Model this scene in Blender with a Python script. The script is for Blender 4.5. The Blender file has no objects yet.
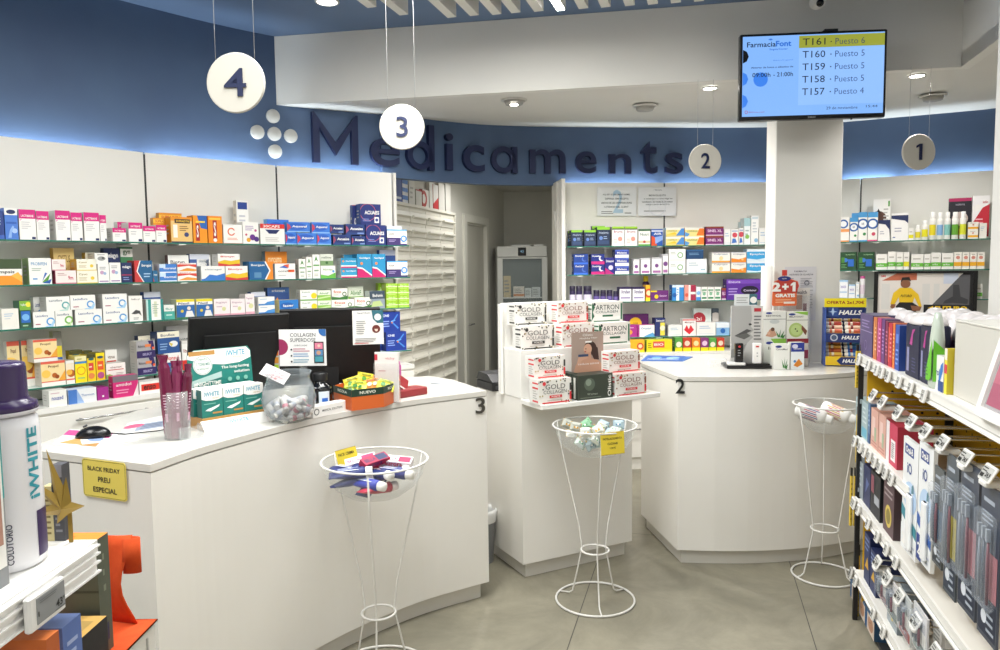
import bpy, math, random
from mathutils import Vector, Matrix
random.seed(7)
rad = math.radians
SC = bpy.context.scene
COL = SC.collection
# ---------------------------------------------------------------- camera model
F = 740.0; CH = 1.62; PIT = rad(4.4); ROLL = rad(-.7)
CAMR = Matrix.Rotation(math.pi/2-PIT, 3, 'X') @ Matrix.Rotation(ROLL, 3, 'Z')
def ray(px, py): return CAMR @ Vector(((px-500)/F, (325-py)/F, -1))
def at_z(px, py, z):
    r = ray(px, py); t = (z-CH)/r.z; return Vector((r.x*t, r.y*t, z))
def at_y(px, py, Y):
    r = ray(px, py); t = Y/r.y; return Vector((r.x*t, Y, CH+r.z*t))
def at_plane(px, py, A, B):
    """point where the sight line meets the vertical plane through plan points A, B"""
    r = ray(px, py); dx, dy = B[0]-A[0], B[1]-A[1]
    t = (A[0]*dy-A[1]*dx)/(r.x*dy-r.y*dx)
    return Vector((r.x*t, r.y*t, CH+r.z*t))
# ---------------------------------------------------------------- materials
_mats = {}
def lin(h):
    o = []
    for i in (0, 2, 4):
        c = int(h[i:i+2], 16)/255
        o.append(c/12.92 if c <= .04045 else ((c+.055)/1.055)**2.4)
    return (*o, 1)
def M(h, rough=.5, metal=0., grain=.04, coat=0.):
    k = (h, rough, metal, grain, coat)
    if k in _mats: return _mats[k]
    m = bpy.data.materials.new('paint_'+h); m.use_nodes = True
    nt = m.node_tree; b = nt.nodes['Principled BSDF']
    c = lin(h)
    b.inputs['Base Color'].default_value = c
    b.inputs['Roughness'].default_value = rough; b.inputs['Metallic'].default_value = metal
    if coat: b.inputs['Coat Weight'].default_value = coat; b.inputs['Coat Roughness'].default_value = .1
    if grain:
        tc = nt.nodes.new('ShaderNodeTexCoord'); n = nt.nodes.new('ShaderNodeTexNoise'); n.inputs['Scale'].default_value = 60
        n.inputs['Detail'].default_value = 1
        mr = nt.nodes.new('ShaderNodeMapRange'); mr.inputs[3].default_value = max(.02, rough-grain); mr.inputs[4].default_value = rough+grain
        nt.links.new(tc.outputs['Object'], n.inputs['Vector']); nt.links.new(n.outputs['Fac'], mr.inputs[0]); nt.links.new(mr.outputs[0], b.inputs['Roughness'])
    _mats[k] = m; return m
def G(name, h='F4FAF8', rough=.03, alpha=.12, ior=1.45, edge=None):
    """clear plastic or glass: mostly transparent with a glossy skin, denser at grazing angles"""
    if name in _mats: return _mats[name]
    m = bpy.data.materials.new(name); m.use_nodes = True; nt = m.node_tree
    b = nt.nodes['Principled BSDF']; b.inputs['Base Color'].default_value = lin(h); b.inputs['Roughness'].default_value = rough
    out = nt.nodes['Material Output']; tr = nt.nodes.new('ShaderNodeBsdfTransparent'); mx = nt.nodes.new('ShaderNodeMixShader')
    lw = nt.nodes.new('ShaderNodeLayerWeight'); lw.inputs['Blend'].default_value = .35
    mr = nt.nodes.new('ShaderNodeMapRange'); mr.inputs[3].default_value = alpha; mr.inputs[4].default_value = min(1, alpha*4.5)
    nt.links.new(lw.outputs['Facing'], mr.inputs[0]); nt.links.new(mr.outputs[0], mx.inputs[0])
    nt.links.new(tr.outputs[0], mx.inputs[1]); nt.links.new(b.outputs[0], mx.inputs[2]); nt.links.new(mx.outputs[0], out.inputs['Surface'])
    _mats[name] = m; return m
def E(name, h, s):
    if name in _mats: return _mats[name]
    m = bpy.data.materials.new(name); m.use_nodes = True; b = m.node_tree.nodes['Principled BSDF']
    b.inputs['Base Color'].default_value = (.01, .01, .01, 1); b.inputs['Roughness'].default_value = .15; b.inputs['Emission Color'].default_value = lin(h); b.inputs['Emission Strength'].default_value = s
    _mats[name] = m; return m
def noisy(name, h1, h2, scale, rough=.5, bump=0., detail=4, bscale=None):
    if name in _mats: return _mats[name]
    m = bpy.data.materials.new(name); m.use_nodes = True; nt = m.node_tree; b = nt.nodes['Principled BSDF']
    tc = nt.nodes.new('ShaderNodeTexCoord'); n = nt.nodes.new('ShaderNodeTexNoise'); n.inputs['Scale'].default_value = scale; n.inputs['Detail'].default_value = detail
    cr = nt.nodes.new('ShaderNodeValToRGB'); cr.color_ramp.elements[0].position = .3; cr.color_ramp.elements[1].position = .7
    cr.color_ramp.elements[0].color = lin(h1); cr.color_ramp.elements[1].color = lin(h2)
    nt.links.new(tc.outputs['Object'], n.inputs['Vector']); nt.links.new(n.outputs['Fac'], cr.inputs[0]); nt.links.new(cr.outputs[0], b.inputs['Base Color'])
    b.inputs['Roughness'].default_value = rough
    if bump:
        n2 = nt.nodes.new('ShaderNodeTexNoise'); n2.inputs['Scale'].default_value = bscale or scale*8; n2.inputs['Detail'].default_value = 3
        bp = nt.nodes.new('ShaderNodeBump'); bp.inputs['Strength'].default_value = bump; bp.inputs['Distance'].default_value = .002
        nt.links.new(tc.outputs['Object'], n2.inputs['Vector']); nt.links.new(n2.outputs['Fac'], bp.inputs['Height']); nt.links.new(bp.outputs[0], b.inputs['Normal'])
    _mats[name] = m; return m
def mat(x): return M(x) if isinstance(x, str) else x
# ---------------------------------------------------------------- lettering outlines
_txt = {}
def glyphs(s, bold=.0, shear=0., res=2):
    k = (s, bold, shear, res)
    if k in _txt: return _txt[k]
    cu = bpy.data.curves.new('t', 'FONT'); cu.body = s; cu.offset = bold; cu.shear = shear; cu.resolution_u = res
    o = bpy.data.objects.new('t', cu); me = o.to_mesh()
    vs = [(v.co.x, v.co.y) for v in me.vertices]; fs = [tuple(p.vertices) for p in me.polygons]
    o.to_mesh_clear(); bpy.data.objects.remove(o); bpy.data.curves.remove(cu)
    if not vs: _txt[k] = ([], [], 1); return _txt[k]
    x0 = min(v[0] for v in vs); x1 = max(v[0] for v in vs); y0 = min(v[1] for v in vs); y1 = max(v[1] for v in vs)
    w = max(x1-x0, 1e-5); h = max(y1-y0, 1e-5)
    _txt[k] = ([((a-x0)/w, (b-y0)/h) for a, b in vs], fs, w/h); return _txt[k]
# ---------------------------------------------------------------- mesh builder
class MB:
    def __init__(s): s.v = []; s.f = []; s.mi = []; s.sm = []; s.mats = []; s.T = Matrix.Identity(4)
    def slot(s, m):
        m = mat(m)
        if m not in s.mats: s.mats.append(m)
        return s.mats.index(m)
    def add(s, vs, fs, m, smooth=False):
        b = len(s.v); s.v += [s.T @ Vector(v) for v in vs]; k = s.slot(m)
        for f in fs: s.f.append([b+i for i in f]); s.mi.append(k); s.sm.append(smooth)
        return s
    def quad(s, a, b, c, d, m): return s.add([a, b, c, d], [(0, 1, 2, 3)], m)
    def box(s, x0, x1, y0, y1, z0, z1, m, side=None, top=None, ch=0.):
        side = side or m; top = top or side
        if ch:   # chamfered vertical and horizontal edges
            c = ch; R = []
            for z, e in ((z0, c), (z0+c, 0), (z1-c, 0), (z1, c)):
                R.append([(x0+c+e, y0+e, z), (x1-c-e, y0+e, z), (x1-e, y0+c+e, z), (x1-e, y1-c-e, z), (x1-c-e, y1-e, z), (x0+c+e, y1-e, z), (x0+e, y1-c-e, z), (x0+e, y0+c+e, z)])
            vs = sum(R, [])
            fs = [tuple(reversed(range(8)))]; fs2 = []
            for k in range(3):
                for i in range(8):
                    j = (i+1) % 8; q = (k*8+i, k*8+j, k*8+8+j, k*8+8+i)
                    (fs if i == 0 and k == 1 else fs2).append(q)
            fs2.append(tuple(range(24, 32)))
            s.add(vs, fs, m); s.add(vs, fs2, side); return s
        v = [(x0, y0, z0), (x1, y0, z0), (x1, y1, z0), (x0, y1, z0), (x0, y0, z1), (x1, y0, z1), (x1, y1, z1), (x0, y1, z1)]
        s.add(v, [(0, 1, 5, 4)], m); s.add(v, [(1, 2, 6, 5), (2, 3, 7, 6), (3, 0, 4, 7), (3, 2, 1, 0)], side); s.add(v, [(4, 5, 6, 7)], top); return s
    def prism(s, pts, z0, z1, m, top=None):
        n = len(pts); a = sum(pts[i][0]*pts[(i+1) % n][1]-pts[(i+1) % n][0]*pts[i][1] for i in range(n))
        if a < 0: pts = list(reversed(pts))
        v = [(x, y, z0) for x, y in pts]+[(x, y, z1) for x, y in pts]
        s.add(v, [(i, (i+1) % n, n+(i+1) % n, n+i) for i in range(n)]+[tuple(reversed(range(n)))], m); s.add(v, [tuple(range(n, 2*n))], top or m); return s
    def lathe(s, prof, m, n=24, c=(0, 0, 0), smooth=True, caps=True):
        v = []
        for r, z in prof:
            for i in range(n):
                a = 2*math.pi*i/n; v.append((c[0]+r*math.cos(a), c[1]+r*math.sin(a), c[2]+z))
        f = [(k*n+i, k*n+(i+1) % n, (k+1)*n+(i+1) % n, (k+1)*n+i) for k in range(len(prof)-1) for i in range(n)]
        s.add(v, f, m, smooth)
        if caps:
            if prof[0][0] > 1e-4: s.add(v[:n], [tuple(reversed(range(n)))], m)
            if prof[-1][0] > 1e-4: s.add(v[-n:], [tuple(range(n))], m)
        return s
    def tube(s, pts, r, m, n=8, closed=False, ball=False):
        P = [Vector(p) for p in pts]; N = len(P); rings = []
        prev = None
        for i, p in enumerate(P):
            if closed: t = (P[(i+1) % N]-P[i-1]).normalized()
            else: t = (P[min(i+1, N-1)]-P[max(i-1, 0)]).normalized()
            ref = prev if prev is not None else (Vector((0, 0, 1)) if abs(t.z) < .9 else Vector((1, 0, 0)))
            a = ref-t*ref.dot(t)
            if a.length < 1e-6: a = t.orthogonal()
            a.normalize(); prev = a; b = t.cross(a)
            rr = r[i] if isinstance(r, (list, tuple)) else r
            rings.append([p+(a*math.cos(2*math.pi*k/n)+b*math.sin(2*math.pi*k/n))*rr for k in range(n)])
        v = sum(rings, []); f = []
        for i in range(N if closed else N-1):
            j = (i+1) % N
            for k in range(n): f.append((i*n+k, i*n+(k+1) % n, j*n+(k+1) % n, j*n+k))
        if not closed: f += [tuple(reversed(range(n))), tuple((N-1)*n+k for k in range(n))]
        return s.add(v, f, m, True)
    def sphere(s, c, r, m, n=12, k=8, sz=1.):
        return s.lathe([(max(1e-5, r*math.sin(math.pi*i/k)), -r*sz*math.cos(math.pi*i/k)) for i in range(k+1)], m, n, c, True, False)
    def decal(s, p0, U, V, ops, eps=.0004):
        """printed shapes on a face: p0 lower left corner, U width vector, V height vector"""
        p0 = Vector(p0); U = Vector(U); V = Vector(V); N = U.cross(V).normalized(); w, h = U.length, V.length
        def poly(uv, c):
            for ax, lim, sg in ((0, 0, 1), (0, 1, -1), (1, 0, 1), (1, 1, -1)):
                out = []
                for i in range(len(uv)):
                    a, b = uv[i-1], uv[i]; da, db = (a[ax]-lim)*sg, (b[ax]-lim)*sg
                    if (da >= 0) != (db >= 0): f = da/(da-db); out.append((a[0]+(b[0]-a[0])*f, a[1]+(b[1]-a[1])*f))
                    if db >= 0: out.append(b)
                uv = out
                if len(uv) < 3: return
            s.add([P(*q) for q in uv], [tuple(range(len(uv)))], c)
        for k, op in enumerate(ops):
            o = p0+N*eps*(k*.45+1); t = op[0]
            P = lambda u, v: o+U*u+V*v
            if t == 'r': _, u0, v0, u1, v1, c = op; s.add([P(u0, v0), P(u1, v0), P(u1, v1), P(u0, v1)], [(0, 1, 2, 3)], c)
            elif t == 'p': poly(list(op[1]), op[2])
            elif t in ('c', 'e'):
                if t == 'c': _, cu, cv, r, c = op; ru, rv = r*h/w, r
                else: _, cu, cv, ru, rv, c = op
                poly([(cu+ru*math.cos(a*math.pi/10), cv+rv*math.sin(a*math.pi/10)) for a in range(20)], c)
            elif t == 'o':
                _, cu, cv, r, th, c = op; q = []
                for a in range(20):
                    x, y = math.cos(a*math.pi/10), math.sin(a*math.pi/10); q.append(((cu+r*h/w*x, cv+r*y), (cu+(r-th)*h/w*x, cv+(r-th)*y)))
                for a in range(20): b = (a+1) % 20; poly([q[a][0], q[b][0], q[b][1], q[a][1]], c)
            elif t == 't':
                _, u0, v0, u1, v1, txt, c = op[:7]; vs, fs, asp = glyphs(txt, op[7] if len(op) > 7 else .012, op[8] if len(op) > 8 else 0)
                s.add([P(u0+(u1-u0)*a, v0+(v1-v0)*b) for a, b in vs], fs, c)
            elif t == 'l':
                _, u0, v0, u1, v1, n, c = op
                st = (v1-v0)/n; rnd = random.Random(n*7+int(u0*100)+int(v0*91))
                for i in range(n):
                    ue = u1-(u1-u0)*rnd.random()*.35; vv = v1-st*(i+.75)
                    s.add([P(u0, vv), P(ue, vv), P(ue, vv+st*.4), P(u0, vv+st*.4)], [(0, 1, 2, 3)], c)
        return s
    def build(s, name, parent=None, loc=None, rz=0., bevel=0.):
        me = bpy.data.meshes.new(name); me.from_pydata([tuple(v) for v in s.v], [], s.f)
        for m in s.mats: me.materials.append(m)
        me.polygons.foreach_set('material_index', s.mi); me.polygons.foreach_set('use_smooth', s.sm); me.update()
        o = bpy.data.objects.new(name, me); COL.objects.link(o)
        if parent: o.parent = parent
        if loc is not None: o.location = loc
        o.rotation_euler.z = rz
        if bevel:
            b = o.modifiers.new('bevel', 'BEVEL'); b.width = bevel; b.segments = 2; b.limit_method = 'ANGLE'
        return o
def tag(o, label, cat, group=None, kind=None):
    if label: o['label'] = label
    if cat: o['category'] = cat
    if group: o['group'] = group
    if kind: o['kind'] = kind
    return o
def empty(name, loc, rz, label, cat, group=None):
    o = bpy.data.objects.new(name, None); COL.objects.link(o); o.location = loc; o.rotation_euler.z = rz; o.empty_display_size = .05
    return tag(o, label, cat, group)
def struct(o, cat=None):
    o['kind'] = 'structure'; return o
def copy_tree(o, parent=None):
    c = o.copy(); COL.objects.link(c)
    if parent: c.parent = parent
    for ch in list(o.children): copy_tree(ch, c)
    return c
def sub(parent, label): parent['label'] = label; return parent
def facing(u):   # rotation that turns local +X along plan direction u (front then looks along the right-hand normal)
    return math.atan2(u[1], u[0])
WHITE = M('F1EFEA', .35); LAC = M('EFEDE8', .25, coat=.2); CHROME = M('C8C8C8', .2, 1.)
# ================================================================ SETTING
BLUE = noisy('blue_wall_paint', '455A7B', '4A6181', 3, .55, .05, 2, 400)
WALLW = noisy('white_wall_paint', 'E4E2DC', 'E9E7E1', 2, .6, .05, 2, 300)
GREYW = noisy('back_room_paint', 'CBC9C0', 'D2D0C7', 2, .7, .05, 2, 300)
CEILW = noisy('soffit_paint', 'DEDCD6', 'E3E1DB', 2, .7, .03, 2, 300)
def off(P, o):
    P = [Vector(p).to_2d() if len(p) > 2 else Vector(p) for p in P]; ns = []; out = []
    for a, b in zip(P, P[1:]):
        d = (b-a).normalized(); ns.append(Vector((d.y, -d.x)))
    for i, p in enumerate(P):
        if i == 0: n = ns[0]
        elif i == len(ns): n = ns[-1]
        else: n = (ns[i-1]+ns[i]).normalized(); n = n/n.dot(ns[i])
        out.append(p+n*o)
    return out
def smooth_line(P, k=8):
    P = [Vector(p) for p in P]; Q = [P[0]*2-P[1]]+P+[P[-1]*2-P[-2]]; out = []
    for i in range(1, len(Q)-2):
        for j in range(k):
            t = j/k; a, b, c, d = Q[i-1], Q[i], Q[i+1], Q[i+2]
            out.append(.5*((2*b)+(c-a)*t+(2*a-5*b+4*c-d)*t*t+(3*b-a-3*c+d)*t**3))
    out.append(P[-1]); return out
def band(mb, line, z0, z1, th, m, bottom=None):
    """a wall of thickness th behind the plan line (room side on the right)"""
    a = line; b = off(line, -th)
    for i in range(len(a)-1):
        p, q, r, s = a[i], a[i+1], b[i+1], b[i]
        mb.add([(p.x, p.y, z0), (q.x, q.y, z0), (q.x, q.y, z1), (p.x, p.y, z1)], [(0, 1, 2, 3)], m)
        mb.add([(s.x, s.y, z0), (r.x, r.y, z0), (r.x, r.y, z1), (s.x, s.y, z1)], [(3, 2, 1, 0)], m)
        mb.add([(p.x, p.y, z0), (q.x, q.y, z0), (r.x, r.y, z0), (s.x, s.y, z0)], [(3, 2, 1, 0)], bottom or m)
        mb.add([(p.x, p.y, z1), (q.x, q.y, z1), (r.x, r.y, z1), (s.x, s.y, z1)], [(0, 1, 2, 3)], m)
    for p, s in ((a[0], b[0]), (a[-1], b[-1])): mb.add([(p.x, p.y, z0), (s.x, s.y, z0), (s.x, s.y, z1), (p.x, p.y, z1)], [(0, 1, 2, 3)], m)
    return mb
# ---- floor: grey concrete-look tiles
def floor_mat():
    m = bpy.data.materials.new('grey_concrete_tiles'); m.use_nodes = True; nt = m.node_tree; b = nt.nodes['Principled BSDF']; N = nt.nodes.new; L = nt.links.new
    tc = N('ShaderNodeTexCoord'); n1 = N('ShaderNodeTexNoise'); n1.inputs['Scale'].default_value = 2.2; n1.inputs['Detail'].default_value = 12; n1.inputs['Roughness'].default_value = .72; n1.inputs['Distortion'].default_value = .6
    cr = N('ShaderNodeValToRGB'); cr.color_ramp.elements[0].position = .32; cr.color_ramp.elements[1].position = .7
    cr.color_ramp.elements[0].color = lin('757163'); cr.color_ramp.elements[1].color = lin('989280')
    L(tc.outputs['Object'], n1.inputs['Vector']); L(n1.outputs['Fac'], cr.inputs[0])
    sp = N('ShaderNodeSeparateXYZ'); L(tc.outputs['Object'], sp.inputs[0])
    def line(sock, size, offs):
        a = N('ShaderNodeMath'); a.operation = 'ADD'; a.inputs[1].default_value = offs+50*size; L(sock, a.inputs[0])
        d = N('ShaderNodeMath'); d.operation = 'DIVIDE'; d.inputs[1].default_value = size; L(a.outputs[0], d.inputs[0])
        f = N('ShaderNodeMath'); f.operation = 'FRACT'; L(d.outputs[0], f.inputs[0])
        c = N('ShaderNodeMath'); c.operation = 'LESS_THAN'; c.inputs[1].default_value = .004/size; L(f.outputs[0], c.inputs[0]); return c
    lx = line(sp.outputs['X'], 1.02, 0); ly = line(sp.outputs['Y'], 2.04, .9)
    mx = N('ShaderNodeMath'); mx.operation = 'MAXIMUM'; L(lx.outputs[0], mx.inputs[0]); L(ly.outputs[0], mx.inputs[1])
    mc = N('ShaderNodeMix'); mc.data_type = 'RGBA'; L(mx.outputs[0], mc.inputs[0]); L(cr.outputs[0], mc.inputs[6]); mc.inputs[7].default_value = lin('35332F')
    L(mc.outputs[2], b.inputs['Base Color']); b.inputs['Roughness'].default_value = .42
    n2 = N('ShaderNodeTexNoise'); n2.inputs['Scale'].default_value = 9; n2.inputs['Detail'].default_value = 4
    mr = N('ShaderNodeMapRange'); mr.inputs[3].default_value = .34; mr.inputs[4].default_value = .55; L(tc.outputs['Object'], n2.inputs['Vector']); L(n2.outputs['Fac'], mr.inputs[0]); L(mr.outputs[0], b.inputs['Roughness'])
    return m
fl = MB(); fl.box(-7, 7, -7, 9, -.1, 0, floor_mat())
o = fl.build('floor', loc=(.347, 3.33, 0), rz=-rad(15)); struct(o)
# ---- ceilings
cb = MB(); cb.box(-4.3, 3.4, -2.6, 6.4, 3.165, 3.25, noisy('blue_paint_brightened', '5F7595', '647B9B', 3, .6, .03, 2, 400)); struct(cb.build('ceiling'))  # wall blue made lighter: light reaching the ceiling is put into its colour
A_ = Vector((-1.44, 5.02)); B_ = Vector((2.62, 4.27)); C_ = Vector((2.27, 2.96))
fas = smooth_line([(-.84, 5.40), (-.70, 5.50), (-.47, 5.70), (-.14, 5.92), (.2, 6.03), (.49, 6.09), (1.36, 6.20), (2.30, 6.24), (2.75, 6.04), (3.65, 5.56), (4.2, 5.25)])
sb = MB(); SP = [tuple(A_), tuple(B_), tuple(C_), (4.3, 2.96), (4.3, 6.5), (-1.6, 6.5)]; sb.prism(SP, 2.72, 2.80, CEILW); sb.v = [Vector((v.x, v.y, v.z+(.045 if v.y > 6 else 0))) for v in sb.v]; struct(sb.build('trim_soffit'))
bh = MB(); band(bh, [A_+Vector((-.048, .008)), B_, C_], 2.7203, 3.164, .06, WALLW); struct(bh.build('trim_bulkhead'))
# ---- blue left wall, behind the shelving, and the blue fascia over the passage
LW = [Vector(p) for p in [(-4.05, 1.85), (-2.95, 3.20), (-2.043, 4.337), (-1.461, 4.936), (-.762, 5.383)]]
lw = MB(); band(lw, smooth_line([tuple(p) for p in off(LW, -.075)], 6), 0, 3.165, .1, BLUE); struct(lw.build('wall_left'))
fb = MB(); band(fb, fas, 2.285, 2.79, .08, BLUE); struct(fb.build('trim_fascia'))
# wall that carries the rear and right shelving
bk = [(.555, 6.16), (1.36, 6.25), (2.30, 6.30)]
wb = MB(); band(wb, [Vector(p) for p in bk], 0, 2.28, .08, WALLW); struct(wb.build('wall_back'))
wr2 = MB(); band(wr2, [Vector(p) for p in [(2.32, 6.25), (2.75, 6.10), (3.65, 5.62), (4.2, 5.31)]], 0, 2.28, .08, WALLW); struct(wr2.build('wall_back_right'))
# right wall (its free end is the white pillar at the photograph's right edge)
rw = MB(); rw.prism([(1.95, 2.95), (.57, -2.6), (4.3, -2.6), (4.3, 2.95)], 0, 3.164, WALLW); struct(rw.build('wall_right'))
wf = MB(); wf.box(-4.3, 4.3, -2.72, -2.6, 0, 3.25, WALLW); struct(wf.build('wall_front'))
wl2 = MB(); wl2.box(-4.4, -4.3, -2.6, 2.2, 0, 3.25, WALLW); struct(wl2.build('wall_side'))
we = MB(); we.box(4.3, 4.4, 2.95, 6.4, 0, 3.25, WALLW); struct(we.build('wall_side_right'))
# ---- column between the rear and the right shelving
cl = MB(); cl.box(1.652, 2.050, 4.46, 4.62, 0, 2.72, WALLW, ch=.004); struct(cl.build('wall_column'))
# ---- back room behind the passage
w1 = MB(); band(w1, [Vector((-.89, 5.6)), Vector((-.46, 7.3)), Vector((-.372, 7.615))], 0, 2.55, .08, GREYW)
band(w1, [Vector((-.372, 7.615)), Vector((-.14, 8.45))], 2.08, 2.55, .08, GREYW)
band(w1, [Vector((-.14, 8.45)), Vector((.06, 9.15))], 0, 2.55, .08, GREYW); struct(w1.build('wall_passage_left'))
w2 = MB(); w2.box(-.1, 1.3, 9.15, 9.25, 0, 2.55, GREYW); struct(w2.build('wall_passage_back'))
w3 = MB(); w3.box(.95, 1.05, 6.4, 9.15, 0, 2.55, GREYW); struct(w3.build('wall_passage_right'))
w4 = MB(); w4.prism([(-.98, 5.7), (-.3, 6.0), (1.3, 6.45), (1.3, 9.3), (-.98, 9.3)], 2.55, 2.62, GREYW); struct(w4.build('ceiling_passage'))
# door in the passage's left wall
dd = Vector((.27, .96)).normalized(); dn = Vector((dd.y, -dd.x)); dz = facing(dd)
DOORM = M('BEBBB0', .5)
df = MB()
for x0, x1, z0, z1 in ((0, .08, 0, 2.1), (.80, .88, 0, 2.1), (0, .88, 2.1, 2.18)): df.box(x0, x1, -.025, .06, z0, z1, M('D8D6CC', .45))
dfo = df.build('door_1', loc=(-.372, 7.615, 0), rz=dz); struct(dfo)
dl = MB(); dl.box(.08, .80, .02, .05, .005, 2.1, DOORM); dl.build('door_leaf', dfo)
dh = MB(); dh.tube([(.14, .02, 1.03), (.14, -.03, 1.03), (.26, -.03, 1.03)], .009, CHROME); dh.build('door_handle', dfo)

# ================================================================ CEILING FITTINGS
bd = Vector((.30, 1)).normalized(); bz = -math.atan2(bd.x, bd.y)
BEAM = M('DDDBD4', .5); BEAML = E('lit_panel', 'FFFDF8', 14)
xs = [372, 404, 452, 474.5, 497, 516, 539, 561, 583.6, 606, 630, 653, 676, 699]
for i, px in enumerate(xs):
    y_end = {0: 7.5, 1: 15, 2: 17.5, 3: 15.6, 4: 14.5}.get(i, 14-(px-497)*.062)
    e = at_z(px, y_end, 3.04)
    lit = px == 561
    t = empty('ceiling_baffle', (e.x, e.y, 3.04), bz, '', 'ceiling baffle', 'white baffles under the blue ceiling')
    t['label'] = ('lit white LED baffle hanging under the blue ceiling' if lit else
                  f'unlit white ceiling baffle under the blue ceiling, {["leftmost", "second", "third", "fourth", "fifth", "sixth", "seventh", "", "ninth", "tenth", "eleventh", "twelfth", "thirteenth", "rightmost"][i]} of the fourteen' + (' from the left' if i not in (0, 13) else ''))
    m = MB(); m.box(-.026, .026, -2.6, 0, 0, .09, BEAM); m.build('beam', t)
    m = MB(); m.tube([(0, -.3, .09), (0, -.3, .112)], .01, CHROME); m.tube([(0, -2.2, .09), (0, -2.2, .112)], .01, CHROME); m.build('bracket', t)
    if lit:
        m = MB(); m.box(-.02, .02, -2.55, -.005, -.004, .0, BEAML); m.build('light_strip', t)
def downlight(px, py, z, r, label, lit=True, tilt=False, h=0):
    p = at_z(px, py, z)
    t = empty('downlight', (p.x, p.y, z), 0, label, 'ceiling light', 'recessed lights in the ceiling')
    m = MB(); m.lathe([(r, 0), (r, -.006), (r*.82, -.009), (r*.80, -.001)], M('D8D6D0', .4), 28, caps=False); m.build('ring', t)
    if tilt:
        m = MB(); m.lathe([(r*.72, -.002), (r*.72, -.018), (r*.66, -.03), (.001, -.03)], M('A9A7A1', .4), 28); m.build('lamp_head', t)
        if lit:
            m = MB(); m.lathe([(r*.3, -.030), (r*.3, -.034), (.001, -.034)], E('lamp_soft', 'FFFDF6', 10), 20); m.build('lamp', t)
    else:
        m = MB(); m.lathe([(.001, -.004), (r*.8, -.004), (r*.8, -.006), (.001, -.006)], E('lamp_white', 'FFFDF6', 9), 24); m.build('lamp', t)
downlight(514, 100, 2.72, .085, 'round tilting downlight, glowing, above the letter c of the wall lettering', True, True)
downlight(645, 106, 2.72, .085, 'unlit round tilting downlight in the soffit above the letters n and t', False, True)
downlight(710, 87.5, 2.72, .05, 'small bright round downlight above hanging number two sign')
downlight(917, 75, 2.72, .05, 'small bright round downlight just right of the screen')
downlight(933, 96, 2.72, .085, 'unlit tilting downlight above the number one sign', False, True)
downlight(327, 1, 3.165, .07, 'bright round downlight in the blue ceiling near the top edge')
# dome camera
p = at_z(817, -4, 3.165)
t = empty('security_camera', (p.x, p.y, 3.165), 0, 'white dome security camera with black lens above the screen', 'security camera')
t.location = at_y(817, 0, 4.28)-Vector((0, 0, .02)); t.location.z = 3.164
m = MB(); m.lathe([(.055, 0), (.055, -.03), (.045, -.05)], WHITE, 24); m.build('mount', t)
m = MB(); m.sphere((0, -.005, -.075), .045, M('E8E6E1', .3), 20, 12); m.build('head', t)
m = MB(); m.lathe([(.02, 0), (.02, .012), (.001, .012)], M('0A0A0C', .1), 20); o = m.build('lens', t, (0, -.034, -.092)); o.rotation_euler = (rad(115), 0, 0)

# ================================================================ WALL LETTERING AND EMBLEM
def solid(mb, s, w, h, d, m, bold=.05, z=0, x=0):
    vs, fs, _ = glyphs(s, bold, 0, 6)
    solid_shape(mb, [(x+a*w, z+b*h) for a, b in vs], fs, d, m)
def solid_shape(mb, pts, fs, d, m):
    n = len(pts); V = [(a, -d, b) for a, b in pts]+[(a, 0, b) for a, b in pts]
    F_ = list(fs); cnt = {}
    for f in fs:
        for i in range(len(f)):
            a, b = f[i], f[(i+1) % len(f)]; pa, pb = (round(pts[a][0], 6), round(pts[a][1], 6)), (round(pts[b][0], 6), round(pts[b][1], 6))
            cnt.setdefault(frozenset((pa, pb)), []).append((a, b))
    for e in cnt.values():
        if len(e) == 1: a, b = e[0]; F_.append((a, n+a, n+b, b))
    mb.add(V, F_, m)
NAVY = M('0C1B45', .6)
def at_curve(px, line):
    r = ray(px, 200)
    for a, b in zip(line, line[1:]):
        dx, dy = b.x-a.x, b.y-a.y; den = r.x*dy-r.y*dx
        t = (a.x*dy-a.y*dx)/den; p = Vector((r.x*t, r.y*t)); s = (p-a).dot(b-a)/(b-a).length_squared
        if -1e-3 <= s <= 1+1e-3 and t > 0: return p, (b-a).normalized()
wallcurve = smooth_line([tuple(p) for p in off(LW, -.075)], 6)
WC = [p for p in wallcurve if p.x < -.80]+[p for p in fas if p.x > -.72]
tl = empty('wall_lettering', (0, 0, 0), 0, 'dark blue raised letters reading Medicaments on the blue fascia', 'lettering')
L0 = at_curve(313, WC)[0]; tl.location = (L0.x, L0.y, 2.33)
letters = [('M', 313, 358, 114.5, 164), ('e', 370, 399, 139, 167), ('d', 405.5, 432.5, 124.5, 170), ('i', 444.5, 451.5, 134, 170.5), ('c', 462, 483, 145.5, 172), ('a', 490.6, 516.5, 147, 173.5), ('m', 529, 564.6, 150, 173.7),
           ('e', 575, 595.5, 152, 174), ('n', 608, 630, 154.5, 174.3), ('t', 639.6, 656, 142, 174.4), ('s', 664, 681.6, 153, 174.6)]
def stem_ring(tall):
    """single-storey a / d: a ring with a straight stem on its right"""
    P = []; Fc = []; n = 28; asp = 1.
    H = 1. if not tall else .62
    for i in range(n):
        a = 2*math.pi*i/n; c, s = math.cos(a), math.sin(a)
        P += [(.47+.47*c, H*(.5+.5*s)), (.47+.28*c, H*(.5+.31*s))]
    for i in range(n): j = (i+1) % n; Fc.append((2*i, 2*j, 2*j+1, 2*i+1))
    k = len(P); P += [(.80, 0), (1., 0), (1., 1.), (.80, 1.)]; Fc.append((k, k+1, k+2, k+3)); return P, Fc
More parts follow.
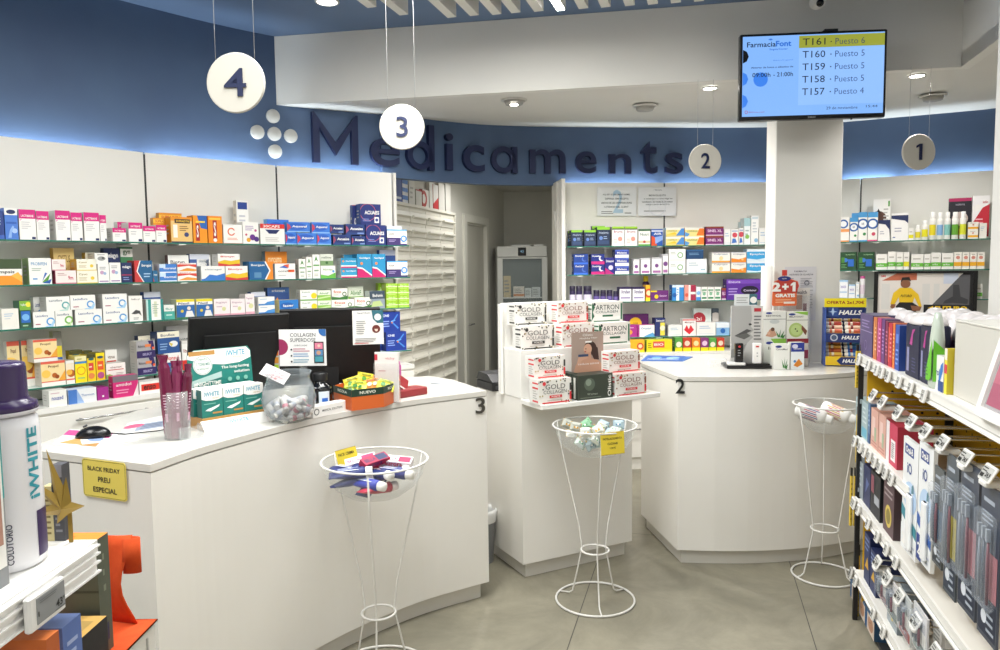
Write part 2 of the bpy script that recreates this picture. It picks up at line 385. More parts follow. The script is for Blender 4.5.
for ch, x0, x1, y0, y1 in letters:
    a, ta = at_curve(x0, WC); b, tb = at_curve(x1, WC); u = (b-a); w = u.length; u.normalize(); nrm = Vector((u.y, -u.x))
    a = a+nrm*.004; b = b+nrm*.004
    pm = at_plane((x0+x1)/2, y1, a, b); pt = at_plane((x0+x1)/2, y0, a, b)
    m = MB(); h = pt.z-pm.z
    if ch == 'M':
        P = [(0, 0), (.15, 0), (.15, .72), (.02, 1), (0, 1), (.5, .16), (.5, .38), (.85, .72), (.98, 1), (1, 1), (1, 0), (.85, 0)]
        P = [(0, 0), (.15, 0), (.15, .70), (0, 1), (.04, 1), (.5, .42), (.5, .16), (.85, .70), (.96, 1), (1, 1), (1, 0), (.85, 0)]
        solid_shape(m, [(p*w, q*h) for p, q in P], [(0, 1, 2, 3), (3, 2, 6, 5, 4), (5, 6, 7, 9, 8), (7, 11, 10, 9)], .035, NAVY)
    elif ch in 'ad':
        P, Fc = stem_ring(ch == 'd'); solid_shape(m, [(p*w, q*h) for p, q in P], Fc, .035, NAVY)
    else: solid(m, ch, w, h, .035, NAVY, .012)
    m.build('letter', tl, Vector((a.x, a.y, pm.z))-tl.location, facing(u))
te = empty('wall_emblem', (0, 0, 0), 0, 'cross of five white raised discs left of the wall lettering', 'emblem')
p5 = at_curve(274, WC)[0]; te.location = (p5.x, p5.y, 2.36)
for px, py in ((275.3, 116.8), (259.3, 132.6), (276.1, 134.4), (292.3, 136.5), (276.3, 151.8)):
    p, u = at_curve(px, WC); nn = Vector((u.y, -u.x)); q = at_plane(px, py, p, p+u)
    m = MB(); m.lathe([(.045, 0), (.045, .018), (.041, .022), (.001, .022)], M('C2C1BB', .6), 28)
    o = m.build('disc', te, Vector((p.x, p.y, q.z))-te.location); o.rotation_euler = (rad(90), 0, facing(u))

# ================================================================ HANGING NUMBER SIGNS
def sign(n, px, py, Y, zc, wires, spread, words):
    c = at_y(px, py, Y); u = Vector((1, .1 if n != '4' else -.05)).normalized()
    t = empty('hanging_sign', (c.x, c.y, c.z), facing(u), f'round white hanging sign with dark blue number {n}, {words}', 'sign', 'round numbered signs hanging over the counters')
    m = MB(); m.lathe([(.097, -.006), (.1, -.003), (.1, .003), (.097, .006)], M('C8C4BA', .5), 40); o = m.build('disc', t); o.rotation_euler = (rad(90), 0, 0)
    m = MB(); w, h = {'4': (.075, .092), '3': (.052, .09), '2': (.052, .09), '1': (.026, .09)}[n]
    if n == '1': solid_shape(m, [(.0, .045), (.0, -.045), (.016, -.045), (.016, .045), (-.018, .034), (-.018, .022), (.0, .03)], [(0, 6, 1, 2, 3), (0, 4, 5, 6)], .006, NAVY)
    else: solid(m, n, w, h, .006, NAVY, .008, -h/2, -w/2)
    m.build('numeral', t, (0, -.006, 0))
    for s in (-1, 1):
        m = MB(); m.tube([(s*spread, 0, .085 if spread < .06 else .075), (s*spread, 0, zc-c.z)], 0.0009, M('B4B4B4', .6)); m.build('wire', t)
sign('4', 236, 83, 2.55, 3.163, 2, .067, 'nearest and leftmost')
sign('3', 402, 127, 3.36, 3.163, 2, .06, 'in front of the wall lettering')
sign('2', 705, 161, 4.48, 2.719, 2, .047, 'at the end of the wall lettering')
sign('1', 918.5, 152, 4.25, 2.719, 2, .06, 'hanging right of the column')

# ================================================================ QUEUE SCREEN
SA = Vector((1.338, 4.17)); SB = Vector((2.11, 4.10)); su = (SB-SA).normalized(); sw = (SB-SA).length
pl_ = at_plane(741, 121, SA, SB); hh = .466
t = empty('queue_screen', (SA.x, SA.y, pl_.z), facing(su), 'wall-mounted black-framed screen listing turn numbers on light blue', 'screen')
m = MB(); m.box(0, sw, -.0, .045, 0, hh, M('0E0E10', .3), ch=.004); m.box(.2, sw-.2, .045, .075, .06, hh-.06, M('0E0E10', .5)); m.build('housing', t)
m = MB(); SBG = E('screen_blue', '7FB0F2', .64)
x0, x1, z0, z1 = .014, sw-.014, .022, hh-.014
def SE(h, s=.9): return E('screen_'+h+str(s), h, s*.68)
m.box(x0, x1, -.002, 0, z0, z1, SBG)
D_ = SE('10224A', .3); Bm = SE('2A6FD8', .8); Tx = SE('2A3550', .4)
ops = [('r', .40, .835, 1, .985, SE('A4AA3C', .75)), ('r', .40, .125, 1, .83, SE('8CB8F4', .95)),
       ('t', .03, .865, .235, .93, 'Farmacia', D_), ('t', .235, .865, .345, .935, 'Font', Bm, .03), ('t', .19, .815, .32, .845, 'SingularCenter', Bm), ('r', .19, .945, .205, .965, Bm), ('r', .183, .95, .212, .958, Bm),
       ('t', .22, .685, .36, .70, 'Benvinguts', Bm, 0), ('t', .06, .60, .36, .622, 'Abierto de lunes a sábados de', D_, .01), ('c', .13, .46, .09, SE('3C84EE', .85)), ('t', .07, .49, .2, .545, '09:00h', D_, .01), ('t', .22, .49, .36, .545, '- 21:00h', D_, .01),
       ('c', 0, .75, .085, SE('05060A', .1)), ('c', .0, .47, .085, SE('3C84EE', .85)), ('c', .0, .19, .085, SE('3C84EE', .85)),
       ('o', .03, .055, .02, .006, SE('D24A4A', .6)), ('t', .05, .045, .16, .063, 'Bitlonia.com', SE('B04A6A', .6), 0),
       ('t', .60, .06, .82, .095, '29 de noviembre', Tx, 0), ('t', .88, .07, .96, .10, '15:44', Tx, 0)]
for i, (a, b) in enumerate((('T161', '6'), ('T160', '5'), ('T159', '5'), ('T158', '5'), ('T157', '4'))):
    v = .865-i*.155
    ops += [('t', .425, v, .585, v+.085, a, D_, .0), ('c', .625, v+.035, .008, D_), ('t', .655, v+(.0), .86, v+.075, 'Puesto '+b, SE('1E3F86', .5), -.008)]
m.decal((x0, -.002, z0), (x1-x0, 0, 0), (0, 0, z1-z0), [o for o in ops if o[0] != 'c' or o[1] > .05]+[('p', [(0, .75+k[1]*.085) if k[0] == 'x' else (k[0], k[1]) for k in []] or [(0, .665), (.028, .69), (.042, .75), (.028, .81), (0, .835)], SE('05060A', .1)),
        ('p', [(0, .385), (.026, .41), (.04, .47), (.026, .53), (0, .555)], SE('3C84EE', .85)), ('p', [(0, .105), (.026, .13), (.04, .19), (.026, .25), (0, .275)], SE('3C84EE', .85))])
m.build('display', t)
m = MB(); m.decal((sw/2-.02, 0, .006), (.04, 0, 0), (0, 0, .009), [('t', 0, 0, 1, 1, 'SAMSUNG', M('B8B8B8', .3))]); m.tube([(sw*.78, .02, -.006), (sw*.78, .02, .002)], .006, M('0E0E10', .3)); m.build('trim', t)
m = MB(); m.box(.2, sw-.2, .075, .11, .1, hh-.1, M('1A1A1A', .5)); m.box(sw/2-.03, sw/2+.03, .11, .25, .33, .42, M('1A1A1A', .5)); m.box(sw*.5+.06, sw*.5+.13, .0, .05, hh, hh+.012, M('1A1A1A', .5)); m.build('wall_bracket', t)
# ================================================================ CARTON DESIGNS
W = 'F2F0EB'; MAG = 'D4177C'; NV = '1D2A5E'; BL = '2460B8'; SKY = '3E9BD8'; TEAL = '17776F'; GRN = '4C9A3A'; LIM = '9CC92B'; YEL = 'F3D21C'; ORG = 'EE8A1E'; RED = 'CE2A2E'; PUR = '5B2A80'; GY = 'A9A9A6'; DK = '20242E'; MAR = '7E1F45'
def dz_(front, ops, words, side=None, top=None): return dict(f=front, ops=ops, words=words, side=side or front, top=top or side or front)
DS = {
 'blue_oval': dz_('4A7BD0', [('r', 0, .78, 1, 1, W), ('e', .5, .88, .36, .07, NV), ('r', .1, .5, .9, .56, '2D5CB4'), ('c', .72, .28, .08, 'A8C4F0'), ('p', [(.2, .05), (.35, .3), (.6, .45), (.7, .4), (.5, .25), (.45, .05)], '8FB4EA')], 'blue carton with white oval-badged top'),
 'navy': dz_('253F86', [('l', .15, .5, .85, .8, 3, 'AFC0E8'), ('r', 0, 0, 1, .15, '3C62B6')], 'dark blue carton cut off by the frame'),
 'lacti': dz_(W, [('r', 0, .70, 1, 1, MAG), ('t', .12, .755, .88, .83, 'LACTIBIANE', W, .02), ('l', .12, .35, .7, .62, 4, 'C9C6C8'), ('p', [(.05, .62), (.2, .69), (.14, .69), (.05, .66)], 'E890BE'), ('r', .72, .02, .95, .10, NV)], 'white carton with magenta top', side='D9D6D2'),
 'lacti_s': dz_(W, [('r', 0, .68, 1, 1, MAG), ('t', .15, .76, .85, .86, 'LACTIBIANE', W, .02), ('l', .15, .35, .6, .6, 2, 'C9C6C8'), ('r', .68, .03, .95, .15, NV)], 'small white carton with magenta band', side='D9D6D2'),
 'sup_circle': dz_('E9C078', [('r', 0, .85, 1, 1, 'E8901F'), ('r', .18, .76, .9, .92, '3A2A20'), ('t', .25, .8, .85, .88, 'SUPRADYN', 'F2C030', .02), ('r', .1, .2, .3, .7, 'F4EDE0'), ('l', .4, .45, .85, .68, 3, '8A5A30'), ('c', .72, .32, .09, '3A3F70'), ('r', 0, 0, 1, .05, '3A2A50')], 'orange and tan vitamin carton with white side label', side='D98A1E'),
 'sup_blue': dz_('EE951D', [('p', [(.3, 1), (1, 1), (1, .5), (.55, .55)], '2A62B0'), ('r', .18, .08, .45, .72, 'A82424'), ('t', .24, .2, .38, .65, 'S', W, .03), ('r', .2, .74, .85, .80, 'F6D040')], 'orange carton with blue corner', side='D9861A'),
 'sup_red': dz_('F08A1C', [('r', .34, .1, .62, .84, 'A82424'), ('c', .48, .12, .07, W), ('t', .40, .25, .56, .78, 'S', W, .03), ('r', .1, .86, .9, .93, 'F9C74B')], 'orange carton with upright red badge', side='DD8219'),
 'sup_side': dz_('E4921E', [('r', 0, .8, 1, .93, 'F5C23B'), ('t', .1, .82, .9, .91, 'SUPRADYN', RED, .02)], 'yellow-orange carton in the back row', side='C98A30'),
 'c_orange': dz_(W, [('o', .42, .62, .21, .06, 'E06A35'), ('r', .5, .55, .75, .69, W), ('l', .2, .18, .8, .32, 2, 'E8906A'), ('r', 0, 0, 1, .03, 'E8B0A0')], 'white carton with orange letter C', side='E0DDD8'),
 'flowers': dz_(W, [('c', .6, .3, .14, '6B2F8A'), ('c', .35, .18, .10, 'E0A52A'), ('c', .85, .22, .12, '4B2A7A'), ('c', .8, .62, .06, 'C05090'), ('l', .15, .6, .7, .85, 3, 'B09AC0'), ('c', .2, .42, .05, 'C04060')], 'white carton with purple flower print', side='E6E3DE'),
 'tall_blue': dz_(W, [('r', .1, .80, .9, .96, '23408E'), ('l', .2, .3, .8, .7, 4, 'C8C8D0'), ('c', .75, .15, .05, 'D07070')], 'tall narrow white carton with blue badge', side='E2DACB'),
 'red_top': dz_(W, [('r', 0, .78, 1, 1, 'D8332E'), ('t', .12, .82, .8, .95, '30CAPS', W, .02), ('p', [(.2, .72), (.8, .72), (.65, .52), (.35, .52)], NV), ('l', .2, .12, .8, .36, 3, 'C4C0BC')], 'white carton with red top strip and navy label', side='D8D4CF'),
 'aq_lb': dz_('3D7CD8', [('e', .4, .55, .5, .34, '2A5FC0'), ('t', .22, .42, .86, .68, 'Aquoral', W, .03), ('p', [(0, .1), (.18, .45), (.12, .7), (0, .85)], 'C8405A'), ('r', 0, 0, 1, .08, '9CC8F0')], 'bright blue carton with white script', side='6FB0EC'),
 'aq_dk': dz_('26407E', [('e', .45, .55, .5, .36, '1E2F6A'), ('t', .22, .45, .9, .70, 'Acuaiss', W, .03), ('r', .6, .08, .95, .2, '7E98D0'), ('p', [(0, .1), (.16, .45), (.1, .7), (0, .85)], '9A4A6A')], 'dark blue carton with white script', side='203468'),
 'aq_tooth': dz_('1F2E72', [('o', .36, .6, .42, .03, 'B0556A'), ('t', .2, .5, .92, .68, 'ACUAISS', W, .03), ('r', .68, .1, .9, .38, W), ('c', .79, .24, .08, '3A4A90'), ('l', .1, .15, .5, .32, 2, '8090C8')], 'dark blue carton with a white square emblem', side='2A4A8C'),
 'stomach': dz_(W, [('r', 0, 0, .68, .48, '40306A'), ('r', 0, 0, 1, .1, '40306A'), ('r', 0, .92, 1, 1, '5AA8E0'), ('o', .84, .42, .22, .10, '5A94D8'), ('t', .08, .66, .35, .76, 'ACIDE', DK), ('l', .08, .2, .5, .38, 2, 'B0A0D0')], 'white and purple carton with blue stomach drawing', side='3A4F90'),
 'stom_back': dz_('3F5FA0', [('r', 0, .8, 1, 1, 'DDE0EC'), ('l', .1, .3, .8, .6, 2, 'B8C4E8')], 'blue carton half hidden in the back row', side='3F5FA0'),
 'orange_green': dz_('F3F0EA', [('r', 0, .62, 1, 1, '3E5030'), ('r', 0, 0, 1, .36, 'F0962A'), ('p', [(.55, .36), (.85, .5), (1, .3), (1, .1)], 'F6B84A'), ('t', .1, .42, .7, .56, 'mpsis', DK, .02)], 'white carton with green top and orange base', side='46583A'),
 'probefen': dz_(W, [('t', .1, .72, .8, .84, 'PROBIFEN', '4A90C0', .01), ('p', [(.55, .08), (.95, .42), (.8, .08)], '5A9A3A'), ('p', [(.55, .05), (.98, .2), (.9, .02)], '2A5AA8'), ('p', [(.55, .1), (.7, .45), (.8, .42)], '3A6AB8'), ('r', .15, .18, .35, .24, '7AA8D8'), ('l', .12, .5, .6, .64, 2, 'A8B8A8')], 'white carton with blue and green leaf fan', side='8FA870'),
 'pink9': dz_('F2E4E0', [('r', 0, 0, 1, .08, 'D08090'), ('t', .6, .3, .85, .6, '9m', 'C83A5A', .02), ('l', .1, .6, .55, .85, 2, 'C09A98')], 'pale pink carton with red figure', side='C04A70'),
 'olive': dz_('D9C07A', [('t', .2, .6, .8, .8, 'CYSTUS', '7A5A20', .01), ('l', .2, .2, .8, .5, 2, '9A8040')], 'tan yellow carton', side='C89A40'),
 'cyyel': dz_('F3EEDC', [('c', .75, .4, .14, 'E8C93A'), ('t', .1, .6, .5, .78, 'Cysti', '9A8030', .01), ('l', .1, .2, .5, .5, 3, 'C8B890'), ('r', 0, 0, 1, .06, 'E8C93A')], 'cream carton with yellow fruit print', side='D8B24A'),
 'mouse': dz_(W, [('e', .5, .5, .3, .2, '9A9A98'), ('e', .62, .55, .1, .08, '4A4A48'), ('l', .2, .78, .8, .92, 1, '8A8A88')], 'white carton with grey animal drawing', side='D8D5D0'),
 'white_pur': dz_(W, [('r', .1, .06, .9, .12, 'A080B0'), ('c', .35, .55, .1, 'C8A0C0'), ('c', .6, .5, .08, 'A0B8D8'), ('l', .15, .7, .8, .88, 2, '9A9AA0')], 'white carton with pastel dots', side='DAD7D2'),
 'navy_txt': dz_('1F2F5C', [('t', .12, .68, .88, .86, 'melagyn', W, .02), ('r', 0, .35, 1, .40, 'A83050'), ('l', .15, .1, .8, .3, 2, '8A9AC8')], 'navy carton with white heading', side='2A3A66'),
 'green_txt': dz_('3D7F52', [('r', 0, .72, 1, .95, 'E8EDE6'), ('t', .2, .76, .8, .9, 'gyn', '2A6A3A', .02), ('l', .2, .2, .8, .5, 2, 'A8D0A8')], 'green carton with white heading', side='4A8A5A'),
 'chev_rb': dz_('1F5E8C', [('p', [(0, 1), (.3, 1), (.1, .5), (.45, 0), (0, 0)], 'C83A3A'), ('p', [(.3, 1), (.36, 1), (.16, .5), (.52, 0), (.45, 0), (.1, .5)], W), ('t', .4, .68, .95, .84, 'Iberogast', W, .02), ('l', .5, .2, .9, .45, 2, 'A8C8E0')], 'teal blue carton with red chevron edge', side='C84A4A'),
 'teal_low': dz_('2A6A94', [('t', .15, .5, .9, .72, 'Iberogast', W, .02), ('p', [(0, 0), (.2, 0), (0, .4)], 'C84A4A')], 'low teal blue carton', side='4A90B0'),
 'blwhite': dz_('3E7BC8', [('r', 0, .55, .35, 1, 'C8DCF0'), ('t', .25, .4, .95, .65, 'normal', W, .02), ('r', 0, 0, 1, .12, 'E8EEF6')], 'low blue and white carton', side='D8E0EA'),
 'ryellow': dz_(W, [('p', [(0, 0), (1, 0), (1, .55), (.6, .42), (.3, .5), (0, .35)], 'E8C02A'), ('p', [(0, 0), (1, 0), (1, .2), (.5, .12), (0, .25)], 'D03A3A'), ('t', .12, .68, .75, .84, 'Biotyn', RED, .02)], 'white carton with red and yellow wave', side='DCD9D4'),
 'rwave': dz_(W, [('p', [(0, .1), (.5, .45), (1, .3), (1, .1)], 'E89A3A'), ('p', [(0, .55), (.6, .7), (1, .5), (1, .85), (0, .85)], 'D84A3A'), ('t', .1, .88, .7, .97, 'gastro', RED)], 'low white carton with red wave', side='DCD9D4'),
 'wred': dz_(W, [('r', 0, 0, 1, .25, 'C83A3A'), ('t', .12, .62, .8, .8, 'Biotyn', DK, .01), ('l', .12, .35, .6, .5, 1, 'A0A0A0')], 'white carton with red base stripe', side='6A4A4A'),
 'bwave': dz_(W, [('p', [(0, 0), (1, 0), (1, .5), (.65, .35), (.35, .42), (.15, .15), (0, .1)], '3A78C8'), ('t', .15, .68, .85, .82, 'cleanagel', '6A7A8A', .01)], 'white carton with blue wave', side='C9C9C7'),
 'chev_bo': dz_('1F5F96', [('p', [(.7, 1), (1, 1), (1, 0), (.7, 0), (.9, .5)], 'F08A2A'), ('p', [(.64, 1), (.7, 1), (.9, .5), (.7, 0), (.64, 0), (.84, .5)], W), ('t', .08, .72, .65, .86, 'Ibergast', W, .02), ('r', .2, .1, .5, .4, '5A8AB0')], 'dark blue carton with orange chevron end', side='2A6A9A'),
 'orange_b': dz_('E88A2A', [('t', .12, .6, .75, .78, 'curcuma', 'F8E0B0', .01), ('p', [(.7, .1), (1, .35), (1, 0), (.6, 0)], '8AB0D0')], 'orange carton in the back row', side='8A9AA0'),
 'coralsil': dz_(W, [('p', [(.2, .75), (.6, .95), (.62, .68)], '3A6AC0'), ('p', [(.4, .9), (.7, .97), (.66, .7)], 'E05A3A'), ('t', .15, .45, .9, .58, 'coralfelt', DK, .01), ('r', .65, .44, .95, .6, 'E05A2A'), ('l', .15, .2, .6, .3, 1, 'B0B0B0')], 'white carton with blue and red arrow', side='D7D4CF'),
 'mug': dz_(W, [('p', [(.25, .7), (.5, .95), (.75, .7), (.5, .78)], '3E8A3A'), ('r', .1, .52, .9, .58, '5AA04A'), ('r', .2, .3, .8, .36, '8AA88A'), ('l', .2, .08, .8, .22, 2, 'B0B8A8')], 'slim white carton with green leaf', side='D8D5CC'),
 'ggrey': dz_('D8DCD0', [('r', 0, 0, 1, .42, '7A9A6A'), ('t', .12, .62, .85, .8, 'relive', '5A6A58', .01), ('c', .5, .25, .12, '3E6A3A')], 'grey green carton', side='C9CCC0'),
 'wgreen': dz_(W, [('p', [(0, 0), (1, 0), (1, .45), (.5, .2), (0, .3)], '6AB84A'), ('t', .15, .62, .8, .78, 'Aliviolas', '5A9A4A', .01), ('c', .86, .55, .10, '5AA0D8')], 'white carton with green wave and blue dot', side='DEDCD6'),
 'blpink': dz_('2F9CC8', [('r', 0, .78, 1, 1, '2A8AB8'), ('t', .3, .6, .95, .76, 'Gavidigest', W, .02), ('r', 0, 0, 1, .14, 'C82A6A'), ('r', 0, .14, 1, .26, W), ('c', .15, .68, .10, 'E88A4A')], 'low turquoise carton with pink base', side='C9D2D4'),
 'bldiag': dz_('2A8FC0', [('p', [(0, .4), (.35, .36), (1, .05), (1, 0), (0, 0)], 'C8206A'), ('p', [(0, .46), (.35, .42), (1, .12), (1, .05), (.35, .36), (0, .4)], W), ('t', .15, .78, .9, .87, 'Gavidigest', W, .02), ('c', .3, .6, .06, 'E88A4A')], 'tall turquoise carton with pink diagonal', side='2A7FA8'),
 'lacto_b': dz_(W, [('t', .12, .66, .68, .80, 'Lactoflora', '2F4A8A', .012), ('o', .80, .34, .26, .09, '4A98D8'), ('p', [(.55, .05), (.8, .1), (.95, .5), (.98, .3), (.9, 0), (.55, 0)], 'A8D0EE'), ('r', .1, .16, .32, .22, 'A83A5A')], 'white carton with blue curl', side='C6C4C0'),
 'lacto_t': dz_(W, [('t', .12, .66, .68, .80, 'Lactoflora', '2F4A6A', .012), ('o', .82, .38, .26, .10, '5AA8A8'), ('p', [(.55, .05), (.8, .1), (.95, .5), (.98, .3), (.9, 0), (.55, 0)], 'B8D8D0')], 'white carton with teal curl', side='C6C4C0'),
 'lacto_g': dz_(W, [('t', .1, .66, .8, .80, 'Lactoflora', '2F4A6A', .012), ('o', .78, .36, .26, .10, '7AB84A'), ('p', [(.5, .05), (.8, .1), (.95, .4), (.9, 0), (.5, 0)], 'C8E0A8')], 'white carton with green curl', side='C6C4C0'),
 'plainw': dz_('EFEBE2', [('l', .15, .6, .8, .8, 2, 'A9C0D8'), ('r', .15, .5, .5, .53, 'C0C8D0')], 'plain cream-white carton', side='D6D3CC'),
 'liver': dz_('2F5A44', [('r', 0, .66, 1, 1, '7FB23E'), ('c', .8, .86, .09, 'F0E040'), ('t', .12, .8, .62, .9, 'Psyllium', W), ('r', .1, .2, .9, .62, '2A6ABF'), ('c', .5, .4, .12, '79B6E8'), ('l', .2, .04, .8, .16, 1, 'A0C8A0')], 'green and blue carton with yellow dot', side='3C6A50'),
 'bird': dz_('F3F0EA', [('t', .2, .82, .8, .9, 'Nafluryl', '6A5A50', .01), ('p', [(.15, .3), (.5, .45), (.8, .4), (.9, .2), (.7, .3), (.4, .28)], '4A4A4A'), ('l', .3, .06, .7, .16, 2, '8A8A8A')], 'white carton with black line drawing', side='D5D2CC'),
 'tealv': dz_(W, [('r', 0, 0, .1, 1, 'BFE0DA'), ('r', .1, 0, .28, 1, '3A9A92'), ('r', .85, 0, 1, 1, '2A8A86'), ('r', .45, .15, .62, .9, 'D8DCC0'), ('l', .35, .3, .75, .8, 5, 'A8B8A8')], 'white carton with teal upright stripes', side='B8B6B0'),
 'tealb': dz_('4AA89A', [('r', 0, .55, 1, 1, 'E8E8E2'), ('t', .15, .6, .85, .8, 'fluy', '2A8A7A'), ('l', .2, .2, .8, .4, 1, 'D0E8E0')], 'small teal and white carton', side='5AA8A0'),
 'person': dz_('2A66A8', [('r', 0, .86, 1, 1, 'E8D83A'), ('r', 0, .7, 1, .86, W), ('t', .1, .72, .7, .84, 'Pilexil', NV, .02), ('c', .68, .52, .10, 'E8D8CC'), ('p', [(.45, .05), (.55, .38), (.85, .38), (.98, .05)], 'E9E6E4'), ('c', .3, .38, .08, 'D8C040'), ('r', 0, 0, 1, .06, '3F7A3A')], 'blue carton picturing a pale torso', side='DCD9B8'),
 'pinkish': dz_('F1E6E6', [('t', .12, .72, .8, .84, 'Flogostyn', 'A06A8A', .008), ('r', 0, 0, 1, .14, 'E4A8B8'), ('c', .6, .42, .12, 'D8D8A0'), ('l', .15, .5, .5, .62, 1, 'C8A8B8')], 'pale pink and white carton', side='D8D0CC'),
 'bwsmall': dz_(W, [('p', [(.25, 0), (1, 0), (1, .55), (.55, .4)], '4A90D0'), ('r', 0, 0, 1, .18, '3A80C8'), ('l', .1, .65, .6, .85, 1, 'A0B8D0')], 'small white carton with blue corner', side='E2E2E0'),
 'bluor': dz_('2F4F90', [('r', 0, .78, 1, 1, '3F66A8'), ('t', .2, .8, .8, .92, 'arkocaps', W, .01), ('p', [(.1, .2), (.45, .6), (.6, .25)], 'D8903A'), ('c', .72, .35, .14, '6A8AC0')], 'dark blue carton with orange detail', side='2A4470'),
 'bluyel': dz_('2E7CC8', [('e', .4, .55, .35, .25, '1F5FAE'), ('t', .2, .45, .75, .65, 'lacer', W, .02), ('p', [(.5, .1), (.95, .3), (.95, .1)], 'F0D040')], 'mid blue carton with yellow tip', side='D8C890'),
 'wyel': dz_(W, [('c', .82, .45, .28, 'F0D428'), ('t', .12, .7, .6, .85, 'Espidif', '5A8A6A', .01), ('r', 0, 0, 1, .12, '6AA84A'), ('l', .12, .3, .5, .5, 1, 'B0B8A8')], 'white carton with yellow disc', side='D9D7D0'),
 'green_w': dz_('8CC24A', [('r', 0, .55, 1, 1, 'E8EEDC'), ('t', .15, .62, .85, .82, 'AliviaF', '4A8A3A', .01), ('p', [(0, .3), (1, .5), (1, .35), (0, .15)], 'C8E0A0')], 'green and white carton', side='D4D8C8'),
 'fcco': dz_('F1EFE6', [('t', .12, .58, .6, .84, 'fcco', 'C8502A', .02), ('p', [(0, 0), (1, 0), (1, .35), (.5, .2), (0, .3)], '3F7A3A'), ('o', .8, .5, .2, .07, '2A5A2A'), ('l', .12, .38, .5, .5, 1, '8AA080')], 'white carton with orange script and dark green base', side='DAD8CE'),
 'blobs': dz_('8E9AA8', [('r', 0, .55, 1, 1, '3A4A5A'), ('t', .2, .66, .85, .84, 'Biodramin', W), ('p', [(.1, .1), (.9, .15), (.7, .45), (.2, .4)], 'B9CC8A')], 'slate carton with pale green shape', side='C9CCC8'),
 'lime': dz_('9CCB2E', [('r', 0, .42, 1, .55, 'E9F0CC'), ('t', .2, .62, .8, .82, 'Epaplus', 'EFF6D8', .01), ('r', .5, 0, .52, 1, '7FAE20'), ('l', .15, .12, .85, .32, 1, 'CBE28A')], 'lime green carton', side='A9C050'),
 'honey': dz_('F3D9A0', [('r', 0, .9, 1, 1, 'E0604A'), ('r', 0, 0, 1, .16, 'F2EEE6'), ('r', 0, .16, 1, .20, 'E0604A'), ('t', .3, .72, .72, .84, 'Propol', '6A3A2A', .02), ('c', .55, .42, .10, 'B8601E'), ('c', .65, .36, .08, '9A4A16'), ('c', .2, .5, .16, 'F6C85A'), ('p', [(.7, .2), (1, .2), (1, .6)], 'F0A83A')], 'cream and orange carton with honey print', side='C9C3BA'),
 'honey_s': dz_('F3E4C8', [('r', 0, .88, 1, 1, 'F2EEE6'), ('c', .6, .45, .16, 'B8601E'), ('c', .4, .5, .12, 'F2B84A'), ('r', 0, .16, 1, .22, 'E0604A'), ('r', 0, 0, 1, .16, 'F2EEE6')], 'narrow honey-print carton', side='C9C3BA'),
 'ythin': dz_('F0D83A', [('r', 0, .72, 1, 1, '9A988E'), ('r', 0, .35, 1, .5, '3A6AB8'), ('c', .5, .2, .1, 'E8A82A')], 'thin tall yellow carton with grey top', side='C8C49A'),
 'yblue': dz_('F6DF1C', [('r', 0, .82, 1, 1, 'EFE8B0'), ('r', 0, .72, 1, .80, '3A86C8'), ('o', .5, .45, .16, .03, 'E8961E'), ('r', .2, .14, .8, .2, 'A8C870'), ('l', .2, .85, .8, .95, 1, 'B0A860')], 'yellow carton with blue stripe and orange ring', side='D9C86A'),
 'yred': dz_('F2CF22', [('r', 0, .86, 1, 1, '4A4A20'), ('e', .5, .82, .35, .05, '24606A'), ('r', .15, .4, .75, .68, 'D8463A'), ('c', .45, .2, .11, 'E88A4A'), ('l', .2, .48, .7, .6, 1, 'F6D8C0')], 'yellow carton with red panel and dark top', side='B9A030', top='5A5A28'),
 'yor': dz_('F4C81E', [('r', 0, .88, 1, 1, 'F6DF1C'), ('e', .5, .84, .35, .05, '24506A'), ('r', .15, .38, .85, .7, 'E85A2A'), ('c', .5, .18, .12, 'B8508A'), ('l', .25, .48, .75, .62, 1, 'F6D8A0')], 'yellow carton with orange panel', side='B9A030', top='6A6A28'),
 'redl': dz_('F2EFE8', [('r', .1, .55, .9, .6, 'C84A3A'), ('t', .2, .68, .8, .8, 'vitamax', '7A5A4A', .01), ('c', .15, .2, .12, 'E8A83A'), ('p', [(0, 0), (.4, 0), (.3, .25), (0, .3)], '8AB05A'), ('l', .5, .2, .9, .4, 2, 'B8B0A8')], 'white carton with red line and orange fruit', side='CFCBC4'),
 'purorg': dz_('A8A6A8', [('r', 0, 0, 1, .42, '33265E'), ('p', [(.62, 1), (.9, 1), (.98, .5), (.8, .42)], '33265E'), ('t', .08, .62, .5, .78, 'Multicentrum', '4A4A50', .01), ('r', .45, .64, .78, .80, 'E8824A'), ('c', .9, .55, .08, 'E8603A'), ('t', .3, .14, .8, .28, 'SELECT', 'B8B0D8', .02)], 'silver and purple carton with orange glow', side='CFCBC4'),
 'bluy': dz_('24508E', [('r', 0, .72, 1, 1, 'EDE6D0'), ('t', .15, .78, .8, .9, 'Bonflex', NV, .01), ('e', .72, .42, .2, .14, 'E8E8E8'), ('p', [(.62, .3), (.7, .42), (.5, .5)], 'D8C040'), ('l', .1, .15, .5, .5, 3, '8FB0D8')], 'blue carton with cream top', side='2A3F6A'),
 'bluyl': dz_('24508E', [('r', 0, .5, 1, 1, 'F0EEEA'), ('t', .15, .62, .85, .85, 'Bonsul', RED, .02), ('r', .05, .05, .95, .4, '2A5FA0'), ('p', [(.55, .1), (.8, .4), (.95, .1)], 'D8C8A0')], 'low blue and white carton', side='B8B6B2'),
 'redwh': dz_(W, [('r', 0, 0, 1, .34, 'D2302A'), ('t', .1, .6, .9, .72, 'Ibudol', '8A2A2A', .01), ('r', 0, .9, 1, 1, 'E0DDD8')], 'white carton with bold red base', side='B9B6B2'),
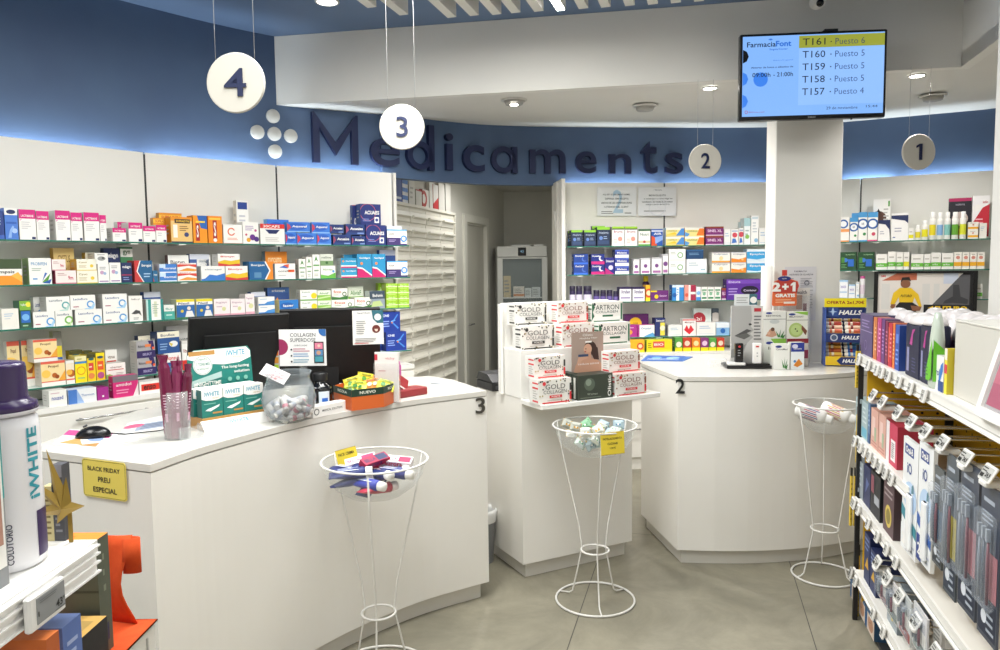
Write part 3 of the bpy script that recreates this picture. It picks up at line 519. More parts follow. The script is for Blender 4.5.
 'redback': dz_('C8C6C2', [('r', 0, 0, 1, .4, 'C02A2E'), ('t', .12, .6, .85, .75, 'Redoxon', '6A6A6A', .01)], 'grey and red carton in the back row', side='AFACA8'),
 'cinfa': dz_('1B3A9A', [('t', .08, .76, .42, .88, 'CNE', 'E8F0FF', .03), ('l', .08, .25, .45, .6, 3, '9AB4F0'), ('c', .58, .48, .06, 'E0883A'), ('p', [(.62, .46), (.9, .85), (.84, .88), (.58, .52)], '4A8AE0'), ('p', [(.62, .48), (.92, .2), (.86, .14), (.58, .44)], '4A8AE0'), ('p', [(.5, .5), (.75, .56), (.72, .62), (.5, .55)], '6AA8F0')], 'royal blue carton with light branching print', side='15296E'),
 'noured': dz_(W, [('t', .15, .4, .8, .65, 'nouzed', '4A5AA8', .02), ('r', .1, .8, .6, .84, 'D0A0B0')], 'low white carton with blue word', side='D9D7D3'),
 'tinorm': dz_('EDEEF0', [('r', 0, 0, .3, 1, '4A7CC8'), ('p', [(.3, 0), (.55, 0), (.3, 1)], '9AB8E4'), ('t', .45, .45, .92, .62, 'Thermom', '6A86B8', .008)], 'low white carton fading into blue', side='C0CEE6'),
 'magsq': dz_('A8288A', [('c', .5, .3, .08, W)], 'small magenta square carton', side='8A2070'),
 'magbig': dz_('D42A78', [('r', 0, .72, 1, 1, '7A7078'), ('t', .12, .52, .72, .66, 'antidol', W, .01), ('p', [(.78, 0), (1, .6), (1, 0)], 'F0E0E0'), ('l', .12, .15, .65, .4, 2, 'F0A0C0')], 'magenta carton with grey stripe', side='B82068', top='D42A78'),
 'enso': dz_(W, [('r', .06, .25, .88, .78, 'E0352A'), ('t', .14, .32, .55, .66, 'enso', '3A1A1A', .03)], 'long low white carton with a red bar', side='DCD9D4'),
 # rear unit
 'nvgreen': dz_('22304C', [('r', 0, .86, 1, 1, '8CC63A'), ('t', .12, .62, .88, .76, 'Arkopharma', 'B8C4D8', .01), ('c', .3, .42, .1, '6A8ACA'), ('r', .08, .1, .92, .3, '34486E'), ('l', .5, .35, .85, .55, 2, '9AB0D0')], 'navy carton with lime green top', side='1A2638', top='8CC63A'),
 'wcherry': dz_(W, [('r', 0, .90, 1, 1, '9ACB3A'), ('r', 0, .84, 1, .90, '3A4A3A'), ('t', .15, .68, .85, .8, 'Bruma', 'A04A6A', .01), ('c', .65, .36, .12, 'E09A8A'), ('l', .15, .12, .5, .4, 3, 'D8B0A8')], 'white carton with green top and pink fruit', side='C9C7C2', top='9ACB3A'),
 'wgtop': dz_(W, [('r', 0, .88, 1, 1, '3E6A4A'), ('r', 0, .16, 1, .3, 'D8C8A0'), ('c', .5, .24, .08, 'C04A4A'), ('t', .15, .6, .85, .76, 'Nutri', '4A7A6A', .01), ('r', 0, 0, 1, .1, '6AA84A')], 'white carton with dark green top', side='C9C7C2', top='3E6A4A'),
 'blred': dz_('2454A8', [('r', 0, .84, 1, .92, 'D8DCEC'), ('p', [(0, 0), (.5, 0), (.3, .5), (0, .6)], 'D8502A'), ('p', [(.35, .1), (1, .35), (1, .6), (.3, .5)], '8AA8E0'), ('t', .2, .65, .9, .78, 'AIR', W, .02)], 'blue carton with red corner', side='203A7A'),
 'yswirl': dz_('EBDC8E', [('r', 0, .75, 1, 1, 'F0EEE4'), ('p', [(.55, .1), (.85, .9), (1, .9), (1, .1)], '4A8AD0'), ('p', [(.0, .2), (.5, .5), (.6, .2)], 'F0C83A'), ('t', .08, .55, .6, .72, 'cistitus', '8A8A4A', .01), ('r', 0, 0, 1, .1, 'D8C040')], 'low yellow carton with blue corner', side='B0CBE0'),
 'yorange': dz_('EBDC8E', [('r', 0, .75, 1, 1, 'F0EEE4'), ('p', [(.6, .1), (.75, .9), (1, .9), (1, .1)], 'E87A2A'), ('p', [(0, .5), (.25, .3), (.15, .0), (0, 0)], '5A98D0'), ('t', .12, .5, .65, .72, 'cistitus', '8A8A4A', .01)], 'low yellow carton with orange end', side='E09A4A'),
 'purtx': dz_('7A2470', [('t', .1, .4, .9, .68, 'SINEL XL', 'E8D0E4', .02), ('r', 0, .8, 1, 1, '8A4030'), ('r', 0, 0, 1, .12, 'D8C0D4')], 'low plum carton with pale letters', side='5A1A50'),
 'wplain': dz_('F0EFEC', [('l', .15, .5, .85, .8, 2, 'A8C0D8'), ('r', .1, .1, .9, .14, 'C8D4E0')], 'small plain white carton', side='D2D0CC'),
 'wrb': dz_(W, [('c', .5, .62, .16, 'D04A5A'), ('p', [(.1, .1), (.8, .15), (.6, .4), (.2, .4)], '4A7AC8'), ('r', .1, .84, .9, .9, '7A9AC8')], 'white carton with red and blue dots', side='D2D0CC'),
 'tallw': dz_('F4F4F2', [('r', .1, .88, .9, .95, 'C8D8E0'), ('l', .2, .4, .8, .8, 4, 'C4CCD4'), ('c', .7, .15, .07, '8AB8D8')], 'tall white carton', side='DAD8D4'),
 'tealt': dz_('EDF2F2', [('r', 0, .7, 1, 1, 'A8CCD0'), ('l', .2, .2, .8, .6, 3, 'A8B8B8'), ('c', .5, .3, .08, '8AC05A')], 'white carton with pale teal top', side='C8D4D4'),
 'moon': dz_('20408E', [('c', .72, .5, .24, '4A6ABE'), ('c', .78, .55, .2, '20408E'), ('t', .08, .72, .7, .88, 'ZzzQuil', W, .02), ('r', 0, 0, 1, .18, '3A6AD0')], 'blue carton with crescent moon', side='18306E'),
 'moonp': dz_('20307E', [('c', .76, .55, .24, 'E8E4F0'), ('c', .84, .6, .2, '20307E'), ('t', .08, .72, .7, .88, 'Dormidina', W, .02), ('r', 0, 0, 1, .28, 'C8287A')], 'navy and pink carton with crescent moon', side='18306E'),
 'moons': dz_('2A2A80', [('c', .6, .4, .14, 'D8D0F0'), ('t', .1, .72, .9, .86, 'Drasanvi', W, .02), ('p', [(0, 0), (1, 0), (0, .4)], 'B8287A')], 'violet carton with small moon', side='20206A'),
 'blband': dz_('2E3F9A', [('r', 0, 0, 1, .38, 'EEEEF2'), ('r', 0, .82, 1, .9, '6A86E0'), ('t', .15, .5, .85, .72, 'Melato', W, .02)], 'low indigo carton with white base', side='24306E'),
 'wmauve': dz_('EFEDEE', [('r', .1, .05, .9, .2, 'A86AA0'), ('c', .5, .5, .12, '7A4A8A'), ('r', 0, .9, 1, 1, 'C8C8CC')], 'small white jar carton with mauve print', side='C9C7C9'),
 'wswirl': dz_('F1F1EC', [('o', .68, .5, .24, .07, '6AA86A'), ('l', .1, .55, .5, .8, 2, 'A8B0A8'), ('r', .05, .08, .95, .12, 'C8D8C0')], 'white carton with green ring', side='D5D4CE'),
 'wlow': dz_('EFF1F2', [('l', .1, .5, .6, .8, 2, 'A8BCC8'), ('r', .7, .2, .92, .3, 'A8C8D8'), ('r', 0, 0, 1, .1, 'C8D8E0')], 'wide low white carton', side='D2D4D4'),
 'dkblue': dz_('1E4672', [('r', .0, .85, 1, 1, '2F5F8E'), ('l', .15, .4, .8, .7, 2, '7A9EC0')], 'dark blue carton resting on top', side='1A3A60'),
 'worg': dz_('F1EEE6', [('r', 0, 0, 1, .16, 'EFA63A'), ('c', .5, .4, .2, 'F6D8A0'), ('r', 0, .9, 1, 1, 'B0A8B0'), ('t', .12, .7, .88, .86, 'Colpropur', '4A6A98', .01)], 'white carton with amber base', side='D9D6CE'),
 'worg2': dz_('F1EEE6', [('p', [(0, 0), (1, 0), (1, .5), (.5, .3), (0, .4)], 'F08C2A'), ('r', 0, .9, 1, 1, 'C8C8D0'), ('t', .12, .7, .88, .84, 'Collagen', '6A6A90', .01), ('c', .75, .3, .12, 'F6C88A')], 'white carton with orange wave', side='D9D6CE'),
 'ltblue': dz_('3FA4E0', [('r', 0, .78, 1, 1, 'E4EEF6'), ('t', .15, .45, .85, .65, 'Epaplus', W, .02), ('p', [(0, 0), (1, 0), (1, .25), (.5, .1), (0, .2)], 'D8ECF8')], 'light blue carton with white top', side='B8D4E8'),
 'pwbox': dz_('EFEDF0', [('r', 0, .86, 1, 1, '2F2350'), ('t', .12, .55, .88, .78, 'Xtrafast', '4A3A78', .02), ('r', .1, .2, .9, .3, '9A8AB8')], 'white carton with black-purple top', side='2F2350', top='2F2350'),
 'py': dz_('6A2A74', [('r', 0, .86, .35, 1, 'E8D020'), ('c', .32, .42, .2, 'E8C81E'), ('t', .5, .4, .92, .58, 'Senior', 'D8B8E0', .02), ('r', 0, 0, 1, .1, '8A6AA0')], 'purple carton with yellow disc', side='4A2050'),
 'brstripe': dz_('3A8AD0', [('r', .35, 0, .6, 1, 'E8F2FA'), ('c', .2, .35, .14, '1F5CA8'), ('r', 0, .85, 1, 1, 'D8E8F4'), ('l', .4, .3, .56, .8, 3, '6AA0D0')], 'blue carton with white column', side='2A5A9A'),
 'prstripe': dz_('EDE4E2', [('r', 0, 0, .36, 1, 'E89A90'), ('r', .55, 0, 1, 1, 'A8284A'), ('c', .2, .35, .12, 'D85A4A'), ('r', .55, .4, 1, .55, W)], 'pink and crimson striped carton', side='D8A8A0'),
 'wlb': dz_('EEF2F6', [('r', 0, 0, 1, .25, '4A90D8'), ('c', .5, .55, .15, '8ABCE8')], 'small white carton with blue base', side='D0D8E0'),
 'wgrn': dz_(W, [('r', .1, .72, .9, .82, '3A8A5A'), ('r', .1, .1, .9, .24, '3A8A5A'), ('c', .5, .48, .12, '8AC0A0'), ('t', .2, .55, .8, .68, 'Fito', '2A7A4A', .01)], 'slim white carton with green bands', side='D4D4CE'),
 'purbig': dz_('5E2E9A', [('r', 0, .78, 1, .96, '7A4AB8'), ('e', .68, .45, .26, .22, '1E1430'), ('t', .5, .4, .88, .5, 'Contour', 'E8E0F4', .01), ('l', .06, .2, .35, .6, 3, 'B8A0DC'), ('t', .06, .82, .4, .92, 'Ensure', 'E8E0F4', .01)], 'large violet carton with black oval', side='3A1A6A'),
 'pury': dz_('5A2060', [('c', .45, .55, .3, 'E8C020'), ('t', .35, .5, .56, .62, '100', '8A5A10', .02), ('r', .7, .1, 1, .3, '3A6A3A'), ('r', 0, .1, .3, .2, '8A4A90')], 'purple carton with round yellow seal', side='401848'),
 'wbw': dz_('F2F0F0', [('p', [(.4, .05), (.9, .35), (1, .2), (1, 0), (.4, 0)], '5AA0D8'), ('t', .2, .62, .8, .8, 'Ovusitol', '4A78B8', .01), ('r', 0, 0, .1, 1, 'A82A8A')], 'wide white carton with blue swash', side='B0308A'),
 'mauve': dz_('A8308E', [('c', .5, .4, .2, 'E8A040'), ('l', .2, .7, .8, .85, 1, 'E8B8DC')], 'mauve carton with orange disc', side='8A2474'),
 'nvyel': dz_('2A3570', [('r', .5, .05, .95, .75, 'E8D850'), ('c', .72, .45, .14, 'F4F0D0'), ('t', .1, .8, .9, .92, 'Sennosid', W, .01)], 'navy and yellow carton', side='20284E'),
 'wr': dz_('F3F0EE', [('p', [(.1, .35), (.3, .65), (.45, .4), (.6, .65), (.85, .35), (.5, .08)], 'D82A3A'), ('r', 0, .9, 1, 1, 'E09090'), ('t', .15, .72, .85, .86, 'Menopro', '8A3A4A', .01)], 'white carton with red zigzag', side='D8D2CE'),
 'wcirc': dz_('DCE4E0', [('c', .3, .6, .26, 'B0303E'), ('t', .16, .54, .44, .68, '2x1', W, .02), ('r', .55, .15, .95, .3, 'A8C8B0'), ('r', 0, 0, 1, .08, '9AB8A0')], 'pale carton with round crimson sticker', side='C8D0CC'),
 'dkface': dz_('4A5560', [('c', .5, .6, .25, 'C8C0B8'), ('r', 0, 0, 1, .25, '4A7AB0'), ('c', .8, .2, .12, '3A6AC0')], 'dark slate carton', side='3A444E'),
 'bsmall': dz_('8AB8E0', [('r', 0, .6, 1, 1, 'E4ECF4'), ('c', .5, .35, .2, '2A6AB8')], 'small pale blue carton', side='C8D4E0'),
 'yband': dz_('EEDB22', [('r', .25, .35, .7, .85, 'E0604A'), ('t', .3, .5, .66, .7, 'BIO', W, .02), ('r', 0, 0, 1, .15, 'F6E840'), ('l', .05, .3, .22, .8, 3, 'A88A20')], 'wide yellow carton with red square', side='8AAA3A', top='A8B83A'),
 'y_org': dz_('EFB82A', [('c', .7, .5, .28, 'D8502A'), ('c', .7, .5, .16, 'F6E0B0'), ('r', 0, 0, 1, .18, 'F6E12A')], 'yellow carton with orange ring', side='D8A020'),
 'sq_g': dz_('5AA04A', [('c', .5, .5, .2, 'F0E8D0'), ('r', 0, 0, 1, .28, 'F2DE1E')], 'tiny green carton with yellow base', side='4A8A3A'),
 'sq_r': dz_('C8402A', [('c', .5, .6, .2, 'F0D8C0'), ('r', 0, 0, 1, .28, 'F2DE1E')], 'tiny red carton with yellow base', side='A83020'),
 'sq_o': dz_('E8862A', [('c', .5, .6, .2, 'F0E0A0'), ('r', 0, 0, 1, .28, 'F2DE1E')], 'tiny orange carton with yellow base', side='C86A20'),
 'sq_p': dz_('8A3A7A', [('c', .5, .6, .2, 'E8C8E0'), ('r', 0, 0, 1, .28, 'F2DE1E')], 'tiny plum carton with yellow base', side='6A2A5A'),
 # right unit
 'bcirc': dz_(W, [('r', 0, .82, 1, 1, '4A98D0'), ('c', .5, .6, .18, '2A5FA8'), ('c', .5, .6, .12, 'F0F2F4'), ('t', .36, .56, .64, .64, 'SVR', NV), ('r', 0, 0, 1, .05, '5AA0D0'), ('c', .7, .25, .05, '3A8A4A')], 'white carton with blue ring and blue top', side='C9D4DC', top='5AA8DC'),
 'bcirco': dz_(W, [('c', .5, .72, .18, '2A5FA8'), ('c', .5, .72, .12, 'F0F2F4'), ('r', 0, .40, 1, .52, 'EDA060'), ('r', 0, 0, 1, .06, 'EDA060')], 'white carton with blue ring and orange band', side='D8D4CE'),
 'bcircp': dz_(W, [('r', 0, .82, 1, 1, '4A98D0'), ('c', .5, .6, .18, '2A5FA8'), ('c', .5, .6, .12, 'F0F2F4'), ('c', .6, .25, .06, 'C83A5A'), ('r', 0, 0, 1, .05, 'D85A8A')], 'white carton with blue ring and pink base line', side='C9D4DC', top='5AA8DC'),
 'nvwave': dz_('F2F0EE', [('p', [(0, .92), (1, .92), (1, .62), (.8, .72), (0, .8)], '232F5A'), ('l', .2, .3, .7, .5, 2, 'A8A8B8'), ('r', .1, .1, .25, .14, '6A7AA8')], 'white carton with navy wave', side='DAD8D4'),
 'nvwavel': dz_('F2F0EE', [('p', [(0, 1), (1, 1), (1, .2), (.92, .55), (.6, .78), (0, .84)], '232F5A'), ('l', .15, .3, .6, .5, 2, 'A8A8B8')], 'white carton with sweeping navy corner', side='DAD8D4'),
 'photo': dz_('EEECE8', [('c', .3, .55, .17, '5A3A30'), ('p', [(.12, .62), (.3, .78), (.5, .62), (.4, .68), (.2, .66)], '201814'), ('l', .6, .4, .9, .8, 5, 'B8B6B2'), ('r', .85, .82, .95, .95, '5A9A4A')], 'tall white card with a small head photo', side='D8D6D2'),
 'blackface': dz_('22202A', [('c', .5, .5, .17, 'C8B8B0'), ('r', 0, .92, 1, 1, 'A8285A'), ('p', [(.2, .0), (.35, .3), (.6, .22), (.8, 0)], 'C8783A'), ('t', .3, .82, .7, .88, 'neoderma', 'B0A8B8', 0)], 'black carton with pale round face', side='18161E'),
 'redwhite': dz_('F0EEEE', [('p', [(0, .05), (1, .05), (1, .8), (.6, .72), (0, .35)], 'C0283A'), ('c', .25, .72, .08, W), ('l', .2, .25, .7, .5, 3, 'E8B0B8'), ('t', .6, .82, .9, .88, 'isdin', 'C0283A')], 'white and red carton', side='C8C6C6'),
 'dgreen': dz_('1F4A2A', [('t', .35, .8, .9, .9, 'eutymia', 'A8D0A0', 0), ('c', .35, .55, .12, '3A78D0'), ('r', .5, .2, .85, .6, '2A6AC8'), ('l', .1, .1, .45, .35, 3, '6AA86A'), ('r', .1, .4, .3, .7, '4A8A3A')], 'dark green carton with blue capsules', side='173A20'),
 'wgband': dz_('F2F0EA', [('r', 0, .18, 1, .42, '6ABF3E'), ('l', .15, .6, .85, .8, 1, 'C0BCB4'), ('t', .15, .24, .7, .36, 'arko', W, .01)], 'white carton with green band', side='D8D6CE'),
 'wyband': dz_('F2F0EA', [('r', 0, .18, 1, .45, 'E8E02A'), ('l', .15, .6, .85, .8, 1, 'C0BCB4')], 'white carton with yellow band', side='D8D6CE'),
 'woband': dz_('F2EEE4', [('r', 0, .18, 1, .42, 'F0B02A'), ('c', .5, .68, .1, 'D89080'), ('l', .2, .8, .8, .95, 1, 'C0BCB4')], 'white carton with amber band', side='D8D6CE'),
 'wbl': dz_('F0F2F6', [('t', .2, .55, .8, .72, 'belcils', '8A7AC0', .01), ('r', .1, .3, .9, .35, '8AB8E0'), ('r', 0, .9, 1, 1, 'A8CCEC')], 'white carton with pale blue lines', side='D2D6DC'),
}
def carton_mesh(mb, w, h, d, D):
    ch = min(.0012, d*.05)
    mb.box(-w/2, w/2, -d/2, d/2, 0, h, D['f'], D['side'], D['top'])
    mb.decal((-w/2, -d/2, 0), (w, 0, 0), (0, 0, h), D['ops'])
    # closing flap line on top and end-flap seam on the visible side
    mb.decal((-w/2, -d/2, h), (w, 0, 0), (0, d, 0), [('r', .03, .93, .97, .95, 'B7B4AE')], .0003)
    mb.decal((-w/2, d/2, 0), (0, -d, 0), (0, 0, h), [('l', .2, .3, .8, .75, 3, 'B7B4AE')], .0003)
REG = []   # (object, words, place, along, z, depth row)
def carton(mesh_w, h, d, design, loc, rz, place, along, row, kind='medicine_box', cat='box'):
    D = DS[design]; m = MB(); carton_mesh(m, mesh_w, h, d, D); o = m.build(kind, None, loc, rz); REG.append([o, D['words'], place, along, loc[2], row, cat]); return o
def shelf_row(line, zs, place, items, kind='medicine_box'):
    """line: front edge of the shelf in plan (left to right). items: (x0, x1, ytop, design, {n, back, on})"""
    prev = None; tops = {}
    for it in items:
        x0, x1, yt, des = it[:4]; o = it[4] if len(it) > 4 else {}
        n = o.get('n', 1); back = o.get('back', 0); inset = .014+(.086 if back else 0)+(.0 if back < 2 else .047)
        ln = off(line, -inset); xm = (x0+x1)/2; hit = None
        for a, b in zip(ln, ln[1:]):
            P = at_plane(xm, 200, a, b); s = (P.to_2d()-a).dot(b-a)/(b-a).length_squared
            if P.y > 0 and (-.0 <= s <= 1 or (a is ln[0] and s < 0) or (b is ln[-1] and s > 1)): hit = (a, b); break
        a, b = hit; u = (b-a).normalized(); p = at_plane(x0, 200, a, b); q = at_plane(x1, 200, a, b); w = (q-p).length-.0015
        zb = zs
        if o.get('on'): zb = prev
        zt = at_plane(xm, yt, a, b).z; h = (zt-zb)/n-.0002
        if h < .012: h = .012
        d = o.get('d', .082 if not back else .044)
        nn = Vector((u.y, -u.x)); c = (p.to_2d()+q.to_2d())/2-nn*d/2
        for k in range(n):
            ob = carton(w, h, d, des, (c.x, c.y, zb+k*(h+.0002)), facing(u), place, (c-line[0]).dot((line[-1]-line[0]).normalized()), back, kind)
        prev = zb+n*(h+.0002)
def bottle(mb_parts, design): pass
def pill_bottle(line, zs, place, x0, x1, yt, body, cap, label, words, capfrac=.18, kind='pill_bottle', inset=.02, neck=False):
    ln = off(line, -inset-.02)
    for a, b in zip(ln, ln[1:]):
        P = at_plane((x0+x1)/2, 200, a, b); s = (P.to_2d()-a).dot(b-a)/(b-a).length_squared
        if (0 <= s <= 1) or (b is ln[-1] and s > 1) or (a is ln[0] and s < 0): break
    p = at_plane(x0, 200, a, b); q = at_plane(x1, 200, a, b); r = (q-p).length/2-.001; zt = at_plane((x0+x1)/2, yt, a, b).z; h = zt-zs; c = (p+q)/2; u = (b-a).normalized()
    t = empty(kind, (c.x, c.y, zs), facing(u), '', '')
    m = MB(); hb = h*(1-capfrac)
    prof = [(r*.9, 0), (r, .004), (r, hb*.86), (r*.94, hb*.93), (r*.62, hb)] if neck else [(r*.92, 0), (r, .003), (r, hb-.004), (r*.93, hb)]
    m.lathe(prof, body, 18); 
    lab = [(r*1.01, hb*.2), (r*1.01, hb*.68)]; m.lathe(lab, label, 18, caps=False); m.build('body', t)
    m = MB(); rc = r*.72 if neck else r*.97
    m.lathe([(rc, hb+.0002), (rc, h-.002), (rc-.002, h)], cap, 18); m.build('cap', t)
    REG.append([t, words, place, (c.to_2d()-line[0]).dot((line[-1]-line[0]).normalized()), zs, 0, 'bottle']); return t
ORD = ['leftmost', 'second', 'third', 'fourth', 'fifth', 'sixth', 'seventh', 'eighth', 'ninth', 'tenth', 'eleventh', 'twelfth', 'thirteenth', 'fourteenth', 'fifteenth', 'sixteenth']
NUM = ['zero', 'one', 'two', 'three', 'four', 'five', 'six', 'seven', 'eight', 'nine', 'ten', 'eleven', 'twelve', 'thirteen', 'fourteen', 'fifteen', 'sixteen']
def finish_labels():
    by = {}
    for r in REG: by.setdefault((r[1], r[2]), []).append(r)
    cnt = {}
    for r in REG: cnt[r[1]] = cnt.get(r[1], set()) | {r[2]}
    for (wd, pl_), L_ in by.items():
        if len(L_) == 1: suf = ['']
        else:
            # columns of a stack share nearly the same position along the shelf
            L_.sort(key=lambda r: (round(r[3]/.035), r[4]))
            cols = []
            for r in L_:
                if cols and abs(cols[-1][0][3]-r[3]) < .02 and cols[-1][0][5] == r[5]: cols[-1].append(r)
                else: cols.append([r])
            suf = []; L2 = []
            for i, c in enumerate(cols):
                c.sort(key=lambda r: r[4])
                for k, r in enumerate(c):
                    s = ''
                    if len(c) == 2: s = ('lower', 'upper')[k]
                    elif len(c) > 2: s = ('bottom' if k == 0 else 'top' if k == len(c)-1 else 'middle' if len(c) == 3 else ORD[k]+' up')
                    if len(cols) > 1: s = (s+', ' if s else '')+(('leftmost', 'rightmost')[i] if len(cols) == 2 else 'rightmost' if i == len(cols)-1 else ORD[i])+('' if i in (0, len(cols)-1) else ' from left')
                    suf.append(', '+s); L2.append(r)
            L_ = L2
        for r, s in zip(L_, suf):
            lab = f'{wd}, {pl_}{s}'; tag(r[0], lab, r[6], 'products on the '+pl_)
# ================================================================ LEFT SHELVING
SH_Z = {1: 1.787, 2: 1.567, 3: 1.353, 4: 1.052}
GLASS = G('shelf_glass', 'D9F0E8', .04, .22); GEDGE = M('2F6F5E', .15)
def glass_shelf(a, b, z, depth, label, group, ext=0, brk=2):
    a = Vector(a); b = Vector(b); u = (b-a).normalized(); L_ = (b-a).length+ext
    t = empty('glass_shelf', (a.x, a.y, z), facing(u), label, 'shelf', group)
    m = MB(); e = .0007
    m.box(.001, L_-.001, .001, depth, -.008, 0, GLASS); m.box(.001, L_-.001, 0, .001, -.008, 0, GEDGE); m.build('pane', t)
    for k in range(brk):
        x = L_*(.12+.76*k/(max(1, brk-1)))
        m = MB(); m.box(x-.008, x+.008, .002, depth, -.014, -.0083, M('D8D8D4', .3), ch=.001); m.box(x-.02, x+.02, .0, .02, -.014, -.0083, M('E4E4E0', .3)); m.build('bracket', t)
    return t
LF = off(LW, .22)[1:]     # shelf front line, three bays
LFB = [LF[0], LF[1], LF[2], LF[3]]
bayn = ['leftmost bay', 'middle bay', 'bay nearest the passage']
lvl = {1: 'top', 2: 'second', 3: 'third', 4: 'lowest'}
for k in range(3):
    a, b = LW[k+1], LW[k+2]; u = (b-a).normalized(); L_ = (b-a).length
    t = empty('back_panel', (a.x, a.y, .96), facing(u), f'white back panel of the left wall shelving, {bayn[k]}', 'panel', 'white back panels of the wall shelving')
    m = MB(); m.box(.006, L_-.006, .0, .018, 0, 1.35, M('E9E6DF', .45)); m.build('board', t)
    m = MB(); m.box(-.004, .0055, .0, .012, 0, 1.34, M('2A2A2A', .5)); m.build('slotted_rail', t)
for lv, z in SH_Z.items():
    for k in range(3):
        glass_shelf(LF[k], LF[k+1], z, .205, f'{lvl[lv]} glass shelf of the left wall shelving, {bayn[k]}', 'glass shelves of the left wall', brk=2, ext=.02 if k == 2 else 0)
def rng(a, lv): return off([Vector(p) for p in a], 0)
def PL(lv): return f'{lvl[lv]} left wall shelf'
on = {'on': 1}; bk1 = {'back': 1}
shelf_row(LFB, SH_Z[1], PL(1), [
 (-10, 2.5, 211, 'navy'), (3.2, 16.5, 208, 'blue_oval'), (17.6, 34.5, 209.5, 'lacti'), (35, 47.8, 211, 'lacti'),
 (54, 69, 210.5, 'lacti'), (69.4, 81, 212.5, 'lacti'), (82.5, 98, 212.5, 'lacti'), (98.4, 105, 215, 'lacti'),
 (110.8, 124.5, 228, 'lacti_s'), (127, 141, 222.5, 'lacti_s'), (141.5, 154, 226, 'lacti_s'), (154.4, 165, 225, 'lacti_s'), (116, 126, 222, 'lacti_s', bk1),
 (169.5, 191, 217, 'sup_circle'), (191.8, 206, 215.5, 'sup_blue'), (206.8, 221, 216, 'sup_red'), (152, 170, 218, 'sup_side', bk1), (158, 181, 213, 'sup_side', {'back': 2}),
 (222, 241, 224.5, 'c_orange'), (241.5, 257.5, 222, 'flowers'), (236, 248, 200.5, 'tall_blue', bk1),
 (259, 283.5, 224, 'red_top'),
 (284.2, 295.5, 232, 'aq_lb'), (286, 309, 222, 'aq_lb', on), (296, 315.5, 233, 'aq_lb'), (311, 329, 222.3, 'aq_lb', on), (316, 330, 233, 'aq_lb'), (329.4, 343, 224.5, 'aq_dk', on),
 (332, 350, 234.5, 'aq_dk'), (345, 364, 224.2, 'aq_dk', on), (350.6, 364.4, 236, 'aq_dk'), (266, 288, 219.5, 'aq_lb', bk1),
 (365, 385, 225, 'aq_tooth'), (360, 380.5, 204, 'aq_tooth', on), (352, 359, 205, 'aq_tooth', bk1), (386.2, 406, 229.5, 'stomach'), (386, 401, 226, 'stom_back', bk1)])
shelf_row(LFB, SH_Z[2], PL(2), [
 (-8, 17.5, 259, 'orange_green'), (24.5, 47.5, 258, 'probefen'), (51, 72, 270.5, 'pink9'), (48, 62, 259.3, 'pink9', on), (50, 71, 248, 'olive', bk1),
 (72.6, 93.5, 270.5, 'cyyel'), (73, 93, 259, 'cyyel', on), (82, 93, 252.5, 'cyyel', bk1), (94, 105.5, 264, 'white_pur'), (91.5, 105, 253, 'mouse', on),
 (105.8, 117.2, 262.5, 'white_pur'), (117.6, 128.5, 262.5, 'navy_txt'), (101, 117, 248, 'navy_txt', bk1), (117.5, 130, 247, 'green_txt', bk1),
 (131, 149, 260.5, 'chev_rb'), (149.4, 154.2, 270.5, 'teal_low'), (156, 173.6, 264, 'blwhite', {'n': 2}), (174.2, 193.5, 263, 'rwave', {'n': 2}), (165, 186, 255, 'wred', bk1), (187, 206.5, 254, 'stom_back', bk1),
 (198, 222, 266, 'bwave'), (222.6, 245, 266, 'ryellow'), (215.4, 237.5, 253.8, 'ryellow', on), (194, 208, 255, 'bwave', bk1),
 (246.5, 270.5, 261.5, 'chev_bo'), (263, 285, 251.5, 'orange_b', bk1), (272.5, 293, 263.5, 'coralsil'),
 (296.5, 303.5, 259, 'mug'), (304, 310, 257, 'mug'), (310.4, 318, 254.5, 'mug'), (318.4, 333.5, 265.7, 'wgreen'), (318.2, 331.5, 254, 'ggrey', on),
 (339, 355, 258, 'blpink', {'n': 2}), (355.4, 370.2, 254, 'bldiag'), (370.6, 384, 254, 'bldiag'), (342, 352, 254.5, 'blpink', bk1), (385.4, 406, 261, 'stomach'), (378, 394, 250, 'stom_back', bk1)])
shelf_row(LFB, SH_Z[3], PL(3), [
 (-6, 11.5, 309, 'plainw'), (12.6, 24.2, 301, 'liver'), (25.8, 48, 312, 'lacto_b'), (40, 64, 296.8, 'lacto_t', on), (48.4, 66, 310.5, 'lacto_g'), (64.4, 90, 295.3, 'lacto_b', on),
 (68.6, 96, 309.5, 'lacto_b'), (97, 122, 294, 'lacto_b', {'n': 2}), (27, 40, 297, 'lacto_b', bk1), (90.5, 97, 294, 'lacto_b', bk1),
 (123.4, 137.3, 296, 'bird'), (141, 158.2, 299.5, 'tealv'), (158.6, 169.6, 305, 'tealb'), (139, 156, 292, 'stom_back', bk1), (171.5, 190, 299.5, 'person'), (191.6, 208.3, 299, 'person'),
 (209.6, 226, 299, 'pinkish'), (226.4, 241, 299, 'pinkish'), (241.4, 250.6, 294, 'pinkish'), (254.5, 271, 297, 'bwsmall', {'n': 2}), (247, 262, 292, 'stom_back', bk1),
 (275.6, 295, 300, 'bluyel'), (264, 286, 287.5, 'bluor', bk1), (297, 314, 290, 'wyel', {'n': 2}), (314.4, 328, 290.5, 'green_w', {'n': 2}), (328.4, 351.6, 299.7, 'fcco'), (328.8, 345, 288.5, 'fcco', on),
 (352, 369, 297.5, 'fcco'), (345.4, 361, 286.5, 'green_w', bk1), (367, 382.5, 291, 'blobs'), (384, 395.5, 283.5, 'lime', {'n': 4}), (396, 407, 283.5, 'lime', {'n': 4}), (376, 386, 283, 'lime', bk1)])
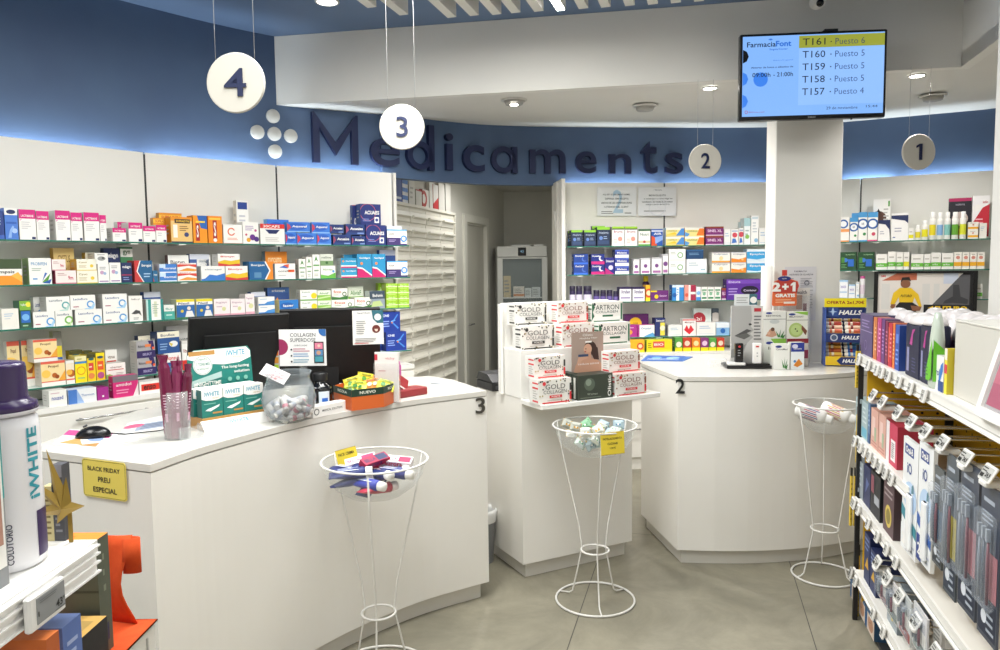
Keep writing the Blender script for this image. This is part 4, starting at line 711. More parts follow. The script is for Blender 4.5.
shelf_row(LFB, SH_Z[4], PL(4), [
 (30.5, 55.5, 362, 'honey'), (24, 48.5, 340, 'honey', on), (56, 64.8, 361.5, 'honey_s'), (44.5, 53.5, 332, 'ythin', bk1), (12, 25, 341, 'honey', bk1), (-3, 10, 342, 'honey', bk1),
 (65.4, 77.6, 357, 'yblue'), (78, 86.6, 355, 'yred'), (87, 96, 353.5, 'yor'), (60, 74, 351, 'yred', bk1), (75, 84, 351.5, 'yred', bk1), (97, 117, 364, 'redl'), (96.8, 109, 350.5, 'redl', {'back': 1}),
 (129, 148, 341.5, 'purorg', {'n': 2}), (156, 174, 353.5, 'bluyl'), (150.6, 173, 332, 'bluy', on), (175, 191, 341, 'redwh'), (160, 185.5, 326, 'redback', bk1), (192, 215, 340, 'redwh'), (131, 149, 336, 'bluy', bk1),
 (226, 246, 338, 'honey'), (255, 272, 334, 'bwave'), (276, 288, 330, 'yblue'), (372, 379, 330, 'cinfa', bk1),
 (382.6, 403.4, 332, 'cinfa'), (378, 397.5, 312, 'cinfa', on)])
# low cabinet under the shelves, with drawers
CT = .958
ctop = off(LW, .30)
t = empty('wall_cabinet', (0, 0, 0), 0, 'long low white cabinet under the left wall shelves with bar handles', 'cabinet')
t.location = (LW[1].x, LW[1].y, 0)
def rel(v): return (v[0]-LW[1].x, v[1]-LW[1].y)
inn = off(LW, .012)
m = MB()
for i in range(4):
    m.prism([rel(inn[i]), rel(inn[i+1]), rel(ctop[i+1]), rel(ctop[i])], CT-.028, CT, LAC)
m.build('worktop', t)
bf = off(LW, .285); m = MB()
for i in range(4): m.prism([rel(inn[i]), rel(inn[i+1]), rel(bf[i+1]), rel(bf[i])], .0, CT-.0285, M('E7E4DC', .4))
m.build('carcass', t)
for i in range(4):
    a, b = bf[i], bf[i+1]; u = (b-a).normalized(); L_ = (b-a).length; nd = max(1, round(L_/.62))
    if i == 0: nd = 2
    for k in range(nd):
        x0 = L_*k/nd+.006; x1 = L_*(k+1)/nd-.006
        for z0, z1 in ((.66, .915), (.38, .652), (.10, .372)):
            m = MB(); m.box(x0, x1, -.018, -.0005, z0, z1, M('EDEAE3', .3), ch=.0015)
            d = m.build('drawer', t, (*rel(a), 0), facing(u))
            m = MB(); w2_ = (x1-x0)*.56/2; xm = (x0+x1)/2; zz = z1-.035
            m.tube([(xm-w2_, -.045, zz), (xm+w2_, -.045, zz)], .005, CHROME); m.tube([(xm-w2_*.85, -.018, zz), (xm-w2_*.85, -.045, zz)], .006, CHROME); m.tube([(xm+w2_*.85, -.018, zz), (xm+w2_*.85, -.045, zz)], .006, CHROME)
            m.build('handle', d)
shelf_row(ctop, CT, 'left cabinet top', [(37, 55.5, 391.5, 'noured'), (57, 86, 390, 'tinorm'), (86.6, 98.5, 388.5, 'magsq'), (103, 129, 376.5, 'magbig', {'d': .05}), (130, 160, 381.5, 'enso'), (161, 180, 380, 'noured')])
# end panel of the left shelving
e0 = LW[4]; u = (LW[4]-LW[3]).normalized(); nn = Vector((u.y, -u.x))
t = empty('shelving_post', (e0.x, e0.y, 0), facing(u), 'narrow white end post of the left wall shelving beside the passage', 'panel')
m = MB(); m.box(-.0, .022, -.02, .06, 0, 2.31, M('E4E1DA', .4), ch=.002); m.build('post', t); m = MB(); m.box(.0225, .026, -.005, .005, .2, 2.25, M('3A3A3A', .4)); m.build('seam', t)

# ================================================================ REAR SHELVING
BW = [Vector(p) for p in [(.51, 6.03), (1.36, 6.13), (2.30, 6.18)]]; BF = off(BW, .2)
bn = ['left bay', 'right bay']
for k in range(2):
    a, b = BW[k], BW[k+1]; u = (b-a).normalized(); L_ = (b-a).length
    t = empty('back_panel', (a.x, a.y, .95), facing(u), f'white back panel of the rear shelving, {bn[k]}', 'panel', 'white back panels of the wall shelving')
    m = MB(); m.box(.006, L_-.006, 0, .018, 0, 1.35, M('E9E6DF', .45)); m.build('board', t)
    m = MB(); m.box(-.004, .0055, -.002, .012, 0, 1.345, M('2A2A2A', .5)); m.build('slotted_rail', t)
    for lv, z in {1: 1.783, 2: 1.560, 3: 1.342, 4: 1.056}.items():
        glass_shelf(BF[k], BF[k+1], z, .19, f'{lvl[lv]} glass shelf of the rear shelving, {bn[k]}', 'glass shelves of the rear wall')
a = BW[0]; t = empty('shelving_post', (a.x-.03, a.y+.02, 0), facing(BW[1]-BW[0]), 'white end post of the rear shelving beside the dark passage', 'panel')
m = MB(); m.box(-.012, .018, -.21, .12, 0, 2.31, M('E4E1DA', .4), ch=.002); m.build('post', t); m = MB(); m.box(-.03, -.0125, -.1, .1, 0, 2.3, M('C9C6BE', .4)); m.build('cover_strip', t)
t = empty('wall_cabinet', (BW[0].x, BW[0].y, 0), 0, 'low white cabinet under the rear shelving with bar handles', 'cabinet')
def relb(v): return (v[0]-BW[0].x, v[1]-BW[0].y)
bi = off(BW, .012); bo = off(BW, .285); bc = off(BW, .27)
m = MB()
for i in range(2): m.prism([relb(bi[i]), relb(bi[i+1]), relb(bo[i+1]), relb(bo[i])], .915, .94, LAC)
m.build('worktop', t); m = MB()
for i in range(2): m.prism([relb(bi[i]), relb(bi[i+1]), relb(bc[i+1]), relb(bc[i])], 0, .9145, M('E7E4DC', .4))
m.build('carcass', t)
for i in range(2):
    a, b = bc[i], bc[i+1]; u = (b-a).normalized(); L_ = (b-a).length
    for z0, z1 in ((.68, .9), (.38, .672), (.10, .372)):
        m = MB(); m.box(.006, L_-.006, -.018, -.0005, z0, z1, M('EDEAE3', .3), ch=.0015); d = m.build('drawer', t, (*relb(a), 0), facing(u))
        m = MB(); m.tube([(L_*.3, -.045, z1-.04), (L_*.7, -.045, z1-.04)], .005, CHROME); m.tube([(L_*.34, -.018, z1-.04), (L_*.34, -.045, z1-.04)], .005, CHROME); m.tube([(L_*.66, -.018, z1-.04), (L_*.66, -.045, z1-.04)], .005, CHROME); m.build('handle', d)
def PB(lv): return f'{lvl[lv]} rear shelf'
shelf_row(BF, 1.783, PB(1), [(571, 582.5, 230, 'nvgreen'), (584, 596, 230, 'nvgreen'), (597, 610, 227, 'nvgreen'), (612, 624.5, 226.5, 'wcherry'), (625, 637.5, 226.5, 'wcherry'), (638.5, 650.5, 229, 'wgtop'), (651.5, 663, 229, 'blred'),
 (568, 571, 231, 'nvgreen', bk1), (592, 605, 226, 'nvgreen', bk1),
 (666, 684.5, 227.5, 'yswirl', {'n': 2}), (685, 704.5, 227.5, 'yorange', {'n': 2}), (706, 724, 226.5, 'purtx', {'n': 2}), (724.6, 731, 229, 'wplain'), (731.4, 739, 229, 'wrb'), (739.4, 744, 228, 'wrb'), (744.4, 751, 218, 'tealt'), (751.4, 759, 215.5, 'tallw'), (759.6, 768, 228, 'wplain'), (740, 745, 222, 'tealt', bk1)])
shelf_row(BF, 1.560, PB(2), [(573.5, 588, 254, 'moon', {'n': 2}), (591, 604.5, 254, 'moonp', {'n': 2}), (605, 614.5, 257.5, 'moons'), (615, 629, 249.5, 'blband', {'n': 3}), (633.5, 639.5, 259, 'wmauve'), (641, 650.5, 258, 'wmauve'), (652, 662, 257.5, 'wmauve'), (663, 668.5, 254, 'wmauve'),
 (669.2, 686, 249, 'wswirl', {'n': 2}), (687, 707.5, 259, 'wlow'), (687, 704, 249.5, 'dkblue', on), (712.4, 731, 252, 'worg', {'n': 2}), (732, 747, 252, 'worg2', {'n': 2}), (747.6, 768, 249, 'ltblue', {'n': 2})])
shelf_row(BF, 1.342, PB(3), [(619.5, 631.6, 287, 'pwbox'), (632.6, 645, 287, 'pwbox'), (651, 669, 290.5, 'py'), (646, 650.6, 285, 'y_org'), (672.6, 684.5, 285, 'brstripe'), (685, 696.5, 285, 'prstripe'), (697, 701.5, 287, 'wlb'), (702, 708, 287, 'wgrn'), (708.4, 715, 287, 'wgrn'), (715.4, 722, 287, 'wgrn'), (722.6, 727, 288, 'purtx'), (727.4, 762, 279, 'purbig')])
shelf_row(BF, 1.056, PB(4), [(600, 621, 325, 'wbw'), (623, 637.5, 325, 'mauve'), (624.5, 649, 314, 'pury', {'back': 1}), (638, 655, 325, 'wbw'), (655.6, 666, 318, 'nvyel'), (669, 683, 325, 'wplain'), (683.6, 697, 319, 'wr'), (697.6, 717, 322.5, 'wplain'), (717.6, 731, 322.5, 'bsmall'), (694.5, 712.5, 308.5, 'wcirc', bk1), (713.4, 720, 308.5, 'dkface', bk1), (735, 755, 318, 'ltblue')])
shelf_row(bo, .94, 'rear cabinet top', [(630.5, 645, 340, 'y_org'), (647, 673, 339.5, 'yband'), (676, 683.5, 337.5, 'sq_g'), (684, 692.5, 338, 'sq_r'), (693, 701.5, 338, 'sq_o'), (702, 710, 338, 'sq_p'), (710.4, 718, 338, 'sq_g'), (718.4, 726, 338, 'sq_r')])
for x0, x1, yt in ((569, 575, 286), (575.5, 582, 286), (583, 591.5, 286), (593, 599.5, 290), (600, 606, 290), (606.5, 612.5, 290), (613, 618.5, 291)):
    pill_bottle(BF, 1.342, PB(3), x0, x1, yt, '2A1C48', '1C1430', 'D8D2E4' if x0 < 592 else '6A5A9A', 'dark purple jar with pale label' if x0 < 592 else 'short dark purple jar', .3)
pill_bottle(off(BF, -.09), 1.342, PB(3), 642.5, 649.5, 276, '3A1A48', 'F0D428', 'E8C020', 'tall dark bottle with yellow cap and label', .22, neck=True)
pill_bottle(off(BF, -.09), 1.056, PB(4), 737, 745, 318, '9A2A7A', 'E8C0D0', 'F0E0E8', 'magenta bottle with pale cap', .25)
# printed notices taped over the rear shelving
def notice(x0, x1, y0, y1, label, ops):
    a, b = BW[0]+Vector((0, -.004)), BW[1]+Vector((0, -.004))
    if x0 > 660 or x1 > 670: a, b = BW[1]+Vector((0, -.022)), BW[2]+Vector((0, -.022))
    for q in (0,):
        u = (b-a).normalized(); p = at_plane(x0, y1, a, b); q_ = at_plane(x1, y0, a, b)
        p2 = at_plane(x0, y1, a, b)
    w = (q_.to_2d()-p.to_2d()).length; h = q_.z-p.z; nn = Vector((u.y, -u.x))
    o = MB(); o.box(0, w, -.0012, 0, 0, h, M('E3E4E6', .5)); o.decal((0, -.0012, 0), (w, 0, 0), (0, 0, h), ops)
    ob = o.build('printed_notice', None, (p.x+nn.x*.0075, p.y+nn.y*.0075, p.z), facing(u)); tag(ob, label, 'notice', 'notices on the rear panels'); return ob
notice(597, 636, 187, 216, 'white notice with four bold lines and a pale blue figure, left of two', [('t', .4, .1, .66, .9, '2', 'A9C4D8', .01), ('t', .14, .70, .84, .76, 'AQUEST ESTABLIMENT NOMES', DK), ('t', .2, .56, .8, .62, 'DISPENSA AMB RECEPTA', DK), ('t', .1, .42, .88, .48, 'ABANS DE LES DISPENSACIONS', DK), ('t', .18, .28, .8, .34, 'I ATENCIO DEL CLIENT', DK), ('l', .1, .06, .45, .18, 2, '7A7A7A'), ('l', .7, .06, .88, .14, 1, '7A7A7A')])
notice(638, 676, 187, 216, 'white notice with a small heading and four text lines, right of two', [('t', .4, .88, .62, .92, '+ farmacia', '3A4A6A'), ('t', .28, .68, .72, .74, 'BENVOLGUTS', DK), ('t', .15, .56, .9, .62, 'a continuació podreu llegir les', DK), ('t', .1, .46, .9, .52, 'condicions de venda de la nostra', DK), ('t', .2, .36, .82, .42, 'botiga a partir de les 21 h', DK), ('l', .15, .14, .85, .2, 1, '6A6A6A'), ('o', .5, .3, .3, .02, 'D2D6DC')])

# ================================================================ RIGHT SHELVING
RW = [Vector(p) for p in [(2.42, 6.14), (2.86, 5.90), (3.75, 5.42)]]
RWB = [Vector((2.37, 6.17)), Vector((2.86, 5.90)), Vector((3.75, 5.42))]; RF = off(RWB, .2)
for k in range(2):
    a, b = RWB[k], RWB[k+1]; u = (b-a).normalized(); L_ = (b-a).length
    t = empty('back_panel', (a.x, a.y, .95), facing(u), f'white back panel of the shelving right of the column, {bn[k]}', 'panel', 'white back panels of the wall shelving')
    m = MB(); m.box(.006, L_-.006, 0, .018, 0, 1.34, M('E3E2DC', .45)); m.build('board', t)
    m = MB(); m.box(-.004, .0055, -.002, .012, 0, 1.335, M('2A2A2A', .5)); m.build('slotted_rail', t)
    for lv, z in {1: 1.79, 2: 1.5715, 3: 1.355}.items():
        glass_shelf(RF[k], RF[k+1], z, .19, f'{lvl[lv]} glass shelf right of the column, {bn[k]}', 'glass shelves right of the column')
def PR(lv): return f'{lvl[lv]} shelf right of column'
shelf_row(RF, 1.79, PR(1), [(838, 850, 217, 'bcirco'), (850.4, 858.6, 217.5, 'bcirc'), (859, 868, 212, 'bcirc'), (868.4, 878.4, 212, 'bcircp'), (879, 891, 220, 'nvwavel'), (892, 909, 213, 'nvwave'), (909.6, 914.6, 228, 'wyband'), (873.5, 891, 199, 'photo', bk1), (852, 860, 213, 'bcirc', bk1), (949, 972, 198, 'blackface', bk1), (972.6, 990, 195.5, 'redwhite', bk1), (969, 979.5, 222, 'woband', {'n': 2}), (980.5, 988, 223, 'plainw')])
for x0, x1, yt, lb, wd in ((916, 921.6, 225, 'E8D83A', 'small white bottle with yellow label'), (922.4, 929, 220.5, 'E8E02A', 'medium white bottle with yellow label'), (930, 936.8, 212, 'EBD82A', 'tall white bottle with yellow label'), (937.6, 944, 212.5, '8AB4E0', 'tall white bottle with light blue label'), (945, 951.6, 212, '8AC8C0', 'tall white bottle with aqua label'), (952.4, 959.6, 212, '6AA83A', 'tall white bottle with green label'), (960.4, 967.4, 211.5, 'DCE03A', 'tall white bottle with lime yellow label')):
    pill_bottle(RF, 1.79, PR(1), x0, x1, yt, 'EFEDE8', 'F2F1EE', lb, wd, .2, neck=True)
shelf_row(RF, 1.5715, PR(2), [(841, 858, 252, 'dgreen'), (859, 876, 252, 'dgreen'), (877.6, 889, 254, 'wgband'), (889.4, 897.6, 251.5, 'wgband'), (898, 905, 252, 'wgband'), (905.4, 911, 252, 'wyband'), (913, 925.4, 254, 'wgband'), (925.8, 932.6, 254, 'wgband'), (933, 943, 252.5, 'wgband'), (943.6, 955.6, 253, 'wgband'), (956, 964, 252, 'woband'), (964.4, 971.6, 252, 'woband'), (972, 979, 252, 'woband'), (979.4, 987, 252, 'woband')])
shelf_row(RF, 1.355, PR(3), [(841, 850, 280, 'wbl'), (850.6, 857.6, 284.5, 'wbl'), (858, 861.6, 282, 'tallw'), (979, 986, 284, 'wgband')])
pill_bottle(RF, 1.355, PR(3), 862, 867.4, 276, 'EFEDEE', 'D0609A', 'E8D8E4', 'white bottle with pink cap', .12)
# ================================================================ CABINET OF SMALL DRAWERS, PASSAGE
ca = Vector((-.845, 5.80)); cb_ = Vector((-.44, 7.22)); cu = (cb_-ca).normalized(); cL = (cb_-ca).length
t = empty('drawer_cabinet', (ca.x, ca.y, 0), facing(cu), 'tall cream cabinet of many small medicine drawers in the passage', 'cabinet')
m = MB(); CRM = M('E4E1D6', .45); m.box(0, cL, .0, .02, 0, 2.157, CRM); m.box(-.012, 0, -.02, .02, 0, 2.157, CRM); m.box(cL, cL+.015, -.02, .02, 0, 2.157, CRM); m.box(-.012, cL+.015, -.021, .02, 2.135, 2.157, CRM); m.build('carcass', t)
dw = (cL-.02)/4; NR = 17; dhh = (2.125-.1)/NR; proto = None
for r in range(NR):
    for c in range(4):
        x = .01+c*dw; z = .1+(NR-1-r)*dhh
        if proto is None:
            m = MB(); w_ = dw-.008; h_ = dhh-.006
            m.box(.006, w_-.004, -.014, -.0005, 0, h_*.55, CRM, ch=.002)
            m.add([(.004, -.012, h_*.55), (w_, -.012, h_*.55), (w_, -.0015, h_*.78), (.004, -.0015, h_*.78)], [(0, 1, 2, 3)], CRM)
            m.box(.004, w_, -.004, -.0005, h_*.78, h_, CRM)
            m.add([(.03, -.013, h_*.30), (w_-.03, -.013, h_*.30), (w_-.03, -.04, h_*.42), (.03, -.04, h_*.42), (.03, -.036, h_*.55), (w_-.03, -.036, h_*.55), (w_-.03, -.0125, h_*.5), (.03, -.0125, h_*.5)],
                  [(0, 1, 2, 3), (3, 2, 5, 4), (4, 5, 6, 7), (0, 3, 4, 7), (1, 6, 5, 2)], CRM)
            m.decal((.04, -.0125, .008), (w_-.08, 0, 0), (0, 0, h_*.2), [('l', .1, .2, .9, .8, 1, '8A8A84')])
            proto = m.build('drawer', t, (x, 0, z))
        else:
            o = proto.copy(); COL.objects.link(o); o.parent = t; o.location = (x, 0, z)
def on_drawers(x0, x1, yt, f, side, ops, words, kind='storage_box', cat='box', d=.16):
    A = ca+Vector((cu.y, -cu.x))*(-.0); n_ = Vector((cu.y, -cu.x)); A = ca-n_*.0; B = cb_-n_*.0
    p = at_plane(x0, 200, A, B); q = at_plane(x1, 200, A, B); w = (q-p).length-.003; z = at_plane((x0+x1)/2, yt, A, B).z
    c = (p+q)/2; m = MB(); dd_ = .035; m.box(-w/2, w/2, -.018, .017, 0, z-2.157, f, side); m.decal((-w/2, -.018, 0), (w, 0, 0), (0, 0, z-2.157), ops)
    o = m.build(kind, None, (c.x, c.y, 2.1572), facing(cu)); tag(o, words, cat, 'boxes and binders on top of the drawer cabinet')
on_drawers(393.5, 400, 178, '24469A', '1A3478', [('r', .1, .1, .9, .2, 'D8E0F0')], 'dark blue box, leftmost on top of the drawer cabinet')
on_drawers(400.4, 406, 179, 'DDE2EA', '24469A', [('r', 0, .12, 1, .3, '3A78C8'), ('r', 0, .45, 1, .62, '3A78C8'), ('r', 0, .78, 1, .95, '3A78C8')], 'white box with blue bands on the drawer cabinet')
on_drawers(407, 413, 181, 'D9D7D0', 'C8C6C0', [('l', .2, .2, .8, .8, 3, 'B0AEA8')], 'plain white upright binder beside the banded box on the drawer cabinet')
on_drawers(414, 420, 190, 'D2D0C8', 'C0BEB6', [('r', 0, .92, 1, 1, 'A82A2A')], 'low white box with red rim on the drawer cabinet')
on_drawers(420.6, 427, 190, 'E2E0DA', 'B83A34', [('o', .2, .45, .5, .22, 'B83A34')], 'white box with a red arc on the drawer cabinet')
on_drawers(427.6, 431, 182, 'DEDCD5', 'CFCDC6', [], 'narrow white binder beside the red arc box')
on_drawers(431.4, 436.5, 185, 'DDDBD6', 'C03034', [('p', [(0, 0), (1, 0), (1, .5), (0, .2)], 'C03034')], 'white binder with red lower corner on the drawer cabinet')
on_drawers(437, 443, 184, 'D3D1CA', 'C2C0B9', [], 'wide plain white binder, second from the right on the drawer cabinet')
on_drawers(443.8, 448.8, 184.5, 'D3D1CA', 'C2C0B9', [], 'plain white binder at the far right end of the drawer cabinet')
# glass-fronted fridge
t = empty('medicine_fridge', (.255, 8.28, 0), rad(4), 'white glass-door fridge with black display at the end of the passage', 'fridge')
FW, FH = .56, 1.86; FM = M('C9C9C4', .35)
m = MB(); m.box(-FW/2, FW/2, .03, .5, .05, 1.80, FM); m.box(-FW/2, FW/2, -.0, .03, 0, .15, FM); m.box(-FW/2, FW/2, 0, .5, 1.74, FH, FM, ch=.006); m.build('body', t)
m = MB()
m.box(-FW/2, -FW/2+.06, -.03, -.001, .15, 1.735, FM, ch=.003); m.box(FW/2-.06, FW/2, -.03, -.001, .15, 1.735, FM, ch=.003); m.box(-FW/2+.06, FW/2-.06, -.03, -.001, .15, .24, FM); m.box(-FW/2+.06, FW/2-.06, -.03, -.001, 1.72, 1.735, FM); fd = m.build('door', t)
m = MB(); m.box(-FW/2+.06, FW/2-.06, -.02, -.014, .24, 1.72, G('fridge_glass', 'C8D4D4', .05, .12)); m.build('glass', fd)
m = MB(); m.box(-FW/2+.015, -FW/2+.035, -.055, -.03, .95, 1.15, M('B0B0AC', .3)); m.build('handle', fd)
m = MB(); m.box(-.045, .045, -.006, -.0005, 1.755, 1.845, M('101216', .2)); m.decal((-.03, -.006, 1.775), (.06, 0, 0), (0, 0, .05), [('t', .2, .3, .8, .8, '4.2', SE('9ACBE8', .6))]); m.build('display', t)
m = MB(); m.box(-FW/2+.01, FW/2-.01, .0285, .0295, .2, 1.73, M('5A605F', .6)); m.build('inner_panel', t)
for i, z in enumerate((.62, .95, 1.28)):
    m = MB(); m.box(-FW/2+.06, FW/2-.06, -.0135, .028, z, z+.012, M('E0E0DC', .4)); m.build('shelf', t)
fr = Matrix.Rotation(rad(4), 3, 'Z')
for i, (x0, x1, z, h, c, wd) in enumerate(((-.21, -.13, 1.292, .24, 'C8B48A', 'tall tan stack of cartons'), (-.10, .02, 1.292, .12, 'E0D8CC', 'white carton with an orange band'), (.03, .10, 1.292, .10, 'D8DCDA', 'small pale carton'), (.11, .20, 1.292, .11, 'D0D4D4', 'grey white carton'),
        (-.21, -.14, .962, .20, 'B8B8B4', 'grey carton'), (-.12, 0, .962, .10, 'DDE0DE', 'low white carton'), (.01, .10, .962, .13, 'E2E2DE', 'medium white carton'), (.11, .20, .962, .15, 'D8DAD8', 'taller white carton'))):
    m = MB(); m.box(x0, x1, -.012, .026, 0, h, c); m.decal((x0, -.012, 0), (x1-x0, 0, 0), (0, 0, h), [('l', .1, .2, .9, .85, 4, '8A8A84')]+([('r', 0, .1, 1, .3, 'D88A4A')] if i == 1 else []))
    p = Vector((.255, 8.28, z+.0005)); o = m.build('refrigerated_box', None, p, rad(4)); tag(o, f'{wd} on the {"upper" if z > 1.2 else "lower"} visible shelf of the fridge', 'box', 'cartons inside the fridge')
m = MB(); m.box(-.12, .1, .1, .3, 0, .012, M('D8D8D4', .5)); m.box(-.1, .12, .12, .32, .0125, .022, M('C4C4C0', .5)); o = m.build('paper_stack', None, (.255, 8.28, FH), rad(4)); tag(o, 'flat stack of papers lying on top of the fridge', 'papers')
m = MB(); m.box(.14, .24, .05, .35, 0, .02, M('D8D8D4', .5)); o = m.build('flat_box', None, (.255, 8.28, FH), rad(4)); tag(o, 'flat pale box at the right on top of the fridge', 'box')
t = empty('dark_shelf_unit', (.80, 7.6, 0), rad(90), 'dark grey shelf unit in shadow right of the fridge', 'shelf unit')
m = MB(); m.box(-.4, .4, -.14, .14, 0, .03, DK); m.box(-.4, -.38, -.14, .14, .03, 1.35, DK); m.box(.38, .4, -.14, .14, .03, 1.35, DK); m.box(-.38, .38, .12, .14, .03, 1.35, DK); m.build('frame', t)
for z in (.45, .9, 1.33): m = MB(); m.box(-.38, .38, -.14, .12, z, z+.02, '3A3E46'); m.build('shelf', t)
m = MB(); n_ = 8
for i in range(n_):
    a = i/n_; b = (i+1)/n_; m.quad((-.02+.035*math.sin(a*2.2), 0, -.75*a), (.025+.03*math.sin(a*2.2), .02, -.75*a), (.025+.03*math.sin(b*2.2), .02, -.75*b), (-.02+.035*math.sin(b*2.2), 0, -.75*b), M('DAD8D2', .6))
o = m.build('hanging_paper', None, (.46, 5.98, 2.07), 0); tag(o, 'long white paper strip hanging beside the rear shelving post', 'paper')
so = o.modifiers.new('thickness', 'SOLIDIFY'); so.thickness = .002

# ================================================================ COUNTERS
def scaled(poly, d):   # inset a plan polygon
    P = [Vector(p) for p in poly]; n = len(P); out = []
    A_2 = sum(P[i].x*P[(i+1) % n].y-P[(i+1) % n].x*P[i].y for i in range(n)); sg = 1 if A_2 > 0 else -1
    for i in range(n):
        a, b, c = P[i-1], P[i], P[(i+1) % n]; d1 = (b-a).normalized(); d2 = (c-b).normalized(); n1 = Vector((-d1.y, d1.x))*sg; n2 = Vector((-d2.y, d2.x))*sg
        k = (n1+n2); k = k/max(.3, k.dot(n1)); out.append(tuple(b+k*d))
    return out
CM = noisy('counter_white', 'E9E6DF', 'ECE9E3', 3, .32, 0)
KS = .952; ZC = 1.03
def counter(name, poly, label, org, ztop=ZC, cat='counter'):
    P = [(x*KS-org[0], y*KS-org[1]) for x, y in poly]
    t = empty(name, (org[0], org[1], 0), 0, label, cat)
    m = MB(); m.prism(P, ztop-.024, ztop, M('DAD7D0', .25, coat=.2)); o = m.build('worktop', t); b = o.modifiers.new('b', 'BEVEL'); b.width = .002; b.segments = 2; b.limit_method = 'ANGLE'
    m = MB(); m.prism(scaled(P, .006), ztop-.028, ztop-.0243, M('ACA9A2', .6)); m.build('shadow_gap', t)
    m = MB(); m.prism(scaled(P, .002), .082, ztop-.0283, CM); m.build('body', t)
    m = MB(); m.prism(scaled(P, .035), 0, .0815, M('D6D3CB', .4)); m.build('plinth', t); return t
f3 = smooth_line([(-1.135, 2.348), (-1.064, 2.571), (-.959, 2.786), (-.831, 3.005), (-.65, 3.246), (-.39, 3.50), (-.07, 3.711)], 5)
C3 = [tuple(p) for p in f3]+[(-.27, 4.11), (-.42, 4.27), (-.95, 4.0), (-1.45, 3.62), (-1.64, 3.30), (-1.69, 2.68), (-1.68, 2.58)]
c3 = counter('service_counter', C3, 'curved white service counter numbered 3 with two monitors on it', (-.9, 3.2))
C2 = [(.993, 4.106)]+[tuple(p) for p in smooth_line([(1.2, 4.085), (1.451, 4.08), (1.75, 4.12), (2.046, 4.214), (2.6, 4.46)], 4)]+[(2.6, 4.68), (1.732, 4.68), (1.732, 5.15), (1.0, 5.15), (.905, 4.728)]
c2 = counter('service_counter', C2, 'white service counter numbered 2 in front of the column', (1.5, 4.5))
def numeral(ch, x0, x1, y0, y1, A, B, parent, w=None, name='numeral'):
    A = Vector(A); B = Vector(B); u = (B-A).normalized(); n_ = Vector((u.y, -u.x)); A = A+n_*.0; p = at_plane(x0, y1, A, B); q = at_plane(x1, y0, A, B); h = q.z-p.z; w = w or (q.to_2d()-p.to_2d()).length
    m = MB(); solid(m, ch, w, h, .003, M('55524C', .3, .5) if ch == '3' else M('1A1A1C', .4), .012)
    m.build(name, parent, Vector((p.x+n_.x*.001, p.y+n_.y*.001, p.z))-parent.location, facing(u))
numeral('3', 475.5, 485, 397, 414, f3[-4]*KS, f3[-1]*KS, c3, .052)
numeral('2', 675.5, 684.5, 378.8, 393.5, (.993*KS, 4.102*KS), (1.2*KS, 4.081*KS), c2, .048)
# Black Friday card on the end panel of counter 3
A, B = Vector((-1.135-.45, 2.348+.19))*KS, Vector((-1.135, 2.348))*KS; u = (B-A).normalized(); n_ = Vector((u.y, -u.x)); p = at_plane(85, 495, A, B); q = at_plane(126.5, 463, A, B); w = (q.to_2d()-p.to_2d()).length; h = q.z-p.z
def rrect(w, h, r, n=5):
    P = []
    for cx, cy, a0 in ((w-r, r, -90), (w-r, h-r, 0), (r, h-r, 90), (r, r, 180)):
        for i in range(n+1): a = rad(a0+90*i/n); P.append((cx+r*math.cos(a), cy+r*math.sin(a)))
    return P
def flat_card(P, th, m, mb):   # card outline in x-z, thickness along -y
    n = len(P); mb.add([(a, -th, b) for a, b in P]+[(a, 0, b) for a, b in P], [tuple(range(n)), tuple(reversed(range(n, 2*n)))]+[(i, n+i, n+(i+1) % n, (i+1) % n) for i in range(n)], m)
m = MB(); flat_card(rrect(w, h, .012), .0015, M('E3CF5E', .5), m)
n0 = rrect(w-.006, h-.006, .010); n1 = rrect(w-.0085, h-.0085, .009)
for i in range(len(n0)):
    j = (i+1) % len(n0); a, b = n0[i], n0[j]; c, d = n1[j], n1[i]
    m.add([(a[0]+.003, -.0019, a[1]+.003), (b[0]+.003, -.0019, b[1]+.003), (c[0]+.00425, -.0019, c[1]+.00425), (d[0]+.00425, -.0019, d[1]+.00425)], [(0, 1, 2, 3)], M('4A431C', .5))
m.decal((0, -.0016, 0), (w, 0, 0), (0, 0, h), [('t', .13, .70, .87, .82, 'BLACK FRIDAY', '1A1812', .02), ('t', .36, .42, .64, .56, 'PREU', '1A1812', .02), ('t', .24, .15, .78, .29, 'ESPECIAL', '1A1812', .02)])
o = m.build('offer_sign', None, (p.x+n_.x*.003, p.y+n_.y*.003, p.z), facing(u)); tag(o, 'yellow rounded card reading Black Friday preu especial on the counter end', 'sign')

# ---- middle display unit
mu = Vector((.62, .32)).normalized(); mn = Vector((mu.y, -mu.x)); m0 = Vector((.105, 3.735)); ML = .70
MT = [0., 0]
def mp(s, t_): q = m0+mu*s-mn*t_; return (q.x, q.y)     # s along the front, t behind the front
t = DU = empty('display_unit', (m0.x, m0.y, 0), facing(mu), 'white stepped display unit stacked with collagen cartons between the counters', 'display unit')
m = MB(); m.prism([(0, 0), (ML, 0), (ML-.02, .52), (-.0, .52)], .082, .952, CM); m.build('body', t)
m = MB(); m.prism([(.03, .03), (ML-.03, .03), (ML-.05, .49), (.03, .49)], 0, .0815, M('D6D3CB', .4)); m.build('plinth', t)
m = MB(); m.box(-.003, ML+.03, -.205, .0, .928, .952, LAC, ch=.002); m.build('lower_shelf', t)
m = MB(); m.box(-.003, ML-.01, 0.0005, .19, .9525, 1.2, LAC, ch=.002); m.build('upper_step', t)
m = MB(); m.box(-.008, ML-.02, .1905, .21, .9525, 1.435, LAC, ch=.002); m.build('backboard', t)
